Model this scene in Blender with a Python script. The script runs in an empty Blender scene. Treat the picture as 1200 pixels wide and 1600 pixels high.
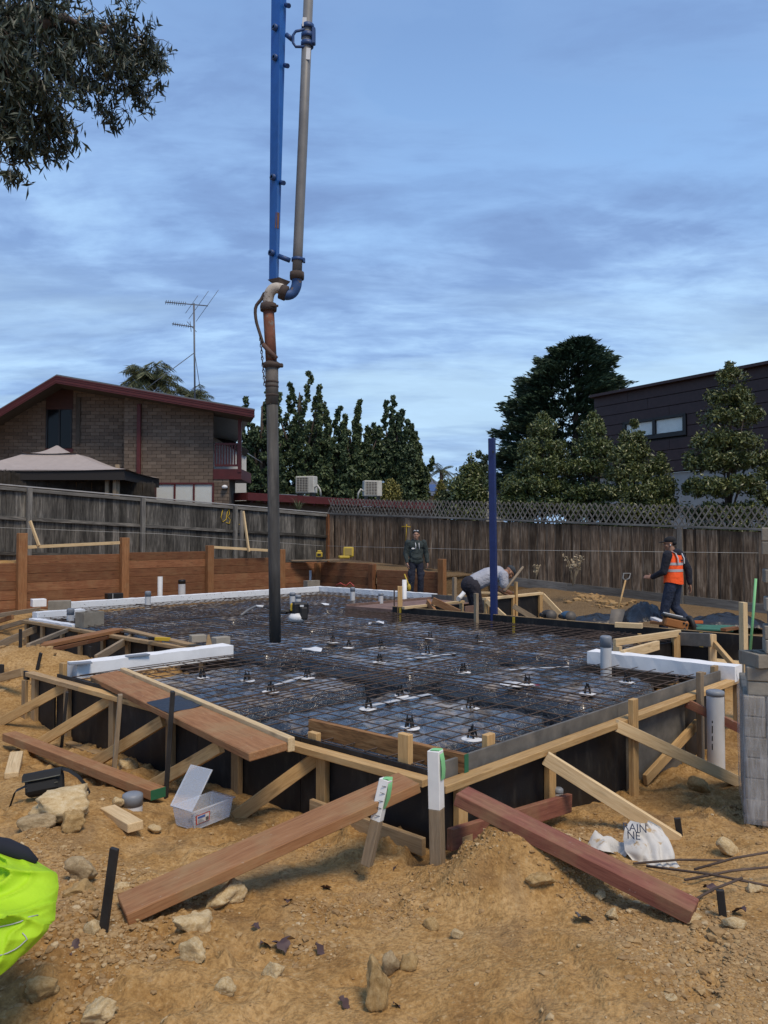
import bpy, bmesh, math, random
import numpy as np
from mathutils import Vector, Matrix, Euler, noise as mnoise
random.seed(7); RNG = np.random.default_rng(11)
C = bpy.context.scene.collection
sc = bpy.context.scene
# ---------------------------------------------------------------- camera
FPX, CZ, HOR = 1215.0, 1.42, 838.0
PITCH = math.atan((HOR-800)/FPX)
cd = bpy.data.cameras.new('camera'); cam = bpy.data.objects.new('camera', cd); C.objects.link(cam)
cam.location = (0, 0, CZ); cam.rotation_euler = (math.pi/2+PITCH, 0, 0)
cd.sensor_fit = 'VERTICAL'; cd.sensor_height = 36; cd.lens = FPX/1600*36
cd.clip_start = .05; cd.clip_end = 3000; sc.camera = cam
sc.render.resolution_x = 768; sc.render.resolution_y = 1024
# ---------------------------------------------------------------- world and sun
SUN_EL, SUN_AZ = math.radians(58), math.radians(150)      # azimuth clockwise from +Y
W_ = bpy.data.worlds.new('World'); sc.world = W_; W_.use_nodes = True
def world_nodes():
    nt = W_.node_tree; N = nt.nodes; L = nt.links
    for n in list(N): N.remove(n)
    out = N.new('ShaderNodeOutputWorld'); bg = N.new('ShaderNodeBackground'); L.new(bg.outputs[0], out.inputs[0])
    sky = N.new('ShaderNodeTexSky'); sky.sky_type = 'NISHITA'; sky.sun_disc = False
    sky.sun_elevation = SUN_EL; sky.sun_rotation = SUN_AZ; sky.air_density = 1.0; sky.dust_density = .6; sky.ozone_density = 2.2
    tc = N.new('ShaderNodeTexCoord'); sep = N.new('ShaderNodeSeparateXYZ'); L.new(tc.outputs['Generated'], sep.inputs[0])
    def m(op, a, b=None, c=None, clamp=False):
        n = N.new('ShaderNodeMath'); n.operation = op; n.use_clamp = clamp
        for i, v in enumerate((a, b, c)):
            if v is None: continue
            if hasattr(v, 'default_value') or hasattr(v, 'links'): L.new(v, n.inputs[i])
            else: n.inputs[i].default_value = v
        return n.outputs[0]
    z = m('MAXIMUM', sep.outputs[2], 0.0); den = m('ADD', z, .16)
    cx = m('DIVIDE', sep.outputs[0], den); cy = m('DIVIDE', sep.outputs[1], den)
    cb = N.new('ShaderNodeCombineXYZ'); L.new(cx, cb.inputs[0]); L.new(cy, cb.inputs[1])
    def noise(scale, det, rough, dist, vec, off=(0,0,0), sc_=(1,1,1), rot=0):
        mp = N.new('ShaderNodeMapping'); L.new(vec, mp.inputs[0]); mp.inputs['Location'].default_value = off
        mp.inputs['Scale'].default_value = sc_; mp.inputs['Rotation'].default_value = (0,0,rot)
        n = N.new('ShaderNodeTexNoise'); L.new(mp.outputs[0], n.inputs['Vector']); n.inputs['Scale'].default_value = scale
        n.inputs['Detail'].default_value = det; n.inputs['Roughness'].default_value = rough; n.inputs['Distortion'].default_value = dist
        return n.outputs[0]
    def ramp(v, stops):
        r = N.new('ShaderNodeValToRGB'); L.new(v, r.inputs[0]); e = r.color_ramp.elements
        e[0].position, e[0].color = stops[0][0], (*stops[0][1], 1); e[1].position, e[1].color = stops[-1][0], (*stops[-1][1], 1)
        for p_, c_ in stops[1:-1]: q = e.new(p_); q.color = (*c_, 1)
        return r.outputs[0]
    def mix(f, a, b, t='MIX'):
        n = N.new('ShaderNodeMix'); n.data_type = 'RGBA'; n.blend_type = t
        for s, v in ((n.inputs[0], f), (n.inputs[6], a), (n.inputs[7], b)):
            if hasattr(v, 'links'): L.new(v, s)
            else: s.default_value = v if not isinstance(v, tuple) else (*v, 1)
        return n.outputs[2]
    n1 = noise(.55, 5, .5, .25, cb.outputs[0], (3.5, 2.1, 0), (.9, 1.5, 1), .12)
    n2 = noise(1.7, 7, .58, .35, cb.outputs[0], (4.3, 18.5, 0), (.78, 1.45, 1), -.08)
    n3 = noise(5.5, 5, .6, .3, cb.outputs[0], (1.3, 2.2, 0), (.7, 1.5, 1), .05)
    cov = m('ADD', m('ADD', m('MULTIPLY', n1, .55), m('MULTIPLY', n2, .33)), m('MULTIPLY', n3, .12))
    low = ramp(z, [(0, (1,1,1)), (.24, (.95,.95,.95)), (.34, (.66,.66,.66)), (.43, (.34,.34,.34)), (.60, (.10,.10,.10)), (1, (.25,.25,.25))])
    cm = ramp(m('ADD', cov, m('MULTIPLY', low, .16)), [(.48, (0,0,0)), (.63, (1,1,1))])
    tone = ramp(m('ADD', m('MULTIPLY', n2, .7), m('MULTIPLY', n3, .3)), [(.38, (.40,.60,.86)), (.46, (.275,.425,.70)), (.54, (.19,.30,.55)), (.64, (.155,.245,.47))])
    base = mix(1.0, sky.outputs[0], (.112,.112,.112), 'MULTIPLY')
    clear = ramp(z, [(0, (.42,.60,.82)), (.08, (.44,.66,.90)), (.17, (.42,.66,.94)), (.32, (.325,.565,.93)), (.42, (.275,.48,.83)), (.55, (.21,.365,.67)), (.75, (.20,.34,.64)), (1, (.20,.33,.62))])
    air = mix(.8, base, clear)
    col = mix(m('MULTIPLY', cm, .80), air, tone)
    brk = ramp(m('ADD', m('MULTIPLY', n1, .5), m('MULTIPLY', noise(1.3, 6, .6, .4, cb.outputs[0], (16.6, 16.1, 0), (.45, 1.4, 1), .05), .5)), [(.47, (1,1,1)), (.58, (0,0,0))])
    lowm = ramp(z, [(.03, (.2,.2,.2)), (.10, (1,1,1)), (.22, (.9,.9,.9)), (.33, (0,0,0))])
    col = mix(m('MULTIPLY', m('MULTIPLY', brk, lowm), .74), col, (.50,.71,.89))
    L.new(col, bg.inputs[0]); bg.inputs[1].default_value = .61
world_nodes()
sl = bpy.data.lights.new('sun', 'SUN'); sun = bpy.data.objects.new('sun', sl); C.objects.link(sun)
sl.energy = 1.5; sl.angle = math.radians(20); sl.color = (1, .85, .65)
sd = Vector((math.sin(SUN_AZ)*math.cos(SUN_EL), math.cos(SUN_AZ)*math.cos(SUN_EL), math.sin(SUN_EL)))
sun.rotation_euler = sd.to_track_quat('Z', 'Y').to_euler(); sun.location = (20, 30, 60)
sc.view_settings.view_transform = 'Standard'; sc.view_settings.look = 'None'; sc.view_settings.gamma = 1
sc.view_settings.use_curve_mapping = False; sc.view_settings.exposure = .95
# ---------------------------------------------------------------- pixel -> place (1200x1600 photograph)
def ray(px, py):
    dx = (px-600)/FPX; dy = (800-py)/FPX
    return Vector((dx, math.cos(PITCH)-dy*math.sin(PITCH), math.sin(PITCH)+dy*math.cos(PITCH)))
def P(px, py, z=0.0):
    r = ray(px, py); return Vector((0, 0, CZ))+r*((z-CZ)/r.z)
def Q(px, py, Y):
    r = ray(px, py); return Vector((0, 0, CZ))+r*(Y/r.y)
def V(*a): return Vector(a)
UP = Vector((0, 0, 1))
P0 = P(690, 1215)
AD = (P(52, 1047)-P0).normalized(); BD = (P(1130, 1060)-P0).normalized()
def ST(s, t, z=0.0): return P0+AD*s+BD*t+UP*z
def s_at(px):                                            # distance along the left-front edge seen at column px
    lo, hi = -.5, 9.0
    for _ in range(40):
        mid = (lo+hi)/2; v = ST(mid, 0); x = 600+FPX*v.x/v.y
        if x > px: lo = mid
        else: hi = mid
    return lo
def t_at(px):
    lo, hi = -.5, 12.0
    for _ in range(40):
        mid = (lo+hi)/2; v = ST(0, mid); x = 600+FPX*v.x/v.y
        if x < px: lo = mid
        else: hi = mid
    return lo
# ---------------------------------------------------------------- object helpers
WM = {}
def link(o, parent=None, M=None):
    M = M.copy() if M is not None else Matrix.Identity(4)
    C.objects.link(o); WM[o.name] = M; o.matrix_basis = M
    if parent is not None:
        o.parent = parent; o.matrix_parent_inverse = WM[parent.name].inverted()
    return o
def tag(o, label, cat, group=None):
    o['label'] = label; o['category'] = cat
    if group: o['group'] = group
    return o
def thing(name, label, cat, loc=(0, 0, 0), group=None):
    o = bpy.data.objects.new(name, None); o.empty_display_size = .1
    link(o, None, Matrix.Translation(Vector(loc))); return tag(o, label, cat, group)
class MB:
    def __init__(s): s.v = []; s.f = []; s.sm = []; s.mi = []; s.cur = 0
    def add(s, vs, fs, smooth=False):
        b = len(s.v); s.v.extend([tuple(v) for v in vs]); s.f.extend([tuple(i+b for i in f) for f in fs])
        s.sm.extend([smooth]*len(fs)); s.mi.extend([s.cur]*len(fs)); return s
    def box(s, c, d, R=None, ch=0.0):
        hx, hy, hz = d[0]/2, d[1]/2, d[2]/2; c = Vector(c)
        if ch <= 0:
            vs = [Vector((x*hx, y*hy, z*hz)) for x in (-1, 1) for y in (-1, 1) for z in (-1, 1)]
            fs = [(0,1,3,2), (4,6,7,5), (0,4,5,1), (2,3,7,6), (0,2,6,4), (1,5,7,3)]
        else:
            ch = min(ch, hx*.8, hy*.8, hz*.8); vs = []; ix = {}
            for x in (-1, 1):
                for y in (-1, 1):
                    for z in (-1, 1):
                        for ax in range(3):
                            q = [x*hx, y*hy, z*hz]
                            for k in range(3):
                                if k != ax: q[k] -= (x, y, z)[k]*ch
                            ix[(x, y, z, ax)] = len(vs); vs.append(Vector(q))
            fs = []
            sg = (-1, 1)
            for ax in range(3):
                o = [k for k in range(3) if k != ax]
                for sv in sg:
                    r = []
                    for a_, b_ in ((-1,-1), (1,-1), (1,1), (-1,1)):
                        t = [0]*3; t[ax] = sv; t[o[0]] = a_; t[o[1]] = b_; r.append(ix[(*t, ax)])
                    fs.append(tuple(r))
                for a_ in sg:
                    for b_ in sg:
                        r = []
                        for e_, fc in ((-1, o[0]), (1, o[0]), (1, o[1]), (-1, o[1])):
                            t = [0]*3; t[ax] = e_; t[o[0]] = a_; t[o[1]] = b_; r.append(ix[(*t, fc)])
                        fs.append(tuple(r))
            for x in sg:
                for y in sg:
                    for z in sg: fs.append((ix[(x,y,z,0)], ix[(x,y,z,1)], ix[(x,y,z,2)]))
            ctr = Vector((0,0,0)); nf = []
            for f in fs:
                a_, b_, d_ = vs[f[0]], vs[f[1]], vs[f[2]]
                nn = (b_-a_).cross(d_-a_); mid = sum((vs[i] for i in f), ctr)/len(f)
                nf.append(f if nn.dot(mid) > 0 else tuple(reversed(f)))
            fs = nf
        if R is not None: vs = [R@v for v in vs]
        return s.add([v+c for v in vs], fs)
    def beam(s, p, q, w, h, up=UP, ch=0.0):
        p = Vector(p); q = Vector(q); R, L = frame(p, q, up); return s.box((p+q)/2, (L, w, h), R, ch)
    def tube(s, pts, r, n=8, cap=True, smooth=True, closed=False):
        pts = [Vector(p) for p in pts]; m_ = len(pts); rs = r if isinstance(r, (list, tuple)) else [r]*m_
        vs = []; prev = None
        for i, p in enumerate(pts):
            if closed: t = (pts[(i+1) % m_]-pts[i-1])
            else: t = (pts[min(i+1, m_-1)]-pts[max(i-1, 0)])
            t = t.normalized() if t.length > 1e-9 else UP
            if prev is None:
                u = t.cross(UP); u = u if u.length > 1e-3 else t.cross(Vector((1, 0, 0)))
            else: u = prev-t*prev.dot(t)
            u.normalize(); prev = u; w = t.cross(u)
            vs += [p+(u*math.cos(2*math.pi*k/n)+w*math.sin(2*math.pi*k/n))*rs[i] for k in range(n)]
        fs = []
        for i in range(m_ if closed else m_-1):
            j = (i+1) % m_
            fs += [(i*n+k, i*n+(k+1) % n, j*n+(k+1) % n, j*n+k) for k in range(n)]
        s.add(vs, fs, smooth)
        if cap and not closed:
            b = len(s.v)-len(vs)
            s.f.append(tuple(b+k for k in reversed(range(n)))); s.sm.append(False); s.mi.append(s.cur)
            s.f.append(tuple(b+(m_-1)*n+k for k in range(n))); s.sm.append(False); s.mi.append(s.cur)
        return s
    def lathe(s, prof, n=16, c=(0, 0, 0), R=None, smooth=True):
        vs = []; c = Vector(c)
        for r, z in prof:
            for k in range(n):
                v = Vector((r*math.cos(2*math.pi*k/n), r*math.sin(2*math.pi*k/n), z)); vs.append((R@v if R is not None else v)+c)
        fs = [(i*n+k, i*n+(k+1) % n, (i+1)*n+(k+1) % n, (i+1)*n+k) for i in range(len(prof)-1) for k in range(n)]
        return s.add(vs, fs, smooth)
    def ell(s, c, d, R=None, n=10, m_=7):
        prof = [(math.sin(math.pi*i/m_)*1.0, -math.cos(math.pi*i/m_)) for i in range(m_+1)]
        vs = []; c = Vector(c)
        for r, z in prof:
            for k in range(n):
                v = Vector((r*math.cos(2*math.pi*k/n)*d[0], r*math.sin(2*math.pi*k/n)*d[1], z*d[2])); vs.append((R@v if R is not None else v)+c)
        fs = [(i*n+k, i*n+(k+1) % n, (i+1)*n+(k+1) % n, (i+1)*n+k) for i in range(m_) for k in range(n)]
        return s.add(vs, fs, True)
    def mesh(s, name):
        me = bpy.data.meshes.new(name); me.from_pydata(s.v, [], s.f)
        me.polygons.foreach_set('use_smooth', s.sm)
        if any(s.mi): me.polygons.foreach_set('material_index', s.mi)
        me.update(); return me
    def obj(s, name, mat, parent=None, M=None):
        me = s.mesh(name)
        for m_ in (mat if isinstance(mat, (list, tuple)) else [mat]): me.materials.append(m_)
        return link(bpy.data.objects.new(name, me), parent, M)
def frame(p, q, up=UP):
    x = (q-p); L = x.length; x = x.normalized(); up = Vector(up)
    y = up.cross(x)
    if y.length < 1e-4: y = Vector((0, 1, 0)).cross(x)
    if y.length < 1e-4: y = Vector((1, 0, 0)).cross(x)
    y.normalize(); z = x.cross(y)
    return Matrix((x, y, z)).transposed(), L
def timber(name, p, q, w, h, mat, parent=None, up=UP, ch=.003):
    """one sawn piece of timber from p to q (centre line); its own local x runs along the grain"""
    p = Vector(p); q = Vector(q); R, L = frame(p, q, up)
    M = Matrix.Translation((p+q)/2)@R.to_4x4()
    return MB().box((0, 0, 0), (L, w, h), None, ch).obj(name, mat, parent, M)
def npmesh(name, Vn, Fn, mat, parent=None, smooth=False, M=None):
    """fast mesh from numpy arrays of vertices and equal-sized faces"""
    me = bpy.data.meshes.new(name); nv = len(Vn); nf, k = Fn.shape
    me.vertices.add(nv); me.vertices.foreach_set('co', np.ascontiguousarray(Vn, dtype=np.float32).ravel())
    me.loops.add(nf*k); me.loops.foreach_set('vertex_index', np.ascontiguousarray(Fn, dtype=np.int32).ravel())
    me.polygons.add(nf); me.polygons.foreach_set('loop_start', np.arange(0, nf*k, k, dtype=np.int32))
    me.polygons.foreach_set('use_smooth', np.full(nf, smooth, dtype=bool))
    me.update(calc_edges=True); me.validate()
    for m_ in (mat if isinstance(mat, (list, tuple)) else [mat]): me.materials.append(m_)
    return link(bpy.data.objects.new(name, me), parent, M)
def dup(o, parent=None, M=None):
    c = o.copy(); link(c, parent, M if M is not None else WM[o.name])
    return c
def text_mesh(body, size, mat, parent, M, name='lettering', extrude=.001):
    cu = bpy.data.curves.new('t', 'FONT'); cu.body = body; cu.size = size; cu.extrude = extrude; cu.align_x = 'CENTER'; cu.align_y = 'CENTER'
    o = bpy.data.objects.new('t', cu); C.objects.link(o)
    dg = bpy.context.evaluated_depsgraph_get(); me = bpy.data.meshes.new_from_object(o.evaluated_get(dg))
    bpy.data.objects.remove(o); me.materials.clear(); me.materials.append(mat); me.name = name
    return link(bpy.data.objects.new(name, me), parent, M)
# ---------------------------------------------------------------- materials
class NT:
    def __init__(s, name):
        s.m = bpy.data.materials.new(name); s.m.use_nodes = True; s.t = s.m.node_tree; s.N = s.t.nodes; s.L = s.t.links
        s.b = s.N['Principled BSDF']; s.tc = s.N.new('ShaderNodeTexCoord')
    def set(s, **k):
        for n, v in k.items():
            i = s.b.inputs[n.replace('_', ' ')]
            if hasattr(v, 'links'): s.L.new(v, i)
            elif isinstance(v, tuple) and len(v) == 3: i.default_value = (*v, 1)
            else: i.default_value = v
        return s
    def math(s, op, a, b=None, clamp=False):
        n = s.N.new('ShaderNodeMath'); n.operation = op; n.use_clamp = clamp
        for i, v in enumerate((a, b)):
            if v is None: continue
            if hasattr(v, 'links'): s.L.new(v, n.inputs[i])
            else: n.inputs[i].default_value = v
        return n.outputs[0]
    def vec(s, scale=(1, 1, 1), src='Object', rnd=False, rot=(0, 0, 0)):
        mp = s.N.new('ShaderNodeMapping'); s.L.new(s.tc.outputs[src], mp.inputs[0]); mp.inputs['Scale'].default_value = scale; mp.inputs['Rotation'].default_value = rot
        if rnd:
            oi = s.N.new('ShaderNodeObjectInfo'); mu = s.N.new('ShaderNodeVectorMath'); mu.operation = 'SCALE'
            cb = s.N.new('ShaderNodeCombineXYZ')
            for k in range(3): s.L.new(oi.outputs['Random'], cb.inputs[k])
            s.L.new(cb.outputs[0], mu.inputs[0]); mu.inputs['Scale'].default_value = 37.0
            s.L.new(mu.outputs[0], mp.inputs['Location'])
        return mp.outputs[0]
    def noise(s, scale, det=4, rough=.55, dist=0, vec=None):
        n = s.N.new('ShaderNodeTexNoise'); n.inputs['Scale'].default_value = scale; n.inputs['Detail'].default_value = det
        n.inputs['Roughness'].default_value = rough; n.inputs['Distortion'].default_value = dist
        s.L.new(vec if vec is not None else s.tc.outputs['Object'], n.inputs['Vector']); return n.outputs[0]
    def voro(s, scale, feat='F1', out='Distance', vec=None):
        n = s.N.new('ShaderNodeTexVoronoi'); n.feature = feat; n.inputs['Scale'].default_value = scale
        s.L.new(vec if vec is not None else s.tc.outputs['Object'], n.inputs['Vector']); return n.outputs[out]
    def ramp(s, v, stops):
        r = s.N.new('ShaderNodeValToRGB'); s.L.new(v, r.inputs[0]); e = r.color_ramp.elements
        f = lambda c: (c, c, c, 1) if not isinstance(c, tuple) else (*c, 1)
        e[0].position, e[0].color = stops[0][0], f(stops[0][1]); e[1].position, e[1].color = stops[-1][0], f(stops[-1][1])
        for p_, c_ in stops[1:-1]: q = e.new(p_); q.color = f(c_)
        return r.outputs[0]
    def mix(s, f, a, b, t='MIX'):
        n = s.N.new('ShaderNodeMix'); n.data_type = 'RGBA'; n.blend_type = t
        for i, v in ((0, f), (6, a), (7, b)):
            if hasattr(v, 'links'): s.L.new(v, n.inputs[i])
            else: n.inputs[i].default_value = (*v, 1) if isinstance(v, tuple) else v
        return n.outputs[2]
    def bump(s, h, st=.3, d=.01):
        n = s.N.new('ShaderNodeBump'); n.inputs['Strength'].default_value = st; n.inputs['Distance'].default_value = d
        s.L.new(h, n.inputs['Height']); s.L.new(n.outputs[0], s.b.inputs['Normal']); return s
    def objrand(s): return s.N.new('ShaderNodeObjectInfo').outputs['Random']
    def isl(s): return s.N.new('ShaderNodeNewGeometry').outputs['Random Per Island']
def wood(name, c1, c2, c3=None, rough=.8, knots=.0, dirt=0.0, var=.35, grain=1.0):
    n = NT(name); v = n.vec((1.2, 14*grain, 14*grain), rnd=True)
    g = n.noise(3.0, 6, .6, .8, v); fine = n.noise(22, 3, .6, 0, n.vec((.6, 6, 6), rnd=True))
    col = n.ramp(n.math('ADD', n.math('MULTIPLY', g, .75), n.math('MULTIPLY', fine, .25)), [(.30, c2), (.52, c1), (.72, c3 or tuple(min(1, x*1.18) for x in c1))])
    cr = n.noise(7, 3, .5, .4, n.vec((.35, 26, 26), rnd=True)); col = n.mix(n.math('MULTIPLY', n.ramp(cr, [(.60, 0.0), (.70, 1.0)]), .5), col, tuple(x*.4 for x in c2))
    sp = n.noise(24, 4, .7, 0, n.vec((1, 1, 1), rnd=True)); col = n.mix(n.math('MULTIPLY', n.ramp(sp, [(.66, 0.0), (.74, 1.0)]), .45), col, (.42, .39, .34))
    if knots:
        k = n.voro(1.0, vec=n.vec((2.2, 9, 9), rnd=True)); col = n.mix(n.math('MULTIPLY', n.ramp(k, [(.05, 1.0), (.16, 0.0)]), knots), col, tuple(x*.35 for x in c2))
    if dirt:
        d = n.noise(3.5, 6, .65, 0, n.vec((1, 1, 1), rnd=True)); col = n.mix(n.math('MULTIPLY', n.ramp(d, [(.46, 0.0), (.68, 1.0)]), dirt), col, (.30, .20, .10))
    if var:
        hs = n.N.new('ShaderNodeHueSaturation'); n.L.new(col, hs.inputs['Color'])
        n.L.new(n.math('ADD', n.math('MULTIPLY', n.objrand(), var), 1-var*.5), hs.inputs['Value']); col = hs.outputs[0]
    n.set(Base_Color=col, Roughness=rough, Specular_IOR_Level=.25).bump(fine, .35, .004); return n.m
def plain(name, col, rough=.6, metal=0, bump=None, var=0, spec=.4, speck=None):
    n = NT(name); c = col
    if var:
        hs = n.noise(6, 5, .6, 0, n.vec((1, 1, 1), rnd=True)); c = n.ramp(hs, [(.3, tuple(x*(1-var) for x in col)), (.7, tuple(min(1, x*(1+var*.6)) for x in col))])
    if speck:
        k = n.noise(speck[0], 4, .7); c = n.mix(n.ramp(k, [(speck[2], 0.0), (speck[2]+.06, 1.0)]), c if hasattr(c, 'links') else (*c,), speck[1])
    n.set(Base_Color=c, Roughness=rough, Metallic=metal, Specular_IOR_Level=spec)
    if bump: n.bump(n.noise(bump[0], 5, .6), bump[1], bump[2] if len(bump) > 2 else .01)
    return n.m
M_ = {}
M_['pine'] = wood('pine', (.50, .32, .14), (.35, .20, .08), (.58, .40, .20), knots=.7, dirt=.35)
M_['pale_pine'] = wood('pale_pine', (.62, .46, .26), (.48, .33, .17), (.68, .53, .32), knots=.5, dirt=.10, var=.2)
M_['grey_pine'] = wood('grey_pine', (.26, .20, .135), (.15, .115, .08), (.34, .27, .19), dirt=.3)
M_['dirty_pine'] = wood('dirty_pine', (.36, .245, .13), (.23, .145, .075), (.44, .31, .18), knots=.4, dirt=.5)
M_['red_plank'] = wood('red_plank', (.215, .082, .055), (.14, .048, .034), (.28, .12, .08), dirt=.5, var=.1)
M_['brown_plank'] = wood('brown_plank', (.29, .14, .062), (.19, .085, .038), (.37, .20, .10), dirt=.6, var=.12)
M_['stained'] = wood('stained', (.26, .13, .05), (.05, .022, .012), (.38, .22, .10), var=.1, grain=.6)
M_['sleeper'] = wood('sleeper', (.20, .085, .040), (.115, .045, .022), (.27, .13, .062), knots=.7, dirt=.25, var=.6)
M_['sleeper_post'] = wood('sleeper_post', (.26, .12, .05), (.16, .068, .03), (.33, .165, .08), dirt=.3, var=.2)
def paling_mat(name, c1, c2, c3, var):
    n = NT(name); v = n.vec((.9, 9, 9), rnd=True); g = n.noise(2.4, 7, .66, .6, v); big = n.noise(1.1, 3, .6, 0, n.vec((1.2, 1.2, 1.2), rnd=True))
    col = n.ramp(n.math('ADD', n.math('MULTIPLY', g, .7), n.math('MULTIPLY', big, .3)), [(.32, c2), (.5, c1), (.66, c3)])
    hs = n.N.new('ShaderNodeHueSaturation'); n.L.new(col, hs.inputs['Color']); r = n.objrand()
    n.L.new(n.math('ADD', n.math('MULTIPLY', r, var), 1-var*.5), hs.inputs['Value'])
    n.set(Base_Color=hs.outputs[0], Roughness=.9, Specular_IOR_Level=.15).bump(n.noise(18, 4, .6, 0, n.vec((.5, 5, 5), rnd=True)), .6, .006); return n.m
M_['paling_grey'] = paling_mat('paling_grey', (.080, .076, .070), (.016, .015, .014), (.19, .178, .158), 1.0)
M_['paling_brown'] = paling_mat('paling_brown', (.145, .10, .066), (.032, .023, .018), (.33, .25, .175), .95)
M_['rail_grey'] = paling_mat('rail_grey', (.15, .145, .135), (.07, .066, .06), (.24, .23, .21), .3)
M_['lattice'] = paling_mat('lattice', (.17, .155, .135), (.09, .08, .07), (.26, .24, .21), .4)
n = NT('black_ply'); k = n.noise(9, 6, .65, 0, n.vec((1, 1, .35), rnd=True)); d = n.noise(2.2, 5, .6, 0, n.vec((1, 1, 1), rnd=True))
c = n.mix(n.math('MULTIPLY', n.ramp(k, [(.52, 0.0), (.74, 1.0)]), .45), (.009, .009, .0105), (.075, .066, .055))
n.set(Base_Color=c, Roughness=n.ramp(d, [(.3, .38), (.7, .7)]), Specular_IOR_Level=.35); M_['black_ply'] = n.m
n = NT('grey_ply'); k = n.noise(5, 6, .65, 0, n.vec((1, 1, 1), rnd=True))
n.set(Base_Color=n.ramp(k, [(.3, (.07, .066, .06)), (.55, (.13, .122, .108)), (.75, (.19, .17, .145))]), Roughness=.75); M_['grey_ply'] = n.m
M_['pinkish_ply'] = plain('pinkish_ply', (.20, .125, .10), .8, var=.35)
M_['foam'] = plain('foam', (.72, .74, .76), .9, bump=(60, .3, .004), speck=(26, (.16, .16, .16), .62), spec=.1)
M_['foam_clean'] = plain('foam_clean', (.76, .77, .78), .9, bump=(60, .3, .004), spec=.1, var=.08, speck=(11, (.46, .38, .28), .66))
M_['pvc'] = plain('pvc', (.50, .51, .52), .5, var=.12)
M_['pvc_white'] = plain('pvc_white', (.66, .67, .68), .5, var=.12)
M_['duct_tape'] = plain('duct_tape', (.20, .22, .25), .45, bump=(30, .4, .005))
M_['bar'] = plain('bar', (.085, .058, .044), .75, var=.5)
M_['black_plastic'] = plain('black_plastic', (.012, .012, .013), .45)
M_['black_steel'] = plain('black_steel', (.022, .021, .021), .6, var=.5, bump=(40, .3, .004))
M_['block'] = plain('block', (.25, .225, .185), .95, var=.22, bump=(70, .5, .006), spec=.1)
M_['block_pale'] = plain('block_pale', (.32, .29, .24), .95, var=.2, bump=(70, .5, .006), spec=.1)
M_['white_paint'] = plain('white_paint', (.72, .72, .70), .7, var=.12)
M_['green_paint'] = plain('green_paint', (.02, .12, .06), .7)
M_['green_tape'] = plain('green_tape', (.22, .50, .20), .6)
M_['yellow_paint'] = plain('yellow_paint', (.50, .34, .03), .8)
M_['blue_steel'] = plain('blue_steel', (.012, .025, .11), .5, var=.2)
M_['boom_blue'] = plain('boom_blue', (.012, .105, .40), .45, var=.15, speck=(14, (.10, .07, .06), .72))
M_['pipe_grey'] = plain('pipe_grey', (.165, .165, .165), .5, var=.15, speck=(10, (.09, .07, .06), .7))
# ================================================================ GROUND
D1 = Vector((.6898, .7240, 0)); D2 = Vector((.7240, -.6898, 0))     # the two directions of walls and fences
R0 = Vector((-7.93, 17.0, 0)); RC = R0+D1*8.64; RE = RC+D2*4.8      # retaining wall: first post, corner, end
F0 = Vector((-8.62, 18.8, 0)); FC = F0+D1*9.8                       # left fence post, fence corner
def fence_left_top(n): return 2.596+(2.17-2.596)*n/9.8
def fence_right_top(n): return 2.17-(2.17-1.55)*n/13.6
def fence_right_base(n): return .55-.0565*n if n < 8.95 else .045-.0527*(n-8.95)
CTRL = [(0,1600,-.37),(300,1600,-.38),(600,1600,-.39),(900,1600,-.38),(1200,1600,-.37),(60,1480,-.36),(300,1480,-.37),(600,1450,-.40),(850,1460,-.39),
 (1000,1500,-.37),(1190,1440,-.40),(1100,1425,-.40),(300,1340,-.41),(470,1330,-.44),(570,1330,-.43),(680,1345,-.43),(440,1280,-.50),(380,1275,-.50),(330,1300,-.44),
 (250,1230,-.53),(180,1195,-.56),(90,1150,-.55),(120,1160,-.56),(30,1300,-.31),(110,1260,-.33),(60,1225,-.40),(20,1180,-.46),(0,1110,-.45),(0,1060,-.42),(40,1120,-.52),
 (0,1000,-.35),(150,1000,-.40),(250,1010,-.45),(100,975,-.42),(0,965,-.35),(950,1260,-.56),(860,1275,-.52),(1060,1300,-.53),(1150,1335,-.50),(1100,1185,-.60),(1020,1220,-.58),(1150,1100,-.60),
 (1180,1250,-.56),(1190,1200,-.56),(1100,1010,-.33),(1040,985,-.34),(950,985,-.33),(880,950,-.25),(800,985,-.42),(720,985,-.42),(650,940,-.25),(560,922,-.15),(450,922,-.12),(300,930,-.1),(150,945,-.1),(40,955,-.15)]
CP = np.array([[*P(a, b, c).xy, c] for a, b, c in CTRL])
OUT = [(0,0),(4.9,0),(4.9,2.15),(10.6,2.15),(10.6,3.2),(12.1,3.2),(12.1,10.2),(8.25,10.2),(8.25,7.2),(1.5,7.2),(1.5,4.45),(0,4.45)]   # slab outline in s,t
Minv = np.linalg.inv(np.array([[AD.x, BD.x], [AD.y, BD.y]]))
def to_st(x, y):
    dx = x-P0.x; dy = y-P0.y
    return Minv[0, 0]*dx+Minv[0, 1]*dy, Minv[1, 0]*dx+Minv[1, 1]*dy
def in_slab(s, t, e=0.0):
    r = (s > e) & (s < 4.9-e) & (t > e) & (t < 2.3)
    r |= (s > e) & (s < 10.6-e) & (t > 2.15+e) & (t < 4.45-e)
    r |= (s > 1.5+e) & (s < 12.1-e) & (t > 3.2+e) & (t < 7.2-e)
    r |= (s > 8.25+e) & (s < 12.1-e) & (t > 6) & (t < 10.2-e)
    r |= (s > 8.25) & (s < 10.6-e) & (t > 2.15+e) & (t < 8)
    return r
def ss(a, b, x): t = np.clip((x-a)/(b-a), 0, 1); return t*t*(3-2*t)
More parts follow.
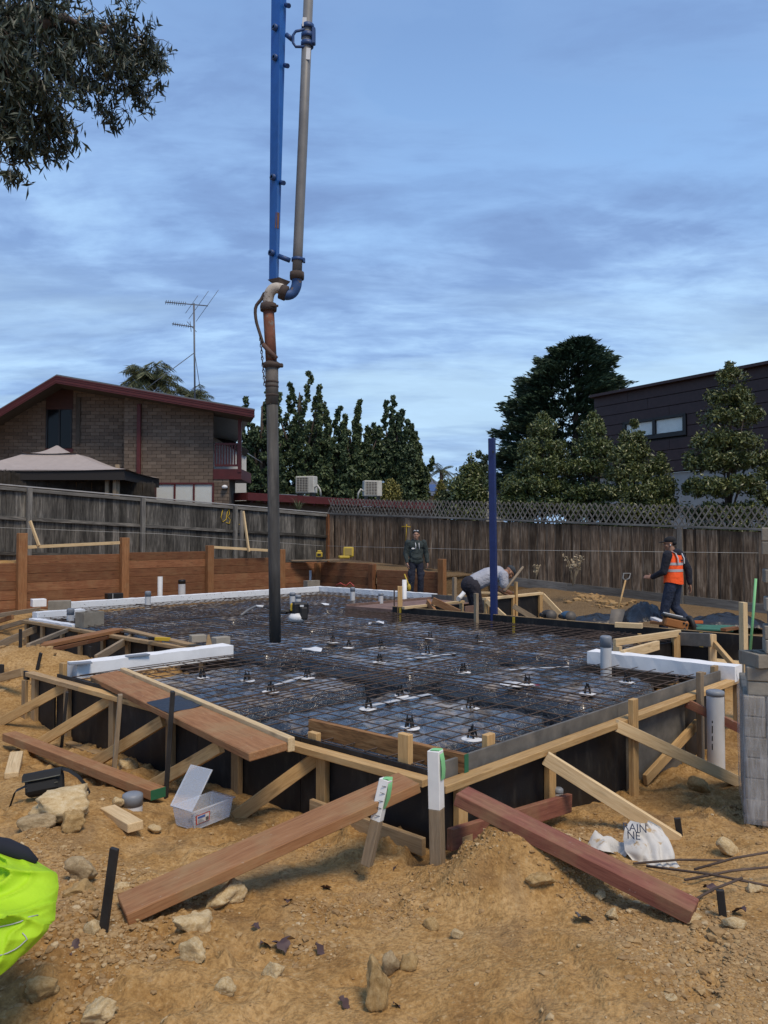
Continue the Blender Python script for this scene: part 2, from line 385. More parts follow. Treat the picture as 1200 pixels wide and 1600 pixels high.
def vnoise(x, y, seed=0):
    """smooth value noise on numpy arrays"""
    r = np.random.default_rng(seed); T = r.random((256, 256))
    xi = np.floor(x).astype(int); yi = np.floor(y).astype(int); fx = x-xi; fy = y-yi
    fx = fx*fx*(3-2*fx); fy = fy*fy*(3-2*fy)
    a = T[xi % 256, yi % 256]; b = T[(xi+1) % 256, yi % 256]; c = T[xi % 256, (yi+1) % 256]; d = T[(xi+1) % 256, (yi+1) % 256]
    return (a*(1-fx)+b*fx)*(1-fy)+(c*(1-fx)+d*fx)*fy-.5
def fbm(x, y, f, o=4, seed=0):
    h = 0; a = 1
    for k in range(o): h = h+a*vnoise(x*f+k*17.3, y*f+k*9.1, seed+k); f *= 2.03; a *= .52
    return h
PRINTS = [(random.uniform(-1.6, 2.0), random.uniform(2.25, 3.5), random.uniform(0, 3.1)) for _ in range(26)]
MOUNDS = [(.62, 4.12, .30, .30, .24), (.95, 4.18, .20, .25, .20), (-4.05, 9.55, .48, .75, .8), (-4.9, 9.4, .3, .6, .7), (-3.0, 10.3, .22, .6, .5),
          (-1.55, 3.45, .07, .35, .3), (-1.95, 3.75, .14, .3, .28), (1.6, 3.55, .05, .4, .3), (2.35, 4.6, .08, .3, .5), (-.9, 3.2, .04, .3, .3), (2.1, 3.3, .05, .5, .3)]
def gz(x, y, detail=True):
    x = np.asarray(x, float); y = np.asarray(y, float)
    num = 0; den = 0
    for cx, cy, cz in CP:
        w = 1/((x-cx)**2+(y-cy)**2+.03)**1.6; num = num+w*cz; den = den+w
    z = num/den
    for mx, my, a, sx, sy in MOUNDS: z = z+a*np.exp(-((x-mx)/sx)**2-((y-my)/sy)**2)
    # behind the retaining wall and beyond the fences the land is higher
    n1 = (x-R0.x)*D1.x+(y-R0.y)*D1.y; o1 = -(x-R0.x)*D2.x-(y-R0.y)*D2.y       # along / behind left wall
    n2 = (x-RC.x)*D2.x+(y-RC.y)*D2.y; o2 = (x-RC.x)*D1.x+(y-RC.y)*D1.y       # along / behind back wall
    nf = (x-FC.x)*D2.x+(y-FC.y)*D2.y; of = (x-FC.x)*D1.x+(y-FC.y)*D1.y
    zf = np.interp(nf, [0, 8.95, 13.6, 18], [.5, .06, -.2, -.4])
    w = ss(-2.6, -.4, of); w2 = ss(4.9, 6.5, n2); z = z*(1-w*w2)+zf*w*w2
    far = ss(28, 60, np.hypot(x, y)); z = z*(1-far)+.3*far
    s, t = to_st(x, y)
    z = np.where(in_slab(s, t, .02), np.minimum(z, -.78), z)
    lower = (s > -1.2) & (s < 8.2) & (t > 7.2) & (t < 9.4); z = np.where(lower, np.minimum(z, -.36), z)
    if detail:
        near = 1-ss(6, 14, np.hypot(x, y))
        soft = .35+.65*ss(-.25, .15, fbm(x, y, .9, 2, 40))
        z = z+(fbm(x, y, 1.3, 3, 3)*.07+fbm(x, y, 5, 3, 5)*.055*soft+fbm(x, y, 14, 3, 7)*.022*soft)*(.35+.65*near)
        for fx, fy, fa in PRINTS:
            u = (x-fx)*math.cos(fa)+(y-fy)*math.sin(fa); w = -(x-fx)*math.sin(fa)+(y-fy)*math.cos(fa); d = (u/.135)**2+(w/(.048+.012*np.cos(u*20)))**2
            z = z-.022*np.exp(-d**2)+.010*np.exp(-(d-1.7)**2*2)+.004*np.exp(-d**2)*np.sign(np.sin(u*230))
        cl = np.maximum(fbm(x, y, 9, 3, 21)-.12, 0); z = z+cl*.11*near*soft
    return z
def gzf(x, y, detail=True): return float(gz(np.array([x]), np.array([y]), detail)[0])
def PG(px, py, detail=True):
    """where the sight line through a pixel of the photograph meets the ground"""
    r = ray(px, py); o = Vector((0, 0, CZ)); ts = np.arange(1.5, 60, .02)
    X = r.x*ts; Y = r.y*ts; Z = CZ+r.z*ts; h = gz(X, Y, False); i = int(np.argmax(Z < h))
    p = o+r*float(ts[i]); p.z = gzf(p.x, p.y, detail); return p
def axis(lo, hi, step, far, g=1.09):
    a = list(np.arange(lo, hi, step)); d = step
    v = a[-1]
    while v < far: d *= g; v += d; a.append(v)
    d = step; v = lo
    while v > -far: d *= g; v -= d; a.insert(0, v)
    return np.array(a)
def make_ground():
    xs = axis(-3.2, 3.4, .022, 900); ys = axis(1.8, 6.6, .022, 1500); ys = ys[ys > -60]
    X, Y = np.meshgrid(xs, ys, indexing='ij'); Z = gz(X, Y); nx, ny = X.shape
    Vn = np.stack([X, Y, Z], -1).reshape(-1, 3); i = np.arange(nx*ny).reshape(nx, ny)
    Fn = np.stack([i[:-1, :-1], i[1:, :-1], i[1:, 1:], i[:-1, 1:]], -1).reshape(-1, 4)
    n = NT('soil'); v = n.vec((1, 1, 1))
    big = n.noise(.9, 4, .6, .4, v); mid = n.noise(4.5, 6, .65, .2, v); fin = n.noise(38, 5, .7, 0, v); grit = n.voro(75, vec=v); grit2 = n.voro(28, vec=v)
    c = n.ramp(n.math('ADD', n.math('MULTIPLY', big, .5), n.math('MULTIPLY', mid, .5)), [(.34, (.225, .118, .040)), (.46, (.34, .198, .072)), (.56, (.43, .268, .112)), (.68, (.50, .338, .172))])
    c = n.mix(n.math('MULTIPLY', n.ramp(fin, [(.38, 1.0), (.52, 0.0)]), .55), c, (.15, .08, .028))
    c = n.mix(n.math('MULTIPLY', n.ramp(fin, [(.56, 0.0), (.70, 1.0)]), .5), c, (.54, .40, .22))
    wet = n.noise(1.6, 5, .6, 0, n.vec((1.3, .9, 1))); c = n.mix(n.math('MULTIPLY', n.ramp(wet, [(.54, 0.0), (.66, 1.0)]), .45), c, (.16, .105, .06))
    dp = n.N.new('ShaderNodeVectorMath'); dp.operation = 'DOT_PRODUCT'; n.L.new(n.tc.outputs['Object'], dp.inputs[0]); dp.inputs[1].default_value = tuple(BD); t0 = P0.dot(BD)
    tt = n.math('ADD', n.math('SUBTRACT', dp.outputs['Value'], t0+7.0), n.math('MULTIPLY', mid, 1.2)); loam = n.math('MULTIPLY', n.ramp(n.math('MULTIPLY', tt, .5), [(.2, 0.0), (.55, 1.0)]), .85); c = n.mix(loam, c, n.ramp(fin, [(.35, (.075, .052, .03)), (.65, (.19, .135, .08))]))
    h = n.math('ADD', n.math('MULTIPLY', fin, .7), n.math('ADD', n.math('MULTIPLY', grit, -.6), n.math('MULTIPLY', grit2, -.7)))
    n.set(Base_Color=c, Roughness=.95, Specular_IOR_Level=.15).bump(h, .6, .016); M_['soil'] = n.m
    o = npmesh('ground', Vn, Fn, n.m, None, True); o['kind'] = 'structure'
make_ground()
def make_bank():
    """the higher garden level held back by the sleeper wall, reaching under both fences"""
    def hb(p):
        n1 = (p.x-R0.x)*D1.x+(p.y-R0.y)*D1.y; n2 = (p.x-RC.x)*D2.x+(p.y-RC.y)*D2.y
        return min(float(np.interp(n1, [-30, 0, 4.7, 5.2, 7, 8.6], [.78, .86, .88, .72, .62, .52])), float(np.interp(n2, [-1, 0, 2.2, 2.6, 4.8], [2, .54, .52, .40, .38])))+mnoise.noise(p*1.3)*.05+mnoise.noise(p*5)*.025
    vs = []; fs = []
    us = list(np.arange(-6, 8.75, .25))+[8.75+k*.25 for k in range(14)]; vs_ = [0.10+.2*k for k in range(18)]+[4.5+1.5*k for k in range(12)]
    ni, nj = len(us), len(vs_)
    for u in us:
        for v in vs_: q = R0+D1*u-D2*v; q.z = hb(q); vs.append(q)
    fs = [(i*nj+j, (i+1)*nj+j, (i+1)*nj+j+1, i*nj+j+1) for i in range(ni-1) for j in range(nj-1)]
    mb = MB().add(vs, fs, True)
    us = [-.1+.25*k for k in range(20)]+[4.85]; vs2 = [.06+.18*k for k in range(22)]+[5+1.5*k for k in range(12)]; vs = []
    for u in us:
        for v in vs2: q = RC+D2*u+D1*v; q.z = hb(q)-.004; vs.append(q)
    nj = len(vs2); mb.add(vs, [(i*nj+j, (i+1)*nj+j, (i+1)*nj+j+1, i*nj+j+1) for i in range(len(us)-1) for j in range(nj-1)], True)
    q = [RE+D1*v for v in (.06, 4, 10, 22)]; mb.add([V(p.x, p.y, hb(p)+.02) for p in q]+[V(p.x, p.y, -.5) for p in q], [(i, i+1, i+5, i+4) for i in range(3)])
    o = mb.obj('raised_ground', M_['soil']); o['kind'] = 'structure'
make_bank()
# ---------------------------------------------------------------- stones
def rock_mat(name, c1, c2, c3):
    n = NT(name); a = n.noise(5, 6, .65, .3, n.vec((1, 1, 1), rnd=True)); f = n.noise(40, 5, .7, 0, n.vec((1, 1, 1), rnd=True))
    c = n.ramp(n.math('ADD', n.math('MULTIPLY', a, .6), n.math('MULTIPLY', f, .4)), [(.36, c2), (.5, c1), (.64, c3)])
    n.set(Base_Color=c, Roughness=.95, Specular_IOR_Level=.12).bump(n.math('ADD', n.math('MULTIPLY', f, .8), a), .6, .012); return n.m
M_['rock_pale'] = rock_mat('rock_pale', (.56, .42, .23), (.38, .25, .115), (.66, .55, .36))
M_['rock_ochre'] = rock_mat('rock_ochre', (.42, .28, .125), (.28, .175, .07), (.52, .38, .2))
M_['rock_grey'] = rock_mat('rock_grey', (.38, .285, .165), (.24, .17, .09), (.48, .38, .24))
def rock_mesh(seed, n=4, rough=.5, flat=.8, cuts=7):
    bm = bmesh.new(); bmesh.ops.create_icosphere(bm, subdivisions=n, radius=1); r = random.Random(seed)
    for _ in range(cuts):                                   # knock flat faces onto the lump
        nrm = Vector((r.gauss(0, 1), r.gauss(0, 1), r.gauss(0, .8))).normalized(); d = r.uniform(.42, .78)
        for v in bm.verts:
            k = v.co.dot(nrm)-d
            if k > 0: v.co -= nrm*k*.92
    off = Vector((r.uniform(0, 50), r.uniform(0, 50), r.uniform(0, 50)))
    for v in bm.verts:
        k = mnoise.fractal(v.co*1.6+off, 1.0, 2.0, 5)*.22*rough+mnoise.fractal(v.co*5+off, .8, 2.0, 4)*.06*rough
        v.co += v.co.normalized()*k; v.co.z *= flat
    me = bpy.data.meshes.new('rock'); bm.to_mesh(me); bm.free()
    me.polygons.foreach_set('use_smooth', [True]*len(me.polygons)); return me
def rock(px, py, wpx, hpx, mat, label, seed, rot=0.0, tilt=0.0, dep=.8, sink=.5, rough=.8, cuts=7, n=4):
    """a stone whose foot sits at the pixel (px,py), wpx by hpx large in the photograph"""
    p = PG(px, py, False); k = p.y/FPX; sx = wpx*k/2; sz = hpx*k/2
    me = rock_mesh(seed, n, rough, 1, cuts); me.materials.append(M_[mat]); o = bpy.data.objects.new('rock', me)
    M = Matrix.Translation(p+Vector((0, sx*dep*.8, sz*(1-sink))))@Matrix.Rotation(tilt, 4, 'Y')@Matrix.Diagonal((sx*1.12, sx*dep, sz*1.12, 1))@Matrix.Rotation(rot, 4, 'Z')
    link(o, None, M); return tag(o, label, 'rock', 'stones lying on the dug soil')
# ================================================================ SLAB: plastic lined pods, trenches, mesh, chairs
def plastic_mat():
    n = NT('wrapped_plastic'); v = n.vec((1, 1, 1))
    w = n.noise(3.2, 7, .62, 1.2, v); w2 = n.noise(13, 5, .6, 1.5, v); d = n.noise(1.7, 6, .68, .3, n.vec((1, 1, 1))); d2 = n.noise(9, 6, .7, .2, v)
    dirt = n.math('MULTIPLY', n.ramp(n.math('ADD', n.math('MULTIPLY', d, .6), n.math('MULTIPLY', d2, .4)), [(.48, 0.0), (.62, 1.0)]), .85)
    gn = n.N.new('ShaderNodeNewGeometry'); sx = n.N.new('ShaderNodeSeparateXYZ'); n.L.new(gn.outputs['True Normal'], sx.inputs[0]); dirt = n.math('MULTIPLY', dirt, n.ramp(n.math('ABSOLUTE', sx.outputs[2]), [(.55, 0.0), (.85, 1.0)]))
    c = n.mix(dirt, (.026, .028, .034), (.36, .27, .165))
    n.set(Base_Color=c, Roughness=n.math('ADD', n.math('MULTIPLY', dirt, .4), .22), Specular_IOR_Level=1.0, Coat_Weight=.9, Coat_Roughness=.16)
    n.bump(n.math('ADD', n.math('MULTIPLY', w, 1.0), n.math('MULTIPLY', w2, .4)), .9, .05); return n.m
M_['plastic'] = plastic_mat(); M_['trench'] = plain('trench', (.009, .009, .010), .4, bump=(6, .6, .03), spec=.4)
POD_Z = -.055
PODS = [(.62,2.2,.42,2.1),(2.68,4.45,.45,2.1),(.62,2.25,2.78,4.2),(2.68,4.45,2.78,4.45),(5.0,6.6,2.7,4.45),(7.0,8.6,2.7,4.45),(9.0,10.2,2.7,4.45),
        (2.0,3.9,4.9,6.75),(4.3,6.2,4.9,6.75),(6.6,8.3,4.9,6.75),(8.7,10.2,4.9,6.75),(10.5,11.7,3.7,6.75),(8.7,10.2,7.2,9.7),(10.5,11.7,7.2,9.7)]
def make_pods():
    bed = thing('plastic_membrane', 'black plastic sheeting lining the slab trenches below the steel mesh', 'plastic sheet', ST(5, 4, -.58))
    xs, fs = [], []
    mb = MB()
    for (s0, s1, t0, t1) in [(0.02,4.88,.02,2.2),(.02,10.58,2.2,4.43),(1.52,12.08,4.43,7.18),(10.58,12.08,3.22,4.43),(8.27,12.08,7.18,10.18)]:
        ns, nt = int((s1-s0)/.12)+1, int((t1-t0)/.12)+1; vs = []
        for i in range(ns+1):
            for j in range(nt+1):
                p = ST(s0+(s1-s0)*i/ns, t0+(t1-t0)*j/nt, -.54); p.z += mnoise.noise(p*4)*.03; vs.append(p)
        mb.add(vs, [(i*(nt+1)+j, (i+1)*(nt+1)+j, (i+1)*(nt+1)+j+1, i*(nt+1)+j+1) for i in range(ns) for j in range(nt)], True)
    mb.obj('trench_lining', M_['trench'], bed)
    for k, (s0, s1, t0, t1) in enumerate(PODS):
        # a wrapped pod: slumped, dimpled top and creased sides
        n = max(14, int((s1-s0)/.06)); m_ = max(14, int((t1-t0)/.06)); vs = []; r = random.Random(k)
        for i in range(-3, n+4):
            for j in range(-3, m_+4):
                a = min(max(i, 0), n)/n; b = min(max(j, 0), m_)/m_
                ov = max(-i, i-n, -j, j-m_, 0); flare = ov*.02
                s = s0+(s1-s0)*a+(flare if i > n/2 else -flare)*(1 if (i < 0 or i > n) else 0)
                t = t0+(t1-t0)*b+(flare if j > m_/2 else -flare)*(1 if (j < 0 or j > m_) else 0)
                p = ST(s, t, POD_Z)
                if ov: p.z = POD_Z-.02-ov*.155; q = mnoise.noise(Vector((s*9, t*9, ov)))*.04*ov/2; p += AD*q+BD*q
                else:
                    e = min(a, 1-a)*(s1-s0); f = min(b, 1-b)*(t1-t0); edge = max(0, .12-min(e, f))
                    p.z += mnoise.noise(Vector((s*5.5, t*5.5, k)))*.034+mnoise.noise(Vector((s*13, t*13, k)))*.011-edge*.30-.014*math.cos(s*math.pi/.22)*math.cos(t*math.pi/.22)
                vs.append(p)
        w = m_+7; h = n+7
        fsx = [(i*w+j, i*w+j+1, (i+1)*w+j+1, (i+1)*w+j) for i in range(h-1) for j in range(w-1)]
        o = thing('void_pod', 'x', 'slab pod', ST((s0+s1)/2, (t0+t1)/2, -.55), 'plastic wrapped pods under the mesh')
        MB().add(vs, fsx, True).obj('wrapped_top', M_['plastic'], o)
        mb2 = MB()                                              # strips of tape over the folds
        for q in range(1 if k < 4 else 0):
            a, b = r.uniform(.15, .85), r.uniform(.1, .6); pa = ST(s0+(s1-s0)*a, t0+(t1-t0)*b, POD_Z+.022); pb = ST(s0+(s1-s0)*min(1, a+r.uniform(-.25, .25)), t0+(t1-t0)*min(1, b+.45), POD_Z+.022)
            pts = [pa.lerp(pb, u/6)+UP*r.uniform(-.004, .004) for u in range(7)]; sd_ = (pb-pa).cross(UP).normalized()*.03
            mb2.add([p+sd_ for p in pts]+[p-sd_ for p in pts], [(u, u+1, u+8, u+7) for u in range(6)], True)
        if mb2.v: mb2.obj('tape_strip', M_['pvc'], o)
        lab = {0: 'wrapped pod in the near corner of the slab behind the white survey peg', 1: 'wrapped pod behind the wide brown plank beside the white foam strip',
               2: 'wrapped pod beside the right foam strip near the tall pipe stub', 3: 'wrapped pod in the middle of the slab in front of the hanging hose'}
        o['label'] = lab.get(k, 'black wrapped pod '+['right behind the foot of the hose','left of the hose foot','beside the far left grey blocks','in front of the black board, nearest the right frame','in front of the black board, middle of three','near the concrete vibrator','near the stained pipe stub','beside the long speckled foam strip','near the paired pipe stubs','in the far corner of the slab'][k-4])
make_pods()
# ---------------------------------------------------------------- reinforcing mesh
def make_mesh():
    root = thing('reinforcing_mesh', 'rusty steel reinforcing mesh laid over the whole slab', 'steel mesh', ST(4, 3, 0))
    zb = .012; r = .0048
    def bar(p, q, z, ph):
        L = (q-p).length; n = max(2, int(L/.6)); pts = []
        for i in range(n+1):
            u = p.lerp(q, i/n); u.z = z+mnoise.noise(Vector((u.x*1.2, u.y*1.2, ph)))*.012; pts.append(u)
        MB().tube(pts, r, 5).obj('bar', M_['bar'], root)
    rr = random.Random(3)
    def seg(t):                                                # extent of a bar that runs along s at distance t
        if t < 2.2: return .03, 4.72
        if t < 3.2: return (.03, 10.5)
        if t < 4.4: return (.03, 11.9)
        if t < 7.15: return 1.55, 11.9
        return 8.4, 11.9
    t = .06
    while t < 10.1:
        a, b = seg(t); j = rr.uniform(-.012, .012); bar(ST(a, t+j), ST(b, t+j+rr.uniform(-.01, .01)), zb, t); t += .2
    s = .06
    while s < 11.95:
        if s < 1.55: a, b = .03, 4.35
        elif s < 4.75: a, b = .03, 7.1
        elif s < 8.3: a, b = 2.2, 7.1
        elif s < 10.5: a, b = 2.2, 10.0
        else: a, b = 3.25, 10.0
        j = rr.uniform(-.012, .012); bar(ST(s+j, a), ST(s+j, b), zb+.010, s+30); s += .2
    # lapped sheets: doubled bars over the beams, and the trench cages below
    for t0, a, b in [(2.25,.1,10.3),(2.36,.1,10.3),(2.49,.3,10.3),(2.62,.2,10.2),(4.56,1.6,11.6),(4.68,1.6,11.6),(4.8,1.6,11.8),(6.86,1.7,11.8),(6.98,1.7,11.8)]:
        bar(ST(a, t0), ST(b, t0), zb+.019, t0+60)
    for s0, a, b in [(2.29,.1,7),(2.38,.1,7),(2.47,.2,7),(2.56,.1,7),(4.55,.2,7),(4.66,.1,7),(6.7,2.4,7),(6.82,2.4,7),(8.45,2.4,9.9),(8.55,2.4,9.9)]:
        bar(ST(s0, a), ST(s0, b), zb+.027, s0+90)
    for t0, a, b in [(2.3,.3,9),(2.55,.3,9),(.18,.3,4.6),(.3,.3,4.6)]: bar(ST(a, t0, 0), ST(b, t0, 0), -.40, t0+120)
    for s0, a, b in [(2.32,.3,6.5),(2.54,.3,6.5),(.2,.3,4.2),(.34,.3,4.2)]: bar(ST(s0, a, 0), ST(s0, b, 0), -.38, s0+150)
make_mesh()
# ---------------------------------------------------------------- bar chairs
def make_chairs():
    def build():
        o = thing('bar_chair', '', 'bar chair', (0, 0, 0), 'bar chairs standing on the pods')
        MB().lathe([(.002, .012), (.045, .012), (.078, .006), (.082, .004), (.082, 0), (.002, 0)], 20).obj('base_disc', M_['pvc_white'], o)
        m = MB()
        for a in range(4):
            c, s = math.cos(a*math.pi/2+.4), math.sin(a*math.pi/2+.4); m.beam((c*.034, s*.034, .01), (c*.02, s*.02, .075), .014, .012)
        m.lathe([(.001, .05), (.026, .05), (.026, .058), (.001, .058)], 10); m.box((.018, 0, .085), (.01, .012, .035)); m.box((-.018, 0, .085), (.01, .012, .035))
        m.obj('clip', M_['black_plastic'], o); return o
    base = build(); kids = list(base.children)
    spots = [(640,1138,'on the near pod, nearest the brown stained board'),(738,1155,'on the near pod, close to the right edge board'),(735,1108,'on the near pod towards the right pods'),
             (625,1088,'at the back of the near pod'),(576,1108,'on the near pod beside the left trench'),(386,1064,'behind the wide plank, nearest the white foam'),(423,1081,'behind the wide plank, nearest the timber'),
             (480,1060,'behind the wide plank, beside the crossing trench'),(316,1060,'behind the wide plank close to the white foam strip'),(593,1035,'on the middle pod in line with the hose'),(668,1022,'on the middle pod, right of centre'),
             (918,1085,'in front of the taped pipe stub'),(824,1070,'next to the red scrap near the right foam'),(746,1003,'in front of the black board'),(595,1012,'behind the middle pod'),(724,1051,'beside the crossing trench at right'),
             (545,1012,'near the foot of the hose'),(672,998,'in front of the black board, left of its twin'),(520,1004,'right of the hose foot'),(980,1067,'under the right foam strip')]
    for i, (px, py, lab) in enumerate(spots):
        p = P(px, py, POD_Z+.008); M = Matrix.Translation(p)@Matrix.Rotation(i*1.3, 4, 'Z')
        if i == 0:
            o = base; o.matrix_basis = M; WM[o.name] = M
        else:
            o = base.copy(); link(o, None, M)
            for k in kids:
                c = k.copy(); C.objects.link(c); c.parent = o; c.matrix_parent_inverse = k.matrix_parent_inverse.copy()
        o['label'] = 'bar chair with white disc '+lab
    d = thing('pail_lid', 'flat round white lid beside the red scrap under the mesh', 'lid', P(800, 1073, POD_Z))
    MB().lathe([(.001, .03), (.115, .03), (.12, .025), (.12, .01), (.001, .01)], 24).obj('disc', M_['pvc_white'], d, Matrix.Translation(P(800, 1073, POD_Z+.005)))
    m = MB(); r = random.Random(5); c = P(832, 1072, POD_Z+.03)
    vs = [c+Vector((r.uniform(-.01, .01)+(i % 4-1.5)*.05, r.uniform(-.01, .01)+(i//4-1)*.05, r.uniform(-.01, .02))) for i in range(12)]
    m.add(vs, [(i+4*j, i+1+4*j, i+5+4*j, i+4+4*j) for i in range(3) for j in range(2)], True)
    M_['red_scrap'] = plain('red_scrap', (.22, .02, .04), .5)
    tag(m.obj('plastic_scrap', M_['red_scrap']), 'small crumpled red scrap of plastic on a pod', 'scrap')
    for i, (px, py) in enumerate([(487, 1018), (588, 975), (505, 945)]):
        c = P(px, py, .03); m = MB(); k = random.Random(i)
        m.add([c+Vector(((u % 4-1.5)*.08, (u//4-1)*.1, k.uniform(0, .05))) for u in range(12)], [(a+4*b, a+1+4*b, a+5+4*b, a+4+4*b) for a in range(3) for b in range(2)], True)
        tag(m.obj('paper_scrap', M_['pvc_white']), ['pale paper scrap on the mesh just right of the hose foot', 'pale blue-white scrap on the mesh in front of the brown box edge', 'small pale scrap on the mesh beyond the paired pipe stubs'][i], 'scrap', 'pale scraps on the mesh')
make_chairs()
# ================================================================ TIMBER FORMWORK
def E_(e):
    if isinstance(e, Vector): return e
    if len(e) == 2: return PG(e[0], e[1], False)
    return P(*e)
def T(parent, name, a, b, w, h, mat, up=UP):
    return timber(name, E_(a), E_(b), w, h, M_[mat], parent, up)
def vert(parent, name, px, ytop, Y, zb, w, d, mat, yaw=0.0, lean=0.0):
    """upright piece seen at column px, its top at row ytop, standing at depth Y down to height zb"""
    p = Q(px, ytop, Y); b = Vector((p.x+lean, p.y, zb)); c = Vector((math.cos(yaw), math.sin(yaw), 0))
    return timber(name, b, p, w, d, M_[mat], parent, c)
YAWA = math.atan2(AD.y, AD.x); YAWB = math.atan2(BD.y, BD.x)
def panel(parent, name, a, b, z0, z1, th, mat):
    a = Vector(a); b = Vector(b); zm = (z0+z1)/2; a.z = b.z = zm
    return timber(name, a, b, th, z1-z0, M_[mat], parent, UP, .001)
# ---- left-front side
def form_left_front():
    f = thing('timber_formwork', 'long pine formwork with black panels and diagonal braces under the wide brown plank', 'formwork', ST(2.5, -.06, -.55), 'slab edge formwork')
    edges = [0, 1.22, 2.44, 3.66, 4.9]
    for a, b in zip(edges[:-1], edges[1:]): panel(f, 'form_panel', ST(a+.002, -.010), ST(b-.002, -.010), -.66, .03, .018, 'black_ply')
    panel(f, 'form_panel', ST(4.9, -.03), ST(5.4, -.03), -.6, -.05, .018, 'black_ply')
    for x in (116, 187, 277, 380, 513): s = s_at(x); timber('post', ST(s, -.045, -.64), ST(s, -.045, -.046), .09, .045, M_['dirty_pine' if x != 513 else 'pine'], f, BD)
    timber('waling', ST(5.42, -.068, -.0225), ST(4.25, -.068, -.0225), .09, .045, M_['dirty_pine'], f)
    timber('waling', ST(4.247, -.068, -.0225), ST(1.63, -.068, -.0235), .09, .045, M_['pine'], f)
    timber('waling', ST(1.627, -.068, -.0225), ST(.05, -.068, -.0225), .09, .045, M_['pine'], f)
    for a, b in ((5.2, 3.8), (3.78, 1.5)): timber('bottom_plate', ST(a, -.10, -.59), ST(b, -.10, -.57), .09, .045, M_['dirty_pine'], f)
    timber('lower_board', ST(.98, -.135, -.36), ST(.02, -.135, -.37), .035, .10, M_['dirty_pine'], f)
    for a, b in (((108,1070,-.05), (-12,1136)), ((178,1090,-.05), (58,1164)), ((255,1126,-.05), (142,1196)), ((345,1166,-.05), (232,1232)), ((506,1176,-.05), (368,1278))):
        T(f, 'brace', a, b, .045, .09, 'pine')
    # short posts that carry on above the waling
    for x, h, m in ((97, .14, 'pine'), (487, .07, 'pine'), (628, .20, 'pine')):
        s = s_at(x); timber('post', ST(s, .03, -.3), ST(s, .03, h), .09, .045, M_[m], f, BD)
    # boards that close the far left corner
    timber('corner_board', ST(5.45, -.10, -.62), ST(5.45, -.10, -.09), .10, .03, M_['dirty_pine'], f, BD)
    timber('corner_board', ST(5.30, -.06, -.62), ST(5.30, -.06, -.046), .09, .045, M_['dirty_pine'], f, BD)
    timber('corner_board', ST(5.47, -.075, -.088), ST(5.47, -.075, .0), .10, .03, M_['black_ply'], f, BD)
    b = timber('edge_board', P(478, 1138, .05)+BD*.04, P(722, 1196, .05)+BD*.04, .04, .12, M_['stained'], f)
    e = P(722, 1196, .05)+BD*.04; timber('painted_end', e+(-AD)*.0005, e+(-AD)*.004, .041, .121, M_['green_paint'], b)
form_left_front()
# ---- right-front side
def form_right_front():
    f = thing('timber_formwork', 'pine formwork with black and grey panels along the right edge, beside the thick red plank', 'formwork', ST(-.06, 2, -.55), 'slab edge formwork')
    tq = t_at(971)
    for a, b, m in ((0.0, 1.2, 'black_ply'), (1.204, tq, 'black_ply'), (tq+.004, tq+1.15, 'grey_ply'), (tq+1.154, 4.4, 'black_ply')):
        panel(f, 'form_panel', ST(-.012, a), ST(-.012, b), -.68, -.05, .018, m)
    panel(f, 'edge_board', ST(.012, 0.02), ST(.012, 2.2), -.10, .085, .02, 'grey_ply'); panel(f, 'edge_board', ST(.012, 2.204), ST(.012, 4.36), -.10, .085, .02, 'grey_ply')
    timber('waling', ST(-.075, -.11, -.0225), ST(-.075, t_at(940), -.0225), .09, .045, M_['pine'], f)
    timber('waling', ST(-.072, t_at(940)+.004, -.0235), ST(-.072, t_at(1065), -.0235), .09, .045, M_['pine'], f)
    timber('waling', ST(-.075, t_at(1065)+.004, -.0225), ST(-.075, t_at(1150), -.0225), .09, .045, M_['pine'], f)
    def post(px, h, m, d=-.045, w=.09, zb=-.62, th=.045):
        t = t_at(px); timber('post', ST(d, t, zb), ST(d, t, h), w, th, M_[m], f, AD)
    post(709, -.046, 'pine'); post(848, -.046, 'pine'); post(772, .15, 'pine', .05, .09, -.3); post(960, .155, 'pine', -.142); post(978, -.046, 'stained', -.045, .07)
    post(1066, .20, 'grey_pine', -.142, .075); post(1103, .10, 'dirty_pine', .055, .10, -.4); post(1122, .13, 'dirty_pine', .055, .11, -.4); post(1140, -.046, 'dirty_pine')
    T(f, 'brace', (852, 1184, -.05), (1060, 1316), .045, .09, 'pale_pine'); T(f, 'brace', (962, 1133, -.02), (1154, 1222), .045, .09, 'pale_pine')
    T(f, 'brace', ST(-.075, t_at(990), -.56), ST(-.075, t_at(1072), -.29), .035, .09, 'pine'); T(f, 'brace', (1072, 1098, -.06), (1160, 1140, -.25), .045, .075, 'red_plank')
    T(f, 'lower_board', (702, 1312, -.28), (890, 1254, -.38), .04, .12, 'red_plank')
    T(f, 'lower_board', ST(-.17, -.05, -.33), ST(-.17, .95, -.36), .035, .09, 'dirty_pine')
form_right_front()
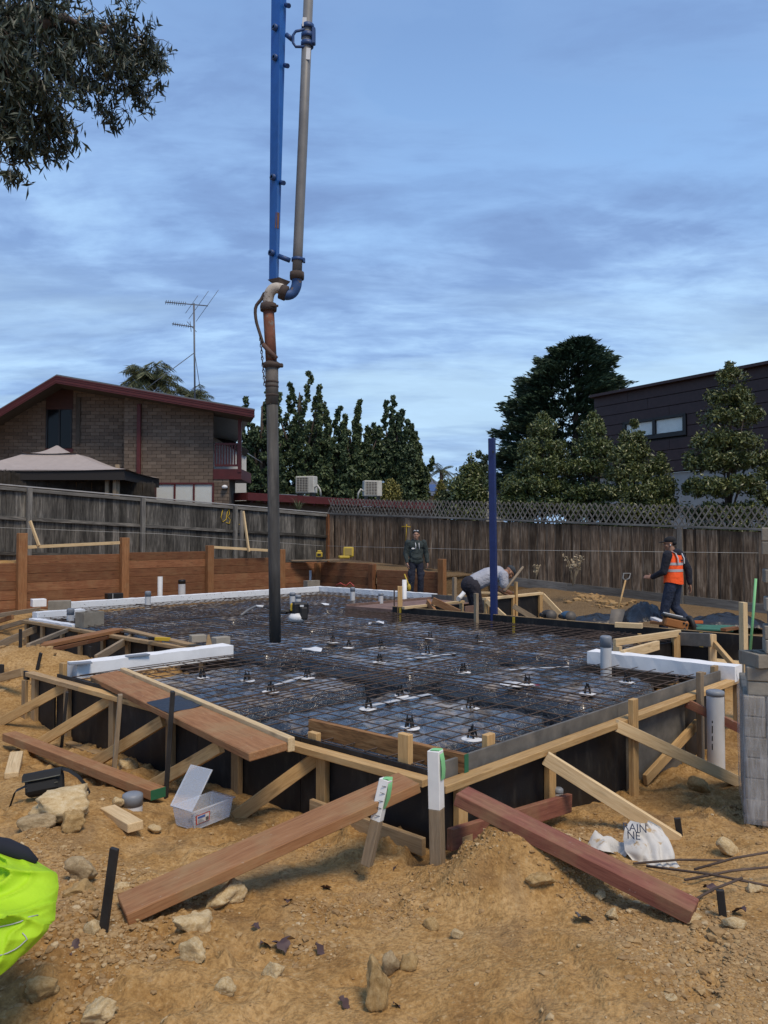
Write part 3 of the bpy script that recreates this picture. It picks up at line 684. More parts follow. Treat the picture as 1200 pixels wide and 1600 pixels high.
# ---- left return behind the first foam strip
def form_left_return():
    f = thing('timber_formwork', 'far left formwork with black panels and many loose braces behind the sand heap', 'formwork', ST(7.7, 2.1, -.5), 'slab edge formwork')
    for a, b in ((4.98, 6.2), (6.204, 7.6), (7.604, 9.2), (9.204, 10.6)): panel(f, 'form_panel', ST(a, 2.13), ST(b, 2.13), -.6, -.05, .018, 'black_ply')
    for a, b in ((10.6, 11.4), (11.404, 12.1)): panel(f, 'form_panel', ST(a, 3.18), ST(b, 3.18), -.6, -.05, .018, 'black_ply')
    for s, e in ((5.0, 6.9), (6.904, 8.6), (8.604, 10.7)): timber('waling', ST(s, 2.08, -.0225), ST(e, 2.08, -.0225), .09, .045, M_['dirty_pine'], f)
    timber('waling', ST(10.7, 3.12, -.0225), ST(12.4, 3.12, -.0225), .09, .045, M_['dirty_pine'], f)
    for s in (5.5, 6.05, 6.7, 7.3, 8.0, 8.7, 9.3, 10.0, 10.6): timber('post', ST(s, 2.1, -.6), ST(s, 2.1, -.046), .09, .045, M_['dirty_pine'], f, BD)
    for a, b, m, w in (((207,995,-.05), (150,1030), 'grey_pine', .10), ((250,1000,-.05), (176,1031), 'sleeper_post', .12), ((76,974,-.05), (-6,1010), 'grey_pine', .11), ((45,969,-.05), (-14,986), 'grey_pine', .08),
                       ((113,981,-.05), (44,1010), 'grey_pine', .06), ((62,952,-.02), (-4,962, .0), 'grey_pine', .08), ((20,964,-.03), (-15,975), 'sleeper_post', .08)):
        T(f, 'brace', a, b, .045, w, m)
    T(f, 'top_board', (196, 984, .03), (312, 1011, .02), .12, .03, 'dirty_pine')
form_left_return()
# ---- right corner frame and the far stepped frames
def form_right_corner():
    f = thing('timber_formwork', 'open pine frame with black panels at the right corner below the orange vest', 'formwork', P(1060, 1040, -.4), 'slab edge formwork')
    a = P(960, 1004, .12); b = P(1062, 989, .12)
    timber('top_rail', a, b, .045, .085, M_['pale_pine'], f)
    timber('post', a+Vector((.04, .01, -.15)), a+Vector((.04, .01, -.046)), .09, .07, M_['pale_pine'], f, BD)
    T(f, 'side_board', (972, 1024, .10), (1028, 1008, .10), .045, .11, 'pale_pine')
    Yc = b.y
    vert(f, 'post', 1056, 992, Yc-.03, -.4, .09, .09, 'pine'); vert(f, 'post', 999, 990, Yc+.4, -.3, .05, .05, 'pine'); vert(f, 'post', 1113, 991, Yc-.35, -.4, .05, .09, 'pale_pine')
    c = Q(1062, 998, Yc-.02); d = Q(1112, 1000, Yc-.36); timber('weathered_beam', c, d, .09, .17, M_['grey_ply'], f)
    panel(f, 'form_panel', Q(1060, 1020, Yc+.02), Q(1112, 1020, Yc-.30), -.55, c.z-.087, .018, 'black_ply')
    panel(f, 'form_panel', Q(960, 1010, a.y+.08), Q(1054, 1000, Yc+.05), -.55, -.0, .018, 'black_ply')
    T(f, 'brace', Q(1117, 1006, Yc-.36), Q(1150, 1044, Yc-1.2), .045, .07, 'pine')
form_right_corner()
def form_far():
    f = thing('form_board', 'long black faced form board with yellow clamps across the slab below the blue post', 'form board', ST(4, 7.18, -.2))
    for a, b in ((6.92, 4.5), (4.496, 2.05), (2.046, .2)): panel(f, 'board_length', ST(a, 7.17), ST(b, 7.17), -.22, .115, .02, 'black_ply')
    for a, b in ((6.93, 4.52), (4.51, 2.05), (2.04, .2)): timber('top_edge', ST(a, 7.175, .121), ST(b, 7.175, .121), .026, .012, M_['dirty_pine'], f)
    for s in (6.72, 4.28, 1.28): timber('clamp_mark', ST(s, 7.150, -.20), ST(s, 7.150, .11), .05, .006, M_['yellow_paint'], f, BD)
    g = thing('timber_formwork', 'pine frame with two black panels and slanting braces right of the blue post', 'formwork', P(800, 965, -.4), 'slab edge formwork')
    za = .33; A = P(757, 936, za); B = P(846, 927, za)
    timber('top_rail', A, B, .09, .045, M_['pale_pine'], g)
    dirv = (B-A); nrm = Vector((dirv.y, -dirv.x, 0)).normalized()
    for u, w in ((0.02, .09), (.47, .09), (.96, .10)):
        p = A.lerp(B, u)+nrm*.02; timber('post', Vector((p.x, p.y, -.45)), Vector((p.x, p.y, za-.024)), w, .045, M_['pine'], g, nrm)
    for u0, u1 in ((.05, .46), (.48, .95)): panel(g, 'form_panel', A.lerp(B, u0)-nrm*.015, A.lerp(B, u1)-nrm*.015, -.45, za-.026, .018, 'black_ply')
    T(g, 'brace', A+nrm*.05+UP*-.03, P(791, 966, .02), .045, .08, 'pale_pine'); T(g, 'brace', B+nrm*.02-UP*.03, P(882, 966, -.12), .045, .09, 'pale_pine')
    T(g, 'loose_plank', P(802, 947, .22), P(836, 967, .0), .03, .09, 'grey_pine')
    h = thing('timber_formwork', 'low pine frame with tilted reddish planks left of the blue post', 'formwork', P(680, 950, -.3), 'slab edge formwork')
    vert(h, 'post', 625, 916, ST(6.75, 7.25).y, -.3, .09, .09, 'pine')
    T(h, 'top_rail', (630, 950, .13), (724, 940, .18), .09, .045, 'pale_pine'); e = P(721, 942, .15); timber('post', Vector((e.x, e.y, -.3)), e, .07, .05, M_['pale_pine'], h, BD)
    panel(h, 'form_panel', P(640, 950, .1)+BD*.1, P(718, 944, .1)+BD*.1, -.4, .1, .018, 'black_ply')
    T(h, 'slanting_plank', P(676, 938, .26), P(718, 958, .05), .05, .12, 'brown_plank'); T(h, 'slanting_plank', P(668, 940, .22), P(680, 957, .05), .05, .10, 'brown_plank')
    T(h, 'cross_board', P(726, 953, .10), P(753, 950, .12), .03, .13, 'pinkish_ply')
    q = thing('step_box', 'pinkish plywood step form around a pipe at the back of the slab', 'step form', ST(7.6, 8.2, 0))
    panel(q, 'front_board', ST(8.2, 7.22), ST(6.95, 7.22), -.15, .06, .03, 'pinkish_ply'); panel(q, 'side_board', ST(8.22, 7.25), ST(8.22, 9.9), -.15, .08, .03, 'pinkish_ply')
    panel(q, 'back_board', ST(8.2, 9.85), ST(6.6, 9.6), -.15, .14, .03, 'grey_ply')
    timber('top_sheet', ST(7.55, 7.3, .03), ST(7.55, 9.8, .03), 1.2, .02, M_['pinkish_ply'], q)
form_far()
# ---------------------------------------------------------------- foam strips
def foam(a, b, w, z0, z1, mat, label):
    a = Vector(a); b = Vector(b); R, L = frame(a, b); n = max(6, int(L/.1)); mb = MB(); vs = []; r = random.Random(int(L*100))
    for i in range(n+1):
        x = -L/2+L*i/n
        for (y, z) in ((-w/2, 0), (w/2, 0), (w/2, z1-z0), (-w/2, z1-z0)):
            k = r.uniform(-.004, .004); vs.append((x, y+k, z+(k if z else 0)))
    fs = [(i*4+k, i*4+(k+1) % 4, i*4+4+(k+1) % 4, i*4+4+k) for i in range(n) for k in range(4)]+[(3, 2, 1, 0), (n*4, n*4+1, n*4+2, n*4+3)]
    c = (a+b)/2; c.z = z0; o = mb.add(vs, fs).obj('foam_strip', M_[mat], None, Matrix.Translation(c)@R.to_4x4()); return tag(o, label, 'foam strip', 'white foam edge strips')
foam(ST(4.86, .12), ST(4.86, 2.02), .22, -.02, .13, 'foam_clean', 'thick white foam strip running back from the left formwork corner')
foam(ST(1.47, 4.5), ST(-.12, 4.5), .22, -.02, .13, 'foam_clean', 'clean white foam strip on the right edge beside a taped pipe stub')
foam(ST(12.1, 3.3), ST(12.1, 10.0), .18, -.06, .13, 'foam', 'long speckled white foam strip at the foot of the retaining wall')
foam(ST(12.2, 10.13), ST(8.35, 10.13), .18, -.06, .13, 'foam', 'speckled white foam strip along the back edge below the standing man')
foam(ST(10.65, 2.25), ST(10.65, 3.1), .20, -.02, .12, 'foam', 'short speckled foam strip between two grey blocks at far left')
foam(ST(10.55, 2.18), ST(9.0, 2.18), .14, -.02, .03, 'foam_clean', 'thin white foam sheet lying on the far left formwork edge')
o = MB().box((0, 0, 0), (.26, .25, .15), None, .004).obj('foam_block', M_['foam_clean'], None, Matrix.Translation(P(60, 947, 0)+UP*.07)@Matrix.Rotation(.6, 4, 'Z')); tag(o, 'small white foam block at the foot of the left retaining wall', 'foam block')
# ---------------------------------------------------------------- loose planks
def plank(a, b, w, h, mat, label, up=UP, cat='plank'):
    o = timber('plank', a, b, w, h, M_[mat], None, up, .004); return tag(o, label, cat, 'loose planks')
# the wide brown plank on the formwork, with its pale batten and plastic patch
pa, pb = P(163, 1056, .055), P(420, 1175, .075)
d_ = (pb-pa).normalized(); sd_ = UP.cross(d_).normalized()
tag(timber('wide_plank', pa, pb, .27, .055, M_['brown_plank'], None, UP-sd_*.10, .006), 'wide thick brown plank lying along the top of the left formwork', 'plank', 'loose planks')
tag(timber('batten', pa+sd_*.162+UP*.025+d_*.05, pb+sd_*.162+UP*.02, .05, .09, M_['pale_pine'], None, UP, .004), 'pale square batten against the back of the wide brown plank', 'batten', 'loose planks')
M_['plastic_patch'] = plain('plastic_patch', (.02, .024, .035), .4, bump=(9, .6, .02))
mb = MB(); vs = []
for i in range(9):
    for j in range(9):
        u = .46+.235*i/8*.62; p = pa.lerp(pb, u); vs.append(p+sd_*(.132-.265*j/8)+UP*(.0315+.003*math.sin(i*1.7+j))+d_*.012*math.sin(j*.9))
up_ = (UP+sd_*.10).normalized()
vs = [v+UP*(-(v-pa.lerp(pb, (v-pa).dot(d_)/(pb-pa).length)).dot(sd_)*-.10) for v in vs]
mb.add(vs, [(i*9+j, i*9+j+1, (i+1)*9+j+1, (i+1)*9+j) for i in range(8) for j in range(8)], True)
tag(mb.obj('plastic_patch', M_['plastic_patch']), 'square of blue-black plastic nailed on the wide brown plank', 'plastic patch')
# the long reddish plank from the ground up to the formwork
plank(P(186, 1430, -.33)+V(0, .05, 0), P(640, 1222, .03), .235, .055, 'brown_plank', 'long reddish brown plank sloping from the soil up to the near corner')
plank(P(720, 1243, -.01), P(1085, 1425, -.33), .15, .07, 'red_plank', 'thick dark red plank sloping down to the right over the soil heap')
pl = plank(P(14, 1150, -.40), P(247, 1240, -.40), .12, .07, 'brown_plank', 'narrow plank with green painted end lying left of the plastic box')
e = P(247, 1240, -.40); dd = (e-P(14, 1150, -.40)).normalized(); timber('painted_end', e+dd*.0005, e+dd*.004, .121, .071, M_['green_paint'], pl)
plank(P(186, 984, .03), P(0, 1022, -.02), .20, .05, 'sleeper_post', 'reddish sleeper plank leaning over the far left formwork edge')
plank(P(186, 990, -.03), P(10, 1030, -.08), .19, .05, 'sleeper', 'second reddish plank under the leaning sleeper at far left')
plank(P(-10, 1062, -.18), P(36, 1050, -.06), .05, .09, 'dirty_pine', 'short pine piece at the left picture edge meeting the corner board')
plank(P(26, 1178, -.40), P(18, 1212, -.40), .10, .045, 'pale_pine', 'short pale pine offcut on the soil at far left')
plank(P(168, 1266, -.36), P(212, 1292, -.35), .10, .055, 'pale_pine', 'split pale offcut with nails beside the taped pipe stub')
plank(P(961, 976, .16), P(1004, 978, .16), .09, .07, 'pale_pine', 'short pale offcut lying on the black board near the shovel')
plank(P(735, 926, .25), P(783, 927, .25), .09, .045, 'pale_pine', 'short pale offcut on top of the frame at the foot of the blue post')
vert_o = vert(None, 'board', 1161, 941, 8.6, -.5, .11, .05, 'pale_pine'); tag(vert_o, 'upright pale board standing beside the stacked grey blocks', 'board')
for x, yt, Y, zb, w, m, lab in ((105, 1081, 7.45, -.60, .045, 'black_steel', 'black steel stake in front of the left formwork, leftmost'), (270, 1080, 5.75, -.58, .05, 'black_steel', 'tall black stake in front of the wide brown plank'),
                                (188, 1085, 6.45, -.60, .06, 'grey_pine', 'grey timber stake between two black stakes by the left formwork'), (744, 927, 12.6, -.4, .08, 'grey_pine', 'grey timber stake left of the blue post'),
                                (710, 902, 16.0, -.35, .10, 'grey_pine', 'grey timber stake right of the retaining wall end post'), (806, 909, 14.2, -.4, .07, 'pine', 'pine stake near the hands of the bending man'),
                                (616, 920, 15.2, -.1, .03, 'bar', 'thin dark peg in front of the back step form')):
    o = vert(None, 'stake', x, yt, Y, zb, w, w*.6, m, .4, -.05 if x in (105, 188, 270) else 0); tag(o, lab, 'stake', 'stakes driven beside the formwork')
for a, b, w, lab in (((179,1325,-.11), (156,1465), .04, 'bare black stake leaning at the low end of the long plank'), ((1058,1278,-.40), (1066,1310), .04, 'short black stake at the foot of the pale brace'),
                     ((1125,1390,-.30), (1133,1432), .035, 'short black stake at the low end of the dark red plank'), ((64,1020,-.10), (56,1044), .04, 'leaning black stake behind the sand heap'),
                     ((187,1006,-.2), (187,1030), .04, 'black stake among the far left braces, nearest the foam'), ((32,983,-.1), (32,1010), .04, 'black stake among the far left braces, farthest left'),
                     ((141,1010,-.25), (140,1027), .035, 'small black stake between the far left braces'), ((3,1038,-.1), (2,1060), .05, 'black stake at the left picture edge by the sand heap')):
    pt = P(*a); pbm = PG(b[0], b[1], False)-UP*.1; pt = Q(a[0], a[1], pbm.y-.01)
    tag(timber('stake', pbm, pt, w, w*.5, M_['black_steel'], None, V(.3, 1, 0)), lab, 'stake', 'stakes driven beside the formwork')
# ---------------------------------------------------------------- survey pegs
def peg(xt, yt, xb, yb, w, split, label, Y):
    a = Q(xt, yt, Y); b = Q(xb, yb, Y-.02)-UP*.08; m = b.lerp(a, split); o = thing('survey_peg', label, 'survey peg', b, 'white topped survey pegs')
    timber('stake', b, m, w, w, M_['grey_pine'], o, V(.5, 1, 0)); timber('white_top', m, a, w+.001, w+.001, M_['white_paint'], o, V(.5, 1, 0))
    R, L = frame(b, a, V(.5, 1, 0)); x = (a-b).normalized(); side = V(1, -.3, 0).normalized()
    pts = [a+x*.004-side*w*.3, a+x*.006+side*w*.45, a-x*.05+side*w*.62, a-x*.10+side*w*.66+V(0, -.01, 0), a-x*.155+side*w*.60]
    wd = V(.012, .024, .0); MB().add([p+wd for p in pts]+[p-wd for p in pts], [(i, i+1, i+6, i+5) for i in range(4)], True).obj('flagging_tape', M_['green_tape'], o)
    return a, b, o
a1, b1, pg1 = peg(603, 1217, 573, 1328, .055, .52, 'leaning white topped survey peg with green tape beside the long plank', 4.25)
peg(680, 1172, 684, 1332, .068, .50, 'upright white topped survey peg with green tape at the slab corner', 4.32)
for k in range(5):
    p = a1.lerp(b1, .06+.085*k)+V(-.002, -.034, 0); timber('pen_mark', p+V(-.014, 0, .005*(k % 2)), p+V(.012, -.001, -.004), .002, .005, M_['black_plastic'], pg1, V(0, 1, 0))
# ================================================================ RETAINING WALL AND FENCES
def retaining():
    w = thing('retaining_wall', 'reddish brown timber sleeper retaining wall turning the corner below the fences', 'retaining wall', R0)
    tops = [.84, 1.0, 1.03, .82, .66]; ends = [-2.4, 0, 2.4, 4.8, 7.2, 8.64]
    rr = random.Random(2)
    for k, top in enumerate(tops):
        z = top
        while z > -.3:
            a = R0+D1*(ends[k]+.03); b = R0+D1*(ends[k+1]-.03); j = rr.uniform(-.006, .006)
            timber('sleeper', V(a.x, a.y, z-.1)-D2*(.05+j), V(b.x, b.y, z-.1)-D2*(.05+j), .075, .196, M_['sleeper'], w, UP, .006); z -= .2
    for n_, zt in ((0, 1.49), (2.4, 1.39), (4.8, 1.18), (7.2, 1.05)):
        p = R0+D1*n_+D2*.06; timber('post', V(p.x, p.y, -.3), V(p.x, p.y, zt), .19, .14, M_['sleeper_post'], w, D2, .008)
    p = RC+D2*.07-D1*.07; timber('post', V(p.x, p.y, -.3), V(p.x, p.y, .64), .14, .14, M_['sleeper_post'], w, D2, .008)
    for a_, b_, top in ((0, 2.4, .66), (2.4, 4.8, .50)):
        z = top
        while z > -.3:
            a = RC+D2*(a_+.04)-D1*-.04; b = RC+D2*(b_-.04)+D1*.04; timber('sleeper', V(a.x, a.y, z-.1), V(b.x, b.y, z-.1), .075, .196, M_['sleeper'], w, UP, .006); z -= .2
    p = RC+D2*2.3-D1*.06; timber('post', V(p.x, p.y, -.3), V(p.x, p.y, .64), .17, .10, M_['sleeper'], w, D1, .008)
    p = RE-D1*.03; timber('post', V(p.x, p.y, -.4), V(p.x, p.y, .84), .19, .14, M_['sleeper_post'], w, D1, .008)
retaining()
def fence_left():
    f = thing('paling_fence', 'dark grey weathered paling fence with rails and posts above the sleeper wall', 'fence', F0)
    rr = random.Random(4); n_ = -4.2
    while n_ < 9.75:
        w = rr.uniform(.165, .205); c = F0+D1*(n_+w/2)-D2*rr.uniform(.012, .03); zt = fence_left_top(n_)-.03
        zz = rr.uniform(-.02, .0)
        timber('paling', V(c.x, c.y, zt-1.95), V(c.x, c.y, zt+zz), w+.012, .016, M_['paling_grey'], f, D2+D1*rr.uniform(-.05, .05), .002); n_ += w
    ends = [-4.2, 0, 3.0, 6.0, 9.75]
    for a, b in zip(ends[:-1], ends[1:]):
        for dz in (-.06, -.76, -1.6):
            pa_ = F0+D1*a+D2*.03; pb_ = F0+D1*b+D2*.03
            timber('rail', V(pa_.x, pa_.y, fence_left_top(a)+dz), V(pb_.x, pb_.y, fence_left_top(b)+dz), .045, .085, M_['paling_grey' if dz < -.1 else 'rail_grey'], f)
        pa_ = F0+D1*a; pb_ = F0+D1*b; timber('capping', V(pa_.x, pa_.y, fence_left_top(a)+.02), V(pb_.x, pb_.y, fence_left_top(b)+.02), .12, .03, M_['cap_pale'], f)
    for n_ in (0, 3.0, 6.0):
        p = F0+D1*n_+D2*.09; timber('post', V(p.x, p.y, .2), V(p.x, p.y, fence_left_top(n_)-.01), .11, .10, M_['rail_grey'], f, D2)
    # yellow marking paint
    def mark(pts, off):
        MB().tube([F0+D1*u+D2*off+UP*z for u, z in pts], .013, 4).obj('paint_mark', M_['yellow_paint'], f)
    z0 = fence_left_top(5.9)
    mark([(5.62, z0-.14), (5.56, z0-.35), (5.62, z0-.50), (5.74, z0-.42), (5.78, z0-.2), (5.84, z0-.12), (5.86, z0-.26), (5.78, z0-.34), (5.88, z0-.42), (5.86, z0-.54), (5.74, z0-.52)], .0)
    mark([(6.2, z0-.56), (6.34, z0-.58), (6.36, z0-.5), (6.42, z0-.56)], .0)
M_['cap_pale'] = plain('cap_pale', (.34, .34, .34), .8, var=.2)
fence_left()
def fence_right():
    f = thing('paling_fence', 'tall brown weathered paling fence with a bottom plinth behind the three workers', 'fence', FC)
    rr = random.Random(9); n_ = 0.0; k = 0
    while n_ < 17.5:
        w = rr.uniform(.105, .15); lay = k % 2; c = FC+D2*(n_+w/2)-D1*(.012+.016*lay); zt = fence_right_top(n_)-.03; zb = fence_right_base(n_)+.18
        timber('paling', V(c.x, c.y, zb), V(c.x, c.y, zt+rr.uniform(-.02, 0)), w+(.05 if lay else -.005), .015, M_['paling_brown'], f, D1+D2*rr.uniform(-.04, .04), .002); n_ += w; k += 1
    ends = [0, 3, 6, 9, 12, 15, 17.5]
    for a, b in zip(ends[:-1], ends[1:]):
        for nm, dz, w, h, off in (('capping', .015, .11, .05, -.02), ('rail', -.2, .045, .08, .03)):
            pa_ = FC+D2*(a+.002)+D1*off; pb_ = FC+D2*b+D1*off; timber(nm, V(pa_.x, pa_.y, fence_right_top(a)+dz), V(pb_.x, pb_.y, fence_right_top(b)+dz), w, h, M_['rail_grey'], f)
        pa_ = FC+D2*(a+.002)-D1*.055; pb_ = FC+D2*b-D1*.055
        if a >= 6: timber('plinth', V(pa_.x, pa_.y, fence_right_base(a)+.08), V(pb_.x, pb_.y, fence_right_base(b)+.08), .03, .24, M_['lattice'], f)
    for n_ in (0.06, 9.1, 11.9): p = FC+D2*n_-D1*.07; timber('post', V(p.x, p.y, fence_right_base(n_)), V(p.x, p.y, fence_right_top(n_)-.01), .12, .06, M_['lattice' if n_ > 1 else 'sleeper'], f, D1) if n_ != 9.1 else None
    def mark(pts): MB().tube([FC+D2*u-D1*.06+UP*z for u, z in pts], .014, 4).obj('paint_mark', M_['yellow_paint'], f)
    u = 3.55; z0 = fence_right_top(u); mark([(u-.18, z0-.30), (u, z0-.29), (u+.17, z0-.31)]); mark([(u+.02, z0-.22), (u, z0-.5), (u-.03, z0-.78)])
    # lattice screen standing on the fence
    l = thing('lattice_screen', 'diagonal timber lattice screen standing on top of the brown paling fence', 'lattice', FC+UP*2)
    H = .47; n_ = -.3
    while n_ < 17.3:
        for s, off in ((1, -.03), (-1, -.014)):
            a0 = n_+(0 if s > 0 else .30); b0 = a0+s*.30; j = rr.uniform(-.015, .015)
            if a0 < 0 or b0 < 0: continue
            a = FC+D2*(a0+j)+D1*(off+.02); b = FC+D2*(b0+j)+D1*(off+.02)
            timber('slat', V(a.x, a.y, fence_right_top(a0)+.03), V(b.x, b.y, fence_right_top(b0)+.03+H*rr.uniform(.97, 1.04)), .010, .03, M_['lattice'], l, D2, .0)
        n_ += .15
fence_right()
def cord(name, pts, r, mat, label, cat, n=5): return tag(MB().tube(pts, r, n).obj(name, mat), label, cat)
M_['string'] = plain('string', (.42, .42, .40), .8)
cord('string_line', [Q(-5, 824, 17.5), Q(250, 834, 20), Q(505, 853, 23.2)], .004, M_['string'], 'thin white string line stretched in front of the grey fence', 'string')
cord('string_line', [Q(512, 853, 23.2), Q(760, 859, 19.6), Q(1185, 864, 16.2)], .004, M_['string'], 'thin white string line stretched in front of the brown fence', 'string')
# loose pine battens propped on the sleeper wall
def prop(a, b, w, label): return tag(timber('batten', a, b, .04, w, M_['pale_pine']), label, 'batten', 'pine battens fixed on the sleeper wall')
prop(Q(43, 855, 17.1), Q(187, 848, 18.6), .07, 'horizontal pale batten between the first two wall posts')
prop(Q(47, 814, 17.3), Q(61, 853, 17.2), .06, 'slanting pale batten leaning on the grey fence at far left')
prop(Q(333, 855, 20.6), Q(418, 860, 21.7), .07, 'horizontal pale batten behind the hanging hose')
prop(Q(380, 799, 21.4), Q(389, 862, 21.2), .07, 'slanting pale batten leaning on the grey fence near the hose')
tag(timber('leaning_post', Q(377, 870, 21.6), Q(378, 798, 21.8), .10, .05, M_['lattice'], None, D2), 'grey upright board by the yellow paint marks on the fence', 'board')
# dry grass on the retained soil
def straw(name, spots, label, mat, h=.16, n=140):
    vs = []; fs = []; r = random.Random(len(spots)*7)
    for (c, sx, sy) in spots:
        for i in range(n):
            x = c.x+r.gauss(0, sx); y = c.y+r.gauss(0, sy); z = gzf(x, y, False) if i % 6 == 0 else zl; zl = z
            a = r.uniform(0, 6.28); l = r.uniform(.4, 1.3)*h; d = Vector((math.cos(a), math.sin(a), r.uniform(.2, 1.4))).normalized()*l; w = Vector((-math.sin(a), math.cos(a), 0))*.006
            b = len(vs); p = Vector((x, y, z-.01)); vs += [p-w, p+w, p+d*.6+w*.6, p+d-Vector((0, 0, l*.15))]; fs.append((b, b+1, b+2, b+3))
    o = MB().add(vs, fs).obj(name, mat); o['kind'] = 'stuff'; o['label'] = label; o['category'] = 'grass'
n = NT('dry_straw'); n.set(Base_Color=n.ramp(n.isl(), [(0, (.20, .14, .06)), (1, (.46, .36, .19))]), Roughness=.9); M_['straw'] = n.m
straw('dry_grass', [(Q(455, 868, 23.2), .5, .3), (Q(465, 872, 23), .5, .3), (Q(600, 884, 21.8), .7, .3), (Q(670, 886, 20.6), .5, .25), (Q(540, 872, 23), .5, .3), (Q(720, 900, 19.3), .35, .25)], 'dry straw and grass clinging to the retained soil', M_['straw'])
# bank of rubble right of the wall end and dead weeds on the fence
bank = [(Q(735, 905, 19.6), .5, .3)]
def weed(px, py, Y, hpx, wpx, label, mat, n=60, curve=.5, seed=1):
    c = Q(px, py, Y); k = Y/FPX; r = random.Random(seed); mb = MB(); o = thing('dead_weed', label, 'plant', c); H = hpx*k; Wd = wpx*k
    for i in range(7):
        x1 = r.uniform(-.5, .5)*Wd; pts = [c+Vector((x1*u*1.0+Wd*curve*(u*u-u), r.uniform(-.02, .02), H*(math.sin(u*1.5)))) for u in (0, .3, .6, .85, 1)]
        mb.tube(pts, .006, 4)
    mb.obj('stem', mat, o); vs = []; fs = []
    for i in range(n):
        u = r.uniform(.35, 1); x1 = r.uniform(-.5, .5)*Wd; p = c+Vector((x1*u+Wd*curve*(u*u-u), r.uniform(-.05, .05), H*math.sin(u*1.5)*r.uniform(.9, 1.05))); q = r.uniform(.02, .045); b = len(vs)
        e1 = Vector((r.gauss(0, 1), r.gauss(0, 1), r.gauss(0, 1))).normalized()*q; e2 = Vector((r.gauss(0, 1), r.gauss(0, 1), r.gauss(0, 1))).normalized()*q
        vs += [p-e1, p+e2, p+e1, p-e2]; fs.append((b, b+1, b+2, b+3))
    MB().add(vs, fs).obj('seed_heads', mat, o)
M_['seed'] = plain('seed', (.36, .29, .19), .9, var=.3)
weed(895, 915, 18.0, 46, 44, 'dead pale weed arching against the brown fence', M_['seed'], 90, -.2, 1)
weed(838, 905, 18.6, 22, 14, 'small dead weed against the fence behind the bending man', M_['seed'], 30, 0, 2)
# ================================================================ PIPES, BLOCKS AND OTHER SMALL THINGS
def pipe(px, yt, yb, wpx, zb, label, mat='pvc', tape=None, cap=None, group='plastic pipe stubs'):
    b = P(px, yb, zb); Y = b.y; r = wpx*Y/FPX/2; t = Q(px, yt, Y); o = thing('pipe_stub', label, 'pipe', V(b.x, b.y, zb-.2), group)
    h = t.z; z0 = zb-.25; zz = h if tape is None else h-(h-zb)*tape
    MB().lathe([(r*.88, h-.004), (r, h), (r, z0)] if tape is None else [(r, zz), (r, z0)], 18, (b.x, b.y, 0)).obj('pipe_wall', M_[mat], o)
    if tape is None: MB().lathe([(.001, h-.03), (r*.88, h-.03), (r*.88, h-.004)], 18, (b.x, b.y, 0)).obj('bore', M_['black_plastic' if cap == 'black' else 'pvc'], o)
    else:
        m = MB(); m.lathe([(.001, h+.004), (r*.7, h+.006), (r*1.02, h-.004), (r*1.05, h-.02), (r*1.03, zz-.004), (r*.99, zz-.004)], 18, (b.x, b.y, 0)); m.obj('tape_wrap', M_['duct_tape' if cap != 'black' else 'black_plastic'], o)
    return o
pp = pipe(1119, 1079, 1196, 26, -.58, 'large grey plastic pipe standing outside the right formwork', 'pvc', .06)
for k, (y0, y1) in enumerate(((1126, 1130), (1134, 1146), (1150, 1158), (1162, 1172))):
    b = P(1119, 1196, -.58); a_ = Q(1113, y0, b.y-.125*1); c_ = Q(1113, y1, b.y-.125*1); timber('print_mark', a_, c_, .003, .010, M_['black_plastic'], pp, V(1, 0, 0))
pipe(947, 994, 1040, 17, .02, 'taped grey pipe stub in front of the right foam strip', 'pvc', .36)
pipe(110, 951, 974, 11, -.02, 'taped pipe stub between the two grey blocks at far left', 'pvc', .4)
pipe(231, 924, 946, 9, .0, 'mud stained taped pipe stub in front of the long foam strip', 'pvc', .35)
pipe(250, 901, 932, 7.5, .0, 'thin tall grey pipe in front of the sleeper wall', 'pvc')
pipe(284, 906, 930, 11, .0, 'short grey pipe with black top in front of the sleeper wall', 'pvc', .25, 'black')
pipe(457, 926, 945, 9, .02, 'taped pipe stub behind the concrete vibrator, left of a pair', 'pvc', .25)
pipe(466, 930, 949, 9, .02, 'taped pipe stub behind the concrete vibrator, right of a pair', 'pvc', .25)
pipe(551, 918, 938, 7.5, .02, 'taped pipe stub in front of the back foam strip', 'pvc', .3)
pipe(595, 927, 944, 7.5, .02, 'pipe stub inside the pinkish step form', 'pvc', .2)
pipe(593, 890, 919, 6.5, -.1, 'tall white pipe at the end of the higher sleeper wall', 'pvc_white')
pipe(632, 906, 934, 7, .05, 'white pipe below the standing man in front of the foam', 'pvc_white')
pipe(484, 891, 913, 5.5, .0, 'slim white pipe near the wall corner', 'pvc_white')
pipe(480, 897, 910, 9, .0, 'white capped pipe near the wall corner', 'pvc_white', .3, 'black')
pipe(873, 1232, 1262, 14, -.45, 'small white pipe stub behind the dark red plank', 'pvc_white', .2)
pipe(207, 1240, 1268, 30, -.42, 'short fat pipe stub wrapped in silver tape on the soil', 'pvc_white', .6)
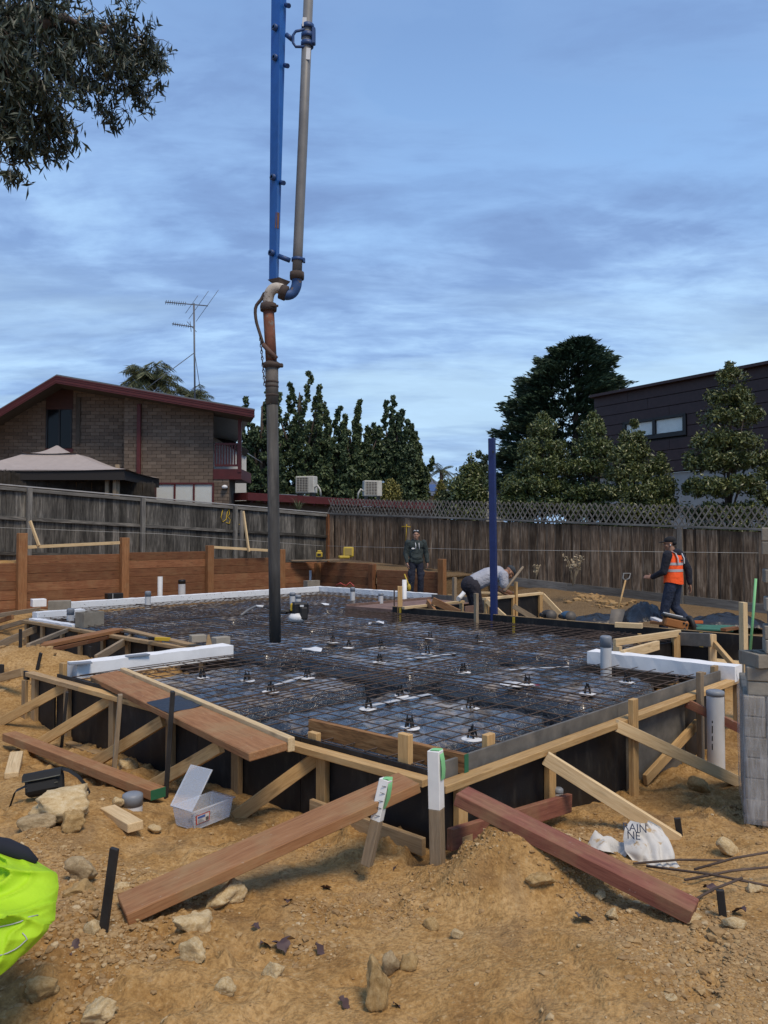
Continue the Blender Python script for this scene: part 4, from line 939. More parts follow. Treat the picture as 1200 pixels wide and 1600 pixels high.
# ---- grey concrete blocks
def block(p, d, rz, mat, label, hollow=True, group='grey blocks lying about the slab'):
    o = thing('concrete_block', label, 'block', p, group); M = Matrix.Translation(p)@Matrix.Rotation(rz, 4, 'Z'); w, t, h = d; k = .032
    m = MB()
    if hollow:
        for x in (-w/2+k/2, 0, w/2-k/2): m.box((x, 0, h/2), (k, t-2*k-.002, h), None, .003)
        for y in (-t/2+k/2, t/2-k/2): m.box((0, y, h/2), (w, k, h-.001), None, .003)
        m.box((0, 0, h*.4), (w-2*k, t-2*k, .01))
    else: m.box((0, 0, h/2), (w, t, h), None, .005)
    m.obj('block_body', M_[mat], o, M); return o
block(P(93, 955, -.0), (.40, .2, .20), .35, 'block', 'long grey hollow block beside the far left formwork', False)
block(P(140, 979, -.0), (.36, .24, .235), .95, 'block', 'square grey block on the far left formwork edge')
block(P(309, 1003, .08), (.19, .14, .09), .5, 'block_pale', 'small grey block on the end of the left foam, left of a pair', False)
block(P(345, 1007, .08), (.20, .13, .095), .75, 'block_pale', 'small grey block on the end of the left foam, right of a pair', False)
block(P(487, 918, .05), (.40, .2, .19), .7, 'block', 'pale grey block by the wall corner behind the back foam', True)
m = MB(); c = P(326, 1009, .1); m.add([c+V(-.035, 0, 0), c+V(.035, .02, 0), c+V(.035, .05, 0), c+V(-.035, .05, 0), c+V(-.02, .03, .13), c+V(.0, .04, .13)], [(0,1,5,4), (1,2,5), (2,3,4,5), (3,0,4), (3,2,1,0)])
tag(m.obj('wedge', M_['dirty_pine']), 'thin wooden wedge between the two small grey blocks', 'wedge')
lv = thing('spirit_level', 'small yellow and black tool on the far left formwork', 'tool', P(254, 999, .03)); a_, b_ = P(243, 998, .045), P(265, 999, .045)
timber('body', a_, b_, .05, .045, M_['yellow_paint'], lv); timber('grip', a_+(a_-b_).normalized()*.002, a_+(a_-b_).normalized()*.10, .045, .04, M_['black_plastic'], lv)
bx_ = thing('black_crate', 'low black box on the ground against the sleeper wall', 'box', P(178, 935, .0)); MB().box(P(178, 936, 0)+UP*.07, (.36, .2, .13), Matrix.Rotation(.7, 3, 'Z'), .01).obj('shell', M_['black_plastic'], bx_); MB().box(P(177, 936, 0)+V(.02, -.11, .07), (.03, .02, .12)).obj('strap', M_['pvc_white'], bx_)
# ---- plastic slip tiles: scraps of dark plate on the left foam
tag(MB().box(P(125, 1036, .14), (.22, .12, .012), Matrix.Rotation(.5, 3, 'Z')).obj('slate_plate', M_['duct_tape']), 'flat dark plate lying on the left foam strip near its corner', 'plate')
tag(MB().box(P(215, 1024, .14), (.24, .1, .012), Matrix.Rotation(.75, 3, 'Z')).obj('slate_plate', M_['duct_tape']), 'flat dark plate lying halfway along the left foam strip', 'plate')
# ---- stack of blocks on a pallet at the right picture edge
def block_stack():
    pal = thing('pallet', 'weathered timber pallet under the stack of grey blocks', 'pallet', (2.75, 5.0, -.55)); X0, Y0 = 2.50, 5.15; zb = -.57
    dx, dy = V(1, -.42, 0).normalized(), V(.42, 1, 0).normalized(); O = V(X0, Y0, 0)
    def W(u, v, z): return O+dx*u+dy*v+UP*z
    for v in (.05, .48, .95): timber('bearer', W(-.02, v, zb+.05), W(1.1, v, zb+.05), .08, .09, M_['dirty_pine'], pal)
    for u in np.arange(0.03, 1.1, .14): timber('deck_board', W(u, 0, zb+.107), W(u, 1.02, zb+.107), .10, .022, M_['dirty_pine'], pal)
    st = thing('block_pack', 'grey concrete block pack shrink wrapped in clear film on the pallet', 'block pack', W(.5, .5, zb+.12)); rr = random.Random(6)
    z = zb+.122; nrow = 6; hh = .135
    for r_ in range(nrow):
        off = .0 if r_ % 2 else -.12
        for i in range(4):
            for v in (.11, .78):
                u0 = max(.02, i*.27+off+.02); u1 = min(1.06, (i+1)*.27+off+.012)
                if u1-u0 < .05: continue
                j = rr.uniform(-.006, .006); timber('block', W(u0, v+j, z+hh/2), W(u1, v+j, z+hh/2), .19, hh-.004, M_['block'], st, UP, .006)
        for v0, v1 in ((.0, .33), (.335, .66), (.665, .99)):
            timber('block', W(-.055+rr.uniform(-.005, .005), v0+.008, z+hh/2), W(-.055, v1, z+hh/2), .13, hh-.004, M_['block'], st, UP, .006)
        z += hh
    film_z0, film_z1 = zb+.10, z+.015
    vs = []; fs = []; per = [(-.13, -.02), (.3, -.03), (.7, -.03), (1.12, -.03), (1.12, 1.0)]; per = [(-.135, 1.02), (-.14, .68), (-.135, .34)]+per
    ring = []
    for (a, b), (c, d) in zip(per[:-1], per[1:]):
        for k in range(9): ring.append((a+(c-a)*k/9, b+(d-b)*k/9))
    ring.append(per[-1]); nz = 36
    for j in range(nz+1):
        for i, (u, v) in enumerate(ring):
            q = mnoise.noise(Vector((u*14, v*14, j*.11)))*.008+mnoise.noise(Vector((u*3, v*3+j*.5, 3)))*.007; n_ = V(u-.5, v-.5, 0).normalized(); vs.append(W(u+n_.x*q, v+n_.y*q, film_z0+(film_z1-film_z0)*j/nz))
    w = len(ring); fs = [(j*w+i, j*w+i+1, (j+1)*w+i+1, (j+1)*w+i) for j in range(nz) for i in range(w-1)]
    nn = NT('shrink_film'); k = nn.noise(6, 6, .6, 1.5, nn.vec((5, 5, .5))); k2 = nn.noise(2.0, 5, .6, .6)
    nn.set(Base_Color=(.55, .56, .57), Roughness=.22, Alpha=nn.ramp(nn.math('ADD', nn.math('MULTIPLY', k, .6), nn.math('MULTIPLY', k2, .4)), [(.40, .14), (.62, .62)]), Specular_IOR_Level=.6).bump(k, .5, .02)
    MB().add(vs, fs, True).obj('film', nn.m, st)
    # loose blocks piled above the wrapped pack
    rows = [(.0, [(-.10, .20), (.11, .40)]), (.0, [(-.10, .21), (.13, .42)]), (.0, [(-.11, .10), (.11, .40)]), (.0, [(.02, .22)]), (.0, [(.01, .23)]), (.0, [(.03, .24)]), (.0, [(.02, .22)]), (.0, [(.03, .25)]), (.0, [(.02, .23)]), (.0, [(.04, .22)]), (.0, [(.00, .10), (.105, .30)]), (.0, [(.00, .10), (.11, .30)]), (.0, [(.11, .31)])]
    zz = z+.002; h2 = .093; names = ['bottom', 'second', 'third', 'fourth', 'fifth', 'sixth', 'seventh', 'eighth', 'ninth', 'tenth', 'eleventh', 'twelfth', 'top']
    for r_, (_, cols) in enumerate(rows):
        for ci, (u0, u1) in enumerate(cols):
            for v in (.12,):
                j = rr.uniform(-.012, .012); a, b = W(u0+j, v+j, zz+h2/2), W(u1+j, v, zz+h2/2)
                if r_ == 2 and ci == 0:
                    o = block(W(.0, .13, zz), (.20, .24, h2-.003), .1, 'block', 'hollow grey block at the open left end of the loose pile', True, 'loose blocks piled on the wrapped pack'); continue
                o = timber('concrete_block', a, b, .19, h2-.003, M_['block_pale' if (r_+ci) % 3 == 0 else 'block'], None, UP, .006)
                tag(o, '%s grey block in the loose pile above the wrapped pack%s' % (names[r_], '' if len(cols) == 1 else (', outer one' if ci == 0 else ', inner one')), 'block', 'loose blocks piled on the wrapped pack')
            # a second stack just behind keeps the pile solid
        o = timber('concrete_block', W(.34, .34, zz+h2/2), W(.62, .34, zz+h2/2), .19, h2-.003, M_['block'], None, UP, .006); tag(o, '%s grey block in the column behind the loose pile at the picture edge' % names[r_], 'block', 'loose blocks piled on the wrapped pack')
        zz += h2
block_stack()
cord('garden_stake', [Q(1171, 946, 8.2)-UP*.5, Q(1181, 904, 8.2)], .014, M_['green_tape'], 'thin bright green rod beside the grey block stack', 'rod', 8)
M_['green_tape'].node_tree.nodes['Principled BSDF'].inputs['Base Color'].default_value = (.20, .50, .22, 1)
# ---- blue steel post
bp = thing('steel_post', 'tall square dark blue steel post standing in front of the brown fence', 'steel post', Q(770, 985, 13)); t = Q(768.5, 685, 13)
timber('shaft', V(t.x+.03, t.y, -.45), t, .105, .105, M_['blue_steel'], bp, V(.45, 1, 0), .008); timber('base_plate', V(t.x+.03, t.y, -.46), V(t.x+.03, t.y, -.452), .2, .2, M_['blue_steel'], bp, V(.45, 1, 0), .002)
timber('bolt_hole', Q(770.5, 708, 12.90), Q(770.5, 704, 12.90), .01, .03, M_['black_plastic'], bp, V(1, .0, 0))
# ================================================================ HOUSES BEHIND THE FENCES
def bricks(parent, X0, X1, Y, ztop, zbot, bl=.31, bh=.118, hole=(), maxn=300, count=[0]):
    """brick skin on a wall facing -y: single bricks as parts, what is past the limit joined as stuff"""
    rr = random.Random(int(abs(X0)*100)); z = zbot; row = 0; rest = MB(); cache = {}
    while True:
        x = X0-(bl/2 if row % 2 else 0); zt_here = None
        if z > 12: break
        any_ = False
        while x < X1-.02:
            a, b = max(x, X0)+.006, min(x+bl, X1)-.006; zt = min(z+bh-.012, ztop((a+b)/2))
            if b-a > .04 and zt-z > .03 and not any(a < h[1] and b > h[0] and z < h[3] and zt > h[2] for h in hole):
                any_ = True; d = .012+rr.uniform(-.004, .004)
                if count[0] < maxn and z > 2.2:
                    k = (round(b-a, 2), round(zt-z, 2))
                    if k not in cache:
                        me = MB().box((0, 0, 0), (k[0], .03, k[1]), None, .003).mesh('brick'); me.materials.append(M_['house_brick']); cache[k] = me
                    link(bpy.data.objects.new('brick', cache[k]), parent, Matrix.Translation(((a+b)/2, Y-d, (z+zt)/2))); count[0] += 1
                else: rest.box(((a+b)/2, Y-d, (z+zt)/2), (b-a, .03, zt-z))
            x += bl
        z += bh; row += 1
        if z > ztop((X0+X1)/2)+3: break
    if rest.v: o = rest.obj('brickwork', M_['house_brick_isl'], parent); o['kind'] = 'stuff'
def brick_mats():
    for nm, isl in (('house_brick', False), ('house_brick_isl', True)):
        n = NT(nm); r = n.isl() if isl else n.objrand(); k = n.noise(9, 4, .6)
        c = n.ramp(r, [(0, (.10, .073, .054)), (.5, (.145, .105, .076)), (1, (.19, .143, .105))]); n.set(Base_Color=n.mix(.25, c, n.ramp(k, [(.3, (.06, .045, .035)), (.7, (.17, .13, .10))])), Roughness=.9); M_[nm] = n.m
brick_mats()
M_['mortar'] = plain('mortar', (.075, .062, .05), .95, var=.2)
M_['gable'] = plain('gable', (.055, .022, .018), .7, var=.2)
M_['red_trim'] = plain('red_trim', (.085, .014, .014), .55, var=.2)
M_['roof_sheet'] = plain('roof_sheet', (.12, .13, .14), .5, var=.2)
M_['dark_glass'] = plain('dark_glass', (.006, .007, .009), .12, spec=.25)
M_['curtain'] = plain('curtain', (.52, .53, .50), .9, bump=(12, .4, .02))
def glass_mat():
    n = NT('window_glass'); n.set(Base_Color=(.9, .95, .95), Roughness=.03, Transmission_Weight=.0, Alpha=.06, Specular_IOR_Level=.5); return n.m
M_['glass'] = glass_mat()
def house_left():
    h = thing('brick_house', 'brown brick two storey house with red fascia boards and a low gable', 'house', (-9, 26, .5))
    Y1, Y2, YF = 26.0, 25.6, 24.8
    X = lambda px, Y=26.0: (px-600)/FPX*Y*1.0
    Z = lambda py, Y=26.0: Q(600, py, Y).z
    # ridge and eaves at the overhanging front
    pts = [Q(-70, 684, YF), Q(88, 589, YF), Q(398, 643, YF)]
    fz = lambda x: float(np.interp(x, [p.x for p in pts], [p.z for p in pts]))
    top = lambda x: fz(x*YF/26.0*1.0)+.18 if False else fz(x)+.06
    xl, xm, xr = X(-60), X(199), X(333, Y2)
    wl = MB(); n_ = 16
    for i in range(n_):
        a, b = xl+(xm-xl)*i/n_, xl+(xm-xl)*(i+1)/n_; wl.add([(a, Y1, 0), (b, Y1, 0), (b, Y1, top(b)), (a, Y1, top(a))], [(0, 1, 2, 3)])
    wl.obj('wall', M_['mortar'], h)
    wl = MB()
    for i in range(8):
        a, b = xm+(xr-xm)*i/8, xm+(xr-xm)*(i+1)/8; wl.add([(a, Y2, 0), (b, Y2, 0), (b, Y2, top(b)), (a, Y2, top(a))], [(0, 1, 2, 3)])
    wl.add([(xm, Y1, 0), (xm, Y2, 0), (xm, Y2, top(xm)), (xm, Y1, top(xm))], [(0, 1, 2, 3)]); wl.add([(xr, Y2, 0), (xr-2.4, Y2+9, 0), (xr-2.4, Y2+9, top(xr)), (xr, Y2, top(xr))], [(0, 1, 2, 3)])
    wl.obj('wall', M_['mortar'], h)
    w1 = (X(70), X(111), Z(700), Z(616)); w2 = (X(243, Y2), X(333, Y2)-.0, Z(792, Y2), Z(755, Y2)); zlow = 2.0
    bricks(h, xm, xr, Y2, top, 1.3, hole=(w2,)); bricks(h, X(111), xm-.0, Y1, top, 2.2, hole=(w1,)); bricks(h, xl, X(70), Y1, top, 2.2)
    pier = (X(333, Y2), X(358, Y2)); MB().box(((pier[0]+pier[1])/2, Y2+.5, Z(735, Y2)/2), (pier[1]-pier[0], 1.0, Z(735, Y2))).obj('pier', M_['mortar'], h)
    bricks(h, pier[0], pier[1], Y2, lambda x: Z(736, Y2), 1.3)
    # roof sheet, fascia, soffit
    SK = .26
    def strip(name, mat, p, q, y0, y1, z0, z1):
        vs = [(p.x, y0, p.z+z0), (q.x, y0, q.z+z0), (q.x, y0, q.z+z1), (p.x, y0, p.z+z1), (p.x-SK*(y1-y0), y1, p.z+z0), (q.x-SK*(y1-y0), y1, q.z+z0), (q.x-SK*(y1-y0), y1, q.z+z1), (p.x-SK*(y1-y0), y1, p.z+z1)]
        return MB().add(vs, [(0,1,2,3), (5,4,7,6), (3,2,6,7), (1,0,4,5), (4,0,3,7), (1,5,6,2)]).obj(name, M_[mat], h)
    for p, q in ((pts[0], pts[1]), (pts[1], pts[2])):
        strip('roof', 'roof_sheet', p, q, YF+.02, YF+10, .03, .09)
        f = strip('fascia', 'red_trim', p, q, YF-.03, YF+.02, -.20, .04)
        for dz in (-.15, -.06, .0): strip('fascia_lip', 'red_trim', p, q, YF-.045, YF-.031, dz, dz+.02)
        strip('soffit', 'mortar', p, q, YF+.02, YF+1.4, -.15, -.12)
    # upper window with panel
    wx0, wx1, wz0, wz1 = X(72), X(111), Z(700), Z(640)
    w = MB().box(((wx0+wx1)/2, Y1-.012, (wz0+wz1)/2), (wx1-wx0, .02, wz1-wz0)).obj('window', M_['dark_glass'], h)
    for x in (wx0, (wx0+wx1)/2, wx1-.02): MB().box((x, Y1-.03, (wz0+wz1)/2), (.05, .05, wz1-wz0)).obj('window_frame', M_['black_plastic'], w)
    MB().box(((wx0+wx1)/2, Y1-.02, (wz0-.15)), (wx1-wx0+.1, .06, .25)).obj('sill_panel', M_['red_trim'], h)
    MB().box(((wx0+wx1)/2, Y1-.02, (wz1+Z(610))/2), (wx1-wx0+.06, .06, Z(610)-wz1)).obj('gable_panel', M_['gable'], h)
    MB().box((X(121), Y1-.05, (Z(622)+Z(695))/2), (.14, .06, Z(622)-Z(695))).obj('conduit', M_['mortar'], h)
    MB().box((X(217, Y2), Y2-.08, (Z(632, Y2)+Z(760, Y2))/2), (.13, .1, Z(632, Y2)-Z(760, Y2)), None, .01).obj('downpipe', M_['red_trim'], h)
    # lower window band with curtains
    x0, x1 = X(243, Y2), X(333, Y2); z0, z1 = Z(792, Y2), Z(757, Y2)
    w = MB().box(((x0+x1)/2, Y2-.012, (z0+z1)/2), (x1-x0, .02, z1-z0)).obj('window', M_['curtain'], h)
    for k in range(3):
        a, b = x0+(x1-x0)*k/3+.03, x0+(x1-x0)*(k+1)/3-.03; MB().box(((a+b)/2, Y2-.03, (z0+z1)/2), (b-a, .008, z1-z0)).obj('pane', M_['glass'], w)
    for k in range(4): MB().box((x0+(x1-x0)*k/3, Y2-.035, (z0+z1)/2), (.06, .05, z1-z0)).obj('window_frame', M_['red_trim'], w)
    MB().box(((x0+x1)/2, Y2-.03, z1+.03), (x1-x0+.06, .07, .06)).obj('window_frame', M_['red_trim'], w)
    # balcony
    bx0, bx1 = X(333, Y2), X(377, Y2); zb0, zb1 = Z(733, Y2), Z(694, Y2)
    MB().box(((bx0+bx1)/2, Y2+.9, Z(741, Y2)), (bx1-bx0, 1.9, .34)).obj('balcony_floor', M_['red_trim'], h)
    MB().box((bx1-.06, Y2-.02, (Z(655, Y2)+Z(738, Y2))/2), (.11, .11, Z(655, Y2)-Z(738, Y2))).obj('balcony_post', M_['red_trim'], h)
    for z in (zb1, zb0+.12): MB().box(((bx0+bx1)/2, Y2-.02, z), (bx1-bx0-.1, .05, .07)).obj('balcony_rail', M_['red_trim'], h)
    for k in range(9): MB().box((bx0+.06+(bx1-bx0-.2)*k/8, Y2+.0, (zb0+zb1)/2+.05), (.045, .03, zb1-zb0-.15)).obj('baluster', M_['red_trim'], h)
    for px, py, Y in ((351, 761, Y2-.12), (228, 752, Y2-.12)):
        c = Q(px, py, Y); l = MB().ell(c, (.1, .09, .07)).obj('wall_lamp', M_['pvc_white'], h); MB().box(c+V(0, .08, -.05), (.16, .12, .04)).obj('lamp_base', M_['black_plastic'], l)
house_left()
def house_behind():
    h = thing('neighbour_house', 'dark roofed house with white gable boards glimpsed behind the balcony', 'house', (-6, 33, .5)); Y = 33
    a, b, c = Q(325, 668, Y), Q(385, 708, Y), Q(325, 708, Y)
    MB().add([a, b, b+V(0, 5, 0), a+V(0, 5, 0), a+V(-3, 0, -1.8), a+V(-3, 5, -1.8)], [(0, 1, 2, 3), (0, 3, 5, 4)]).obj('roof', M_['roof_sheet'], h)
    MB().add([a-UP*.15, b-UP*.15, V(b.x, Y+.1, .5), V(a.x-2, Y+.1, .5)], [(0, 1, 2, 3)]).obj('wall', M_['pvc_white'], h)
    timber('barge_board', a+V(-.1, -.05, -.02), b+V(.05, -.05, -.02), .06, .28, M_['black_plastic'], h)
    for k in range(4): MB().box((c.x+.6, Y-.01, c.z+.12+.2*k), (1.3-.3*k, .03, .18)).obj('gable_board', M_['pvc_white'], h)
house_behind()
def low_wing():
    h = thing('low_wing', 'single storey extension with dark flat roof and red fascia behind the fence', 'house', (-2, 28, .5))
    A, B, D = Q(352, 772, 26.6), Q(386, 778, 26.2), Q(514, 788, 28.5); E = Q(692, 789, 34)
    B.z = A.z; D.z = B.z-.05; E.z = D.z-.0
    back = [A+V(0, 6, .30), B+V(.5, 7, .35), D+V(0, 7, .35), E+V(0, 6, .3)]
    MB().add([A, B, D, E]+back, [(0, 1, 5, 4), (1, 2, 6, 5), (2, 3, 7, 6)]).obj('roof', M_['roof_sheet'], h)
    for p, q in ((A, B), (B, D), (D, E)): timber('fascia', p-UP*.10, q-UP*.10, .06, .26, M_['red_trim'], h)
    for p, q in ((A, B), (B, D), (D, E)):
        p2, q2 = p+V(.0, .5, -.22), q+V(.0, .5, -.22); MB().add([p2, q2, V(q2.x, q2.y, 0), V(p2.x, p2.y, 0)], [(0, 1, 2, 3)]).obj('wall', M_['house_brick'], h)
    for k in range(7): p = B.lerp(D, .05+k*.15); MB().box(V(p.x, p.y+.3, p.z-.24), (.08, .5, .10)).obj('rafter_end', M_['red_trim'], h)
    def aircon(x0, x1, y0, y1, Y, label, grille):
        a, b = Q(x0, y0, Y), Q(x1, y1, Y); w, hh = b.x-a.x, a.z-b.z; c = (a+b)/2; o = thing('air_conditioner', label, 'air conditioner', V(c.x, Y, b.z), 'rooftop air conditioners')
        M = Matrix.Translation(V(c.x, Y+.2, c.z))@Matrix.Rotation(.25 if grille else -.35, 4, 'Z')
        MB().box((0, 0, 0), (w*.92, .36, hh*.94), None, .02).obj('casing', M_['ac_white'], o, M)
        g = MB().box((-w*.1, -.185, 0), (w*.6, .012, hh*.8)).obj('fan_opening', M_['ac_dark'], o, M)
        for k in range(9): MB().box((-w*.1, -.196, -hh*.37+hh*.74*k/8), (w*.62, .008, .012)).obj('grille_bar', M_['ac_white'], g, M)
        for k in range(5): MB().box((-w*.38+w*.56*k/4, -.2, 0), (.012, .008, hh*.78)).obj('grille_bar', M_['ac_white'], g, M)
        for s in (-1, 1): MB().box((s*w*.32, 0, -hh*.5-.05), (.08, .34, .12)).obj('foot', M_['black_plastic'], o, M)
        s = 1 if not grille else -1
        MB().tube([M@V(s*w*.45, -.1, -hh*.2), M@V(s*w*.62, -.1, -hh*.05), M@V(s*w*.75, -.1, -hh*.3), M@V(s*w*.76, -.05, -hh*.62)], .035, 8).obj('hose', M_['ac_white'], o)
    M_['ac_white'] = plain('ac_white', (.50, .49, .44), .6, var=.15); M_['ac_dark'] = plain('ac_dark', (.10, .09, .08), .7)
    aircon(461, 495, 743, 771, 29, 'beige rooftop air conditioner nearer the hanging hose', False); aircon(566, 597, 750, 776, 31, 'beige rooftop air conditioner with full grille beside the yellow shrub', True)
low_wing()
def dark_house():
    h = thing('dark_clad_house', 'dark brown clad upper storey house over a white base behind the bushes', 'house', (10, 28, 0)); YL, YR = 30.0, 22.6
    a = Q(926, 622, YL); zt = a.z; b = V(.5762*YR/1.0, YR, zt); dv = (b-a); dv.z = 0; L = dv.length; dv.normalize(); nv = V(dv.y, -dv.x, 0)
    if nv.y > 0: nv = -nv
    zb = Q(926, 747, YL).z
    def quadbox(u0, u1, z0, z1, off, th, name, mat, par=None):
        c = V(a.x, a.y, 0)+dv*((u0+u1)/2)+nv*(off); c.z = (z0+z1)/2; R = Matrix((dv, -nv, UP)).transposed(); return MB().box((0, 0, 0), (u1-u0, th, z1-z0), None, .004).obj(name, mat, par or h, Matrix.Translation(c)@R.to_4x4())
    def u_at(px):
        k = (px-600)/FPX; return (k*a.y-a.x)/(dv.x-k*dv.y)
    M_['cladding'] = plain('cladding', (.042, .023, .024), .6, var=.25); M_['render_white'] = plain('render_white', (.36, .36, .345), .9, var=.1); M_['blind'] = plain('blind', (.66, .70, .66), .7, var=.08)
    quadbox(0, L, zb, zt, -.23, .1, 'wall', M_['black_plastic']); quadbox(.15, L, -.5, zb-.01, -.30, .2, 'white_base', M_['render_white']); quadbox(-.05, L, zt, zt+.10, -.05, .4, 'parapet_capping', M_['cladding'])
    w0, w1 = u_at(975), u_at(1070); pz = lambda px, py: (Q(px, py, (a+dv*u_at(px)).y)).z
    wz1, wz0 = pz(1022, 654), pz(1022, 681); z = zt; k = 0; bh = (zt-zb)/8
    for k in range(8):
        z1 = zt-k*bh; z0 = z1-bh+.02; cuts = [0, L*(.18+.1*(k % 3)), L*(.62+.08*(k % 2)), L]
        for c0, c1 in zip(cuts[:-1], cuts[1:]):
            segs = [(c0, c1)]
            if z0 < wz1 and z1 > wz0:
                segs = [(max(c0, s0), min(c1, s1)) for s0, s1 in ((-9, w0-.08), (w1+.08, 99)) if min(c1, s1)-max(c0, s0) > .05]
            for s0, s1 in segs: quadbox(s0+.004, s1-.004, z0, z1, -.09, .04, 'cladding_board', M_['cladding'])
    mid = u_at(1022)
    w = quadbox(w0, w1, wz0, wz1, -.16, .03, 'window', M_['black_plastic'])
    for s0, s1 in ((w0+.08, mid-.07), (mid+.07, w1-.08)): quadbox(s0, s1, wz0+.07, wz1-.07, -.12, .02, 'blind', M_['blind'], w); quadbox(s0, s1, wz0+.07, wz1-.07, -.085, .006, 'pane', M_['glass'], w)
    for s0, s1, z0, z1 in ((w0-.06, w0+.07, wz0, wz1), (mid-.06, mid+.06, wz0, wz1), (w1-.07, w1+.06, wz0, wz1), (w0-.06, w1+.06, wz1-.06, wz1+.03), (w0-.06, w1+.06, wz0-.10, wz0+.06)): quadbox(s0, s1, z0, z1, -.06, .08, 'window_frame', M_['black_plastic'], w)
    sh = thing('white_shed', 'small white shed with dark roof edge behind the blue post', 'shed', (3.7, 24, 0)); c = Q(752, 800, 26); MB().box(V(c.x, c.y, 1.4), (.7, 1.5, 2.8), Matrix.Rotation(.5, 3, 'Z'), .01).obj('wall', M_['render_white'], sh); MB().box(V(c.x, c.y, Q(752, 770, 26).z), (1.0, 1.8, .10), Matrix.Rotation(.5, 3, 'Z')).obj('roof', M_['black_plastic'], sh)
    f = thing('far_house', 'far cream house with blue-grey tiled roof and solar panels', 'house', (5, 85, 0)); Y = 85
    p, q = Q(624, 778, Y), Q(704, 800, Y); M_['cream'] = plain('cream', (.34, .27, .19), .9, var=.1); M_['tile_far'] = plain('tile_far', (.09, .11, .15), .7, var=.2); M_['solar'] = plain('solar', (.05, .09, .22), .25)
    z0, z1, z2 = 0, Q(600, 775, Y).z, Q(600, 744, Y).z
    MB().box(((p.x+q.x)/2, Y+3, z1/2), (q.x-p.x, 6, z1)).obj('wall', M_['cream'], f); xm = (p.x+q.x)/2
    MB().add([(p.x-.6, Y-.6, z1), (q.x+.6, Y-.6, z1), (q.x+.6, Y+6.6, z1), (p.x-.6, Y+6.6, z1), (xm-1, Y+3, z2), (xm+1, Y+3, z2)], [(0, 1, 5, 4), (1, 2, 5), (2, 3, 4, 5), (3, 0, 4)]).obj('roof', M_['tile_far'], f)
    for k in range(3): c = V(xm-.9+.9*k, Y+.9, z1+(z2-z1)*.43); MB().box(c, (.8, 1.6, .06), Matrix.Rotation(math.atan2(z2-z1, 3.6), 3, 'X')).obj('solar_panel', M_['solar'], f)
    for k in range(3): MB().box((p.x+1+1.9*k, Y-.02, z1-1.0), (.9, .05, .9)).obj('window', M_['dark_glass'], f)
dark_house()
def gazebo():
    g = thing('gazebo', 'beige two tier fabric gazebo standing behind the grey fence at far left', 'gazebo', (-11, 22.5, .6)); Y = 22.4
    M_['canvas'] = plain('canvas', (.34, .29, .265), .85, bump=(7, .3, .03), var=.08); M_['valance'] = plain('valance', (.022, .02, .02), .9); M_['canvas_tan'] = plain('canvas_tan', (.30, .20, .10), .9)
    L_, R_, F = Q(-25, 733, Y+1.5), Q(224, 744, Y+.4), Q(50, 735, Y-1.5)
    cx = (Q(103, 700, Y).x); top = Q(108, 697, Y+.3); z0 = Q(100, 738, Y).z; zt = Q(108, 705, Y).z
    hw, hd = (R_.x-L_.x)/2, 1.7; cx = (R_.x+L_.x)/2; cy = Y+.6
    def tier(hw_, hd_, zb, zt_, inner, name):
        m = MB(); n = 8; vs = []
        cor = [(-hw_, -hd_), (hw_, -hd_), (hw_, hd_), (-hw_, hd_)]
        for k in range(4):
            (ax, ay), (bx_, by) = cor[k], cor[(k+1) % 4]; base = len(m.v); vs = []
            for i in range(n+1):
                for j in range(n+1):
                    u, v = i/n, j/n; x = (ax+(bx_-ax)*u)*(1-v*(1-inner)); y = (ay+(by-ay)*u)*(1-v*(1-inner)); z = zb+(zt_-zb)*v-.10*math.sin(v*math.pi)-.05*math.sin(u*math.pi)*(1-v); vs.append((cx+x, cy+y, z))
            m.add(vs, [(i*(n+1)+j, (i+1)*(n+1)+j, (i+1)*(n+1)+j+1, i*(n+1)+j+1) for i in range(n) for j in range(n)], True)
        return m.obj(name, M_['canvas'], g)
    tier(hw, hd, z0, zt-.05, .28, 'canopy'); tier(hw*.30, hd*.34, zt-.02, top.z+.05, .03, 'vent_tier')
    for k, ((x0, y0), (x1, y1)) in enumerate((((-1, -1), (1, -1)), ((1, -1), (1, 1)), ((-1, 1), (1, 1)), ((-1, -1), (-1, 1)))):
        p, q = V(cx+x0*hw*.97, cy+y0*hd*.97, z0-.16), V(cx+x1*hw*.97, cy+y1*hd*.97, z0-.16); timber('valance', p, q, .02, .28, M_['valance'], g)
    for x in (-1, 1):
        for y in (-1, 1): timber('post', V(cx+x*hw*.85, cy+y*hd*.85, .5), V(cx+x*hw*.85, cy+y*hd*.85, z0), .10, .10, M_['grey_pine'], g, V(1, 0, 0))
    MB().box((cx, cy+hd*.8, z0-.35), (hw*1.7, .03, .4)).obj('curtain', M_['canvas_tan'], g)
    # brushwood screen between gazebo and fence
    s = thing('brushwood_screen', 'dark ragged brushwood screen below the gazebo', 'screen', Q(100, 770, 21)); rr = random.Random(3); vs = []; fs = []
    M_['brush'] = plain('brush', (.050, .043, .036), .95, var=.5)
    for i in range(1500):
        px = rr.uniform(-12, 243); zt_ = np.interp(px, [-12, 60, 130, 132, 240], [736, 742, 755, 748, 757])+rr.gauss(0, 2.0); Yb = 21.2+px*.006+rr.uniform(-.06, .06); t = Q(px, zt_, Yb); b_ = V(t.x+rr.gauss(0, .04), Yb, t.z-1.2); w = V(.008, 0, 0); b0 = len(vs); vs += [b_-w, b_+w, t+w, t-w]; fs.append((b0, b0+1, b0+2, b0+3))
    MB().add(vs, fs).obj('brush_stems', M_['brush'], s)['kind'] = 'stuff'
    for px, t_ in ((58, 733), (168, 734), (184, 726)): vert(s, 'post', px, t_, 21.6, .8, .10, .10, 'grey_pine')
gazebo()
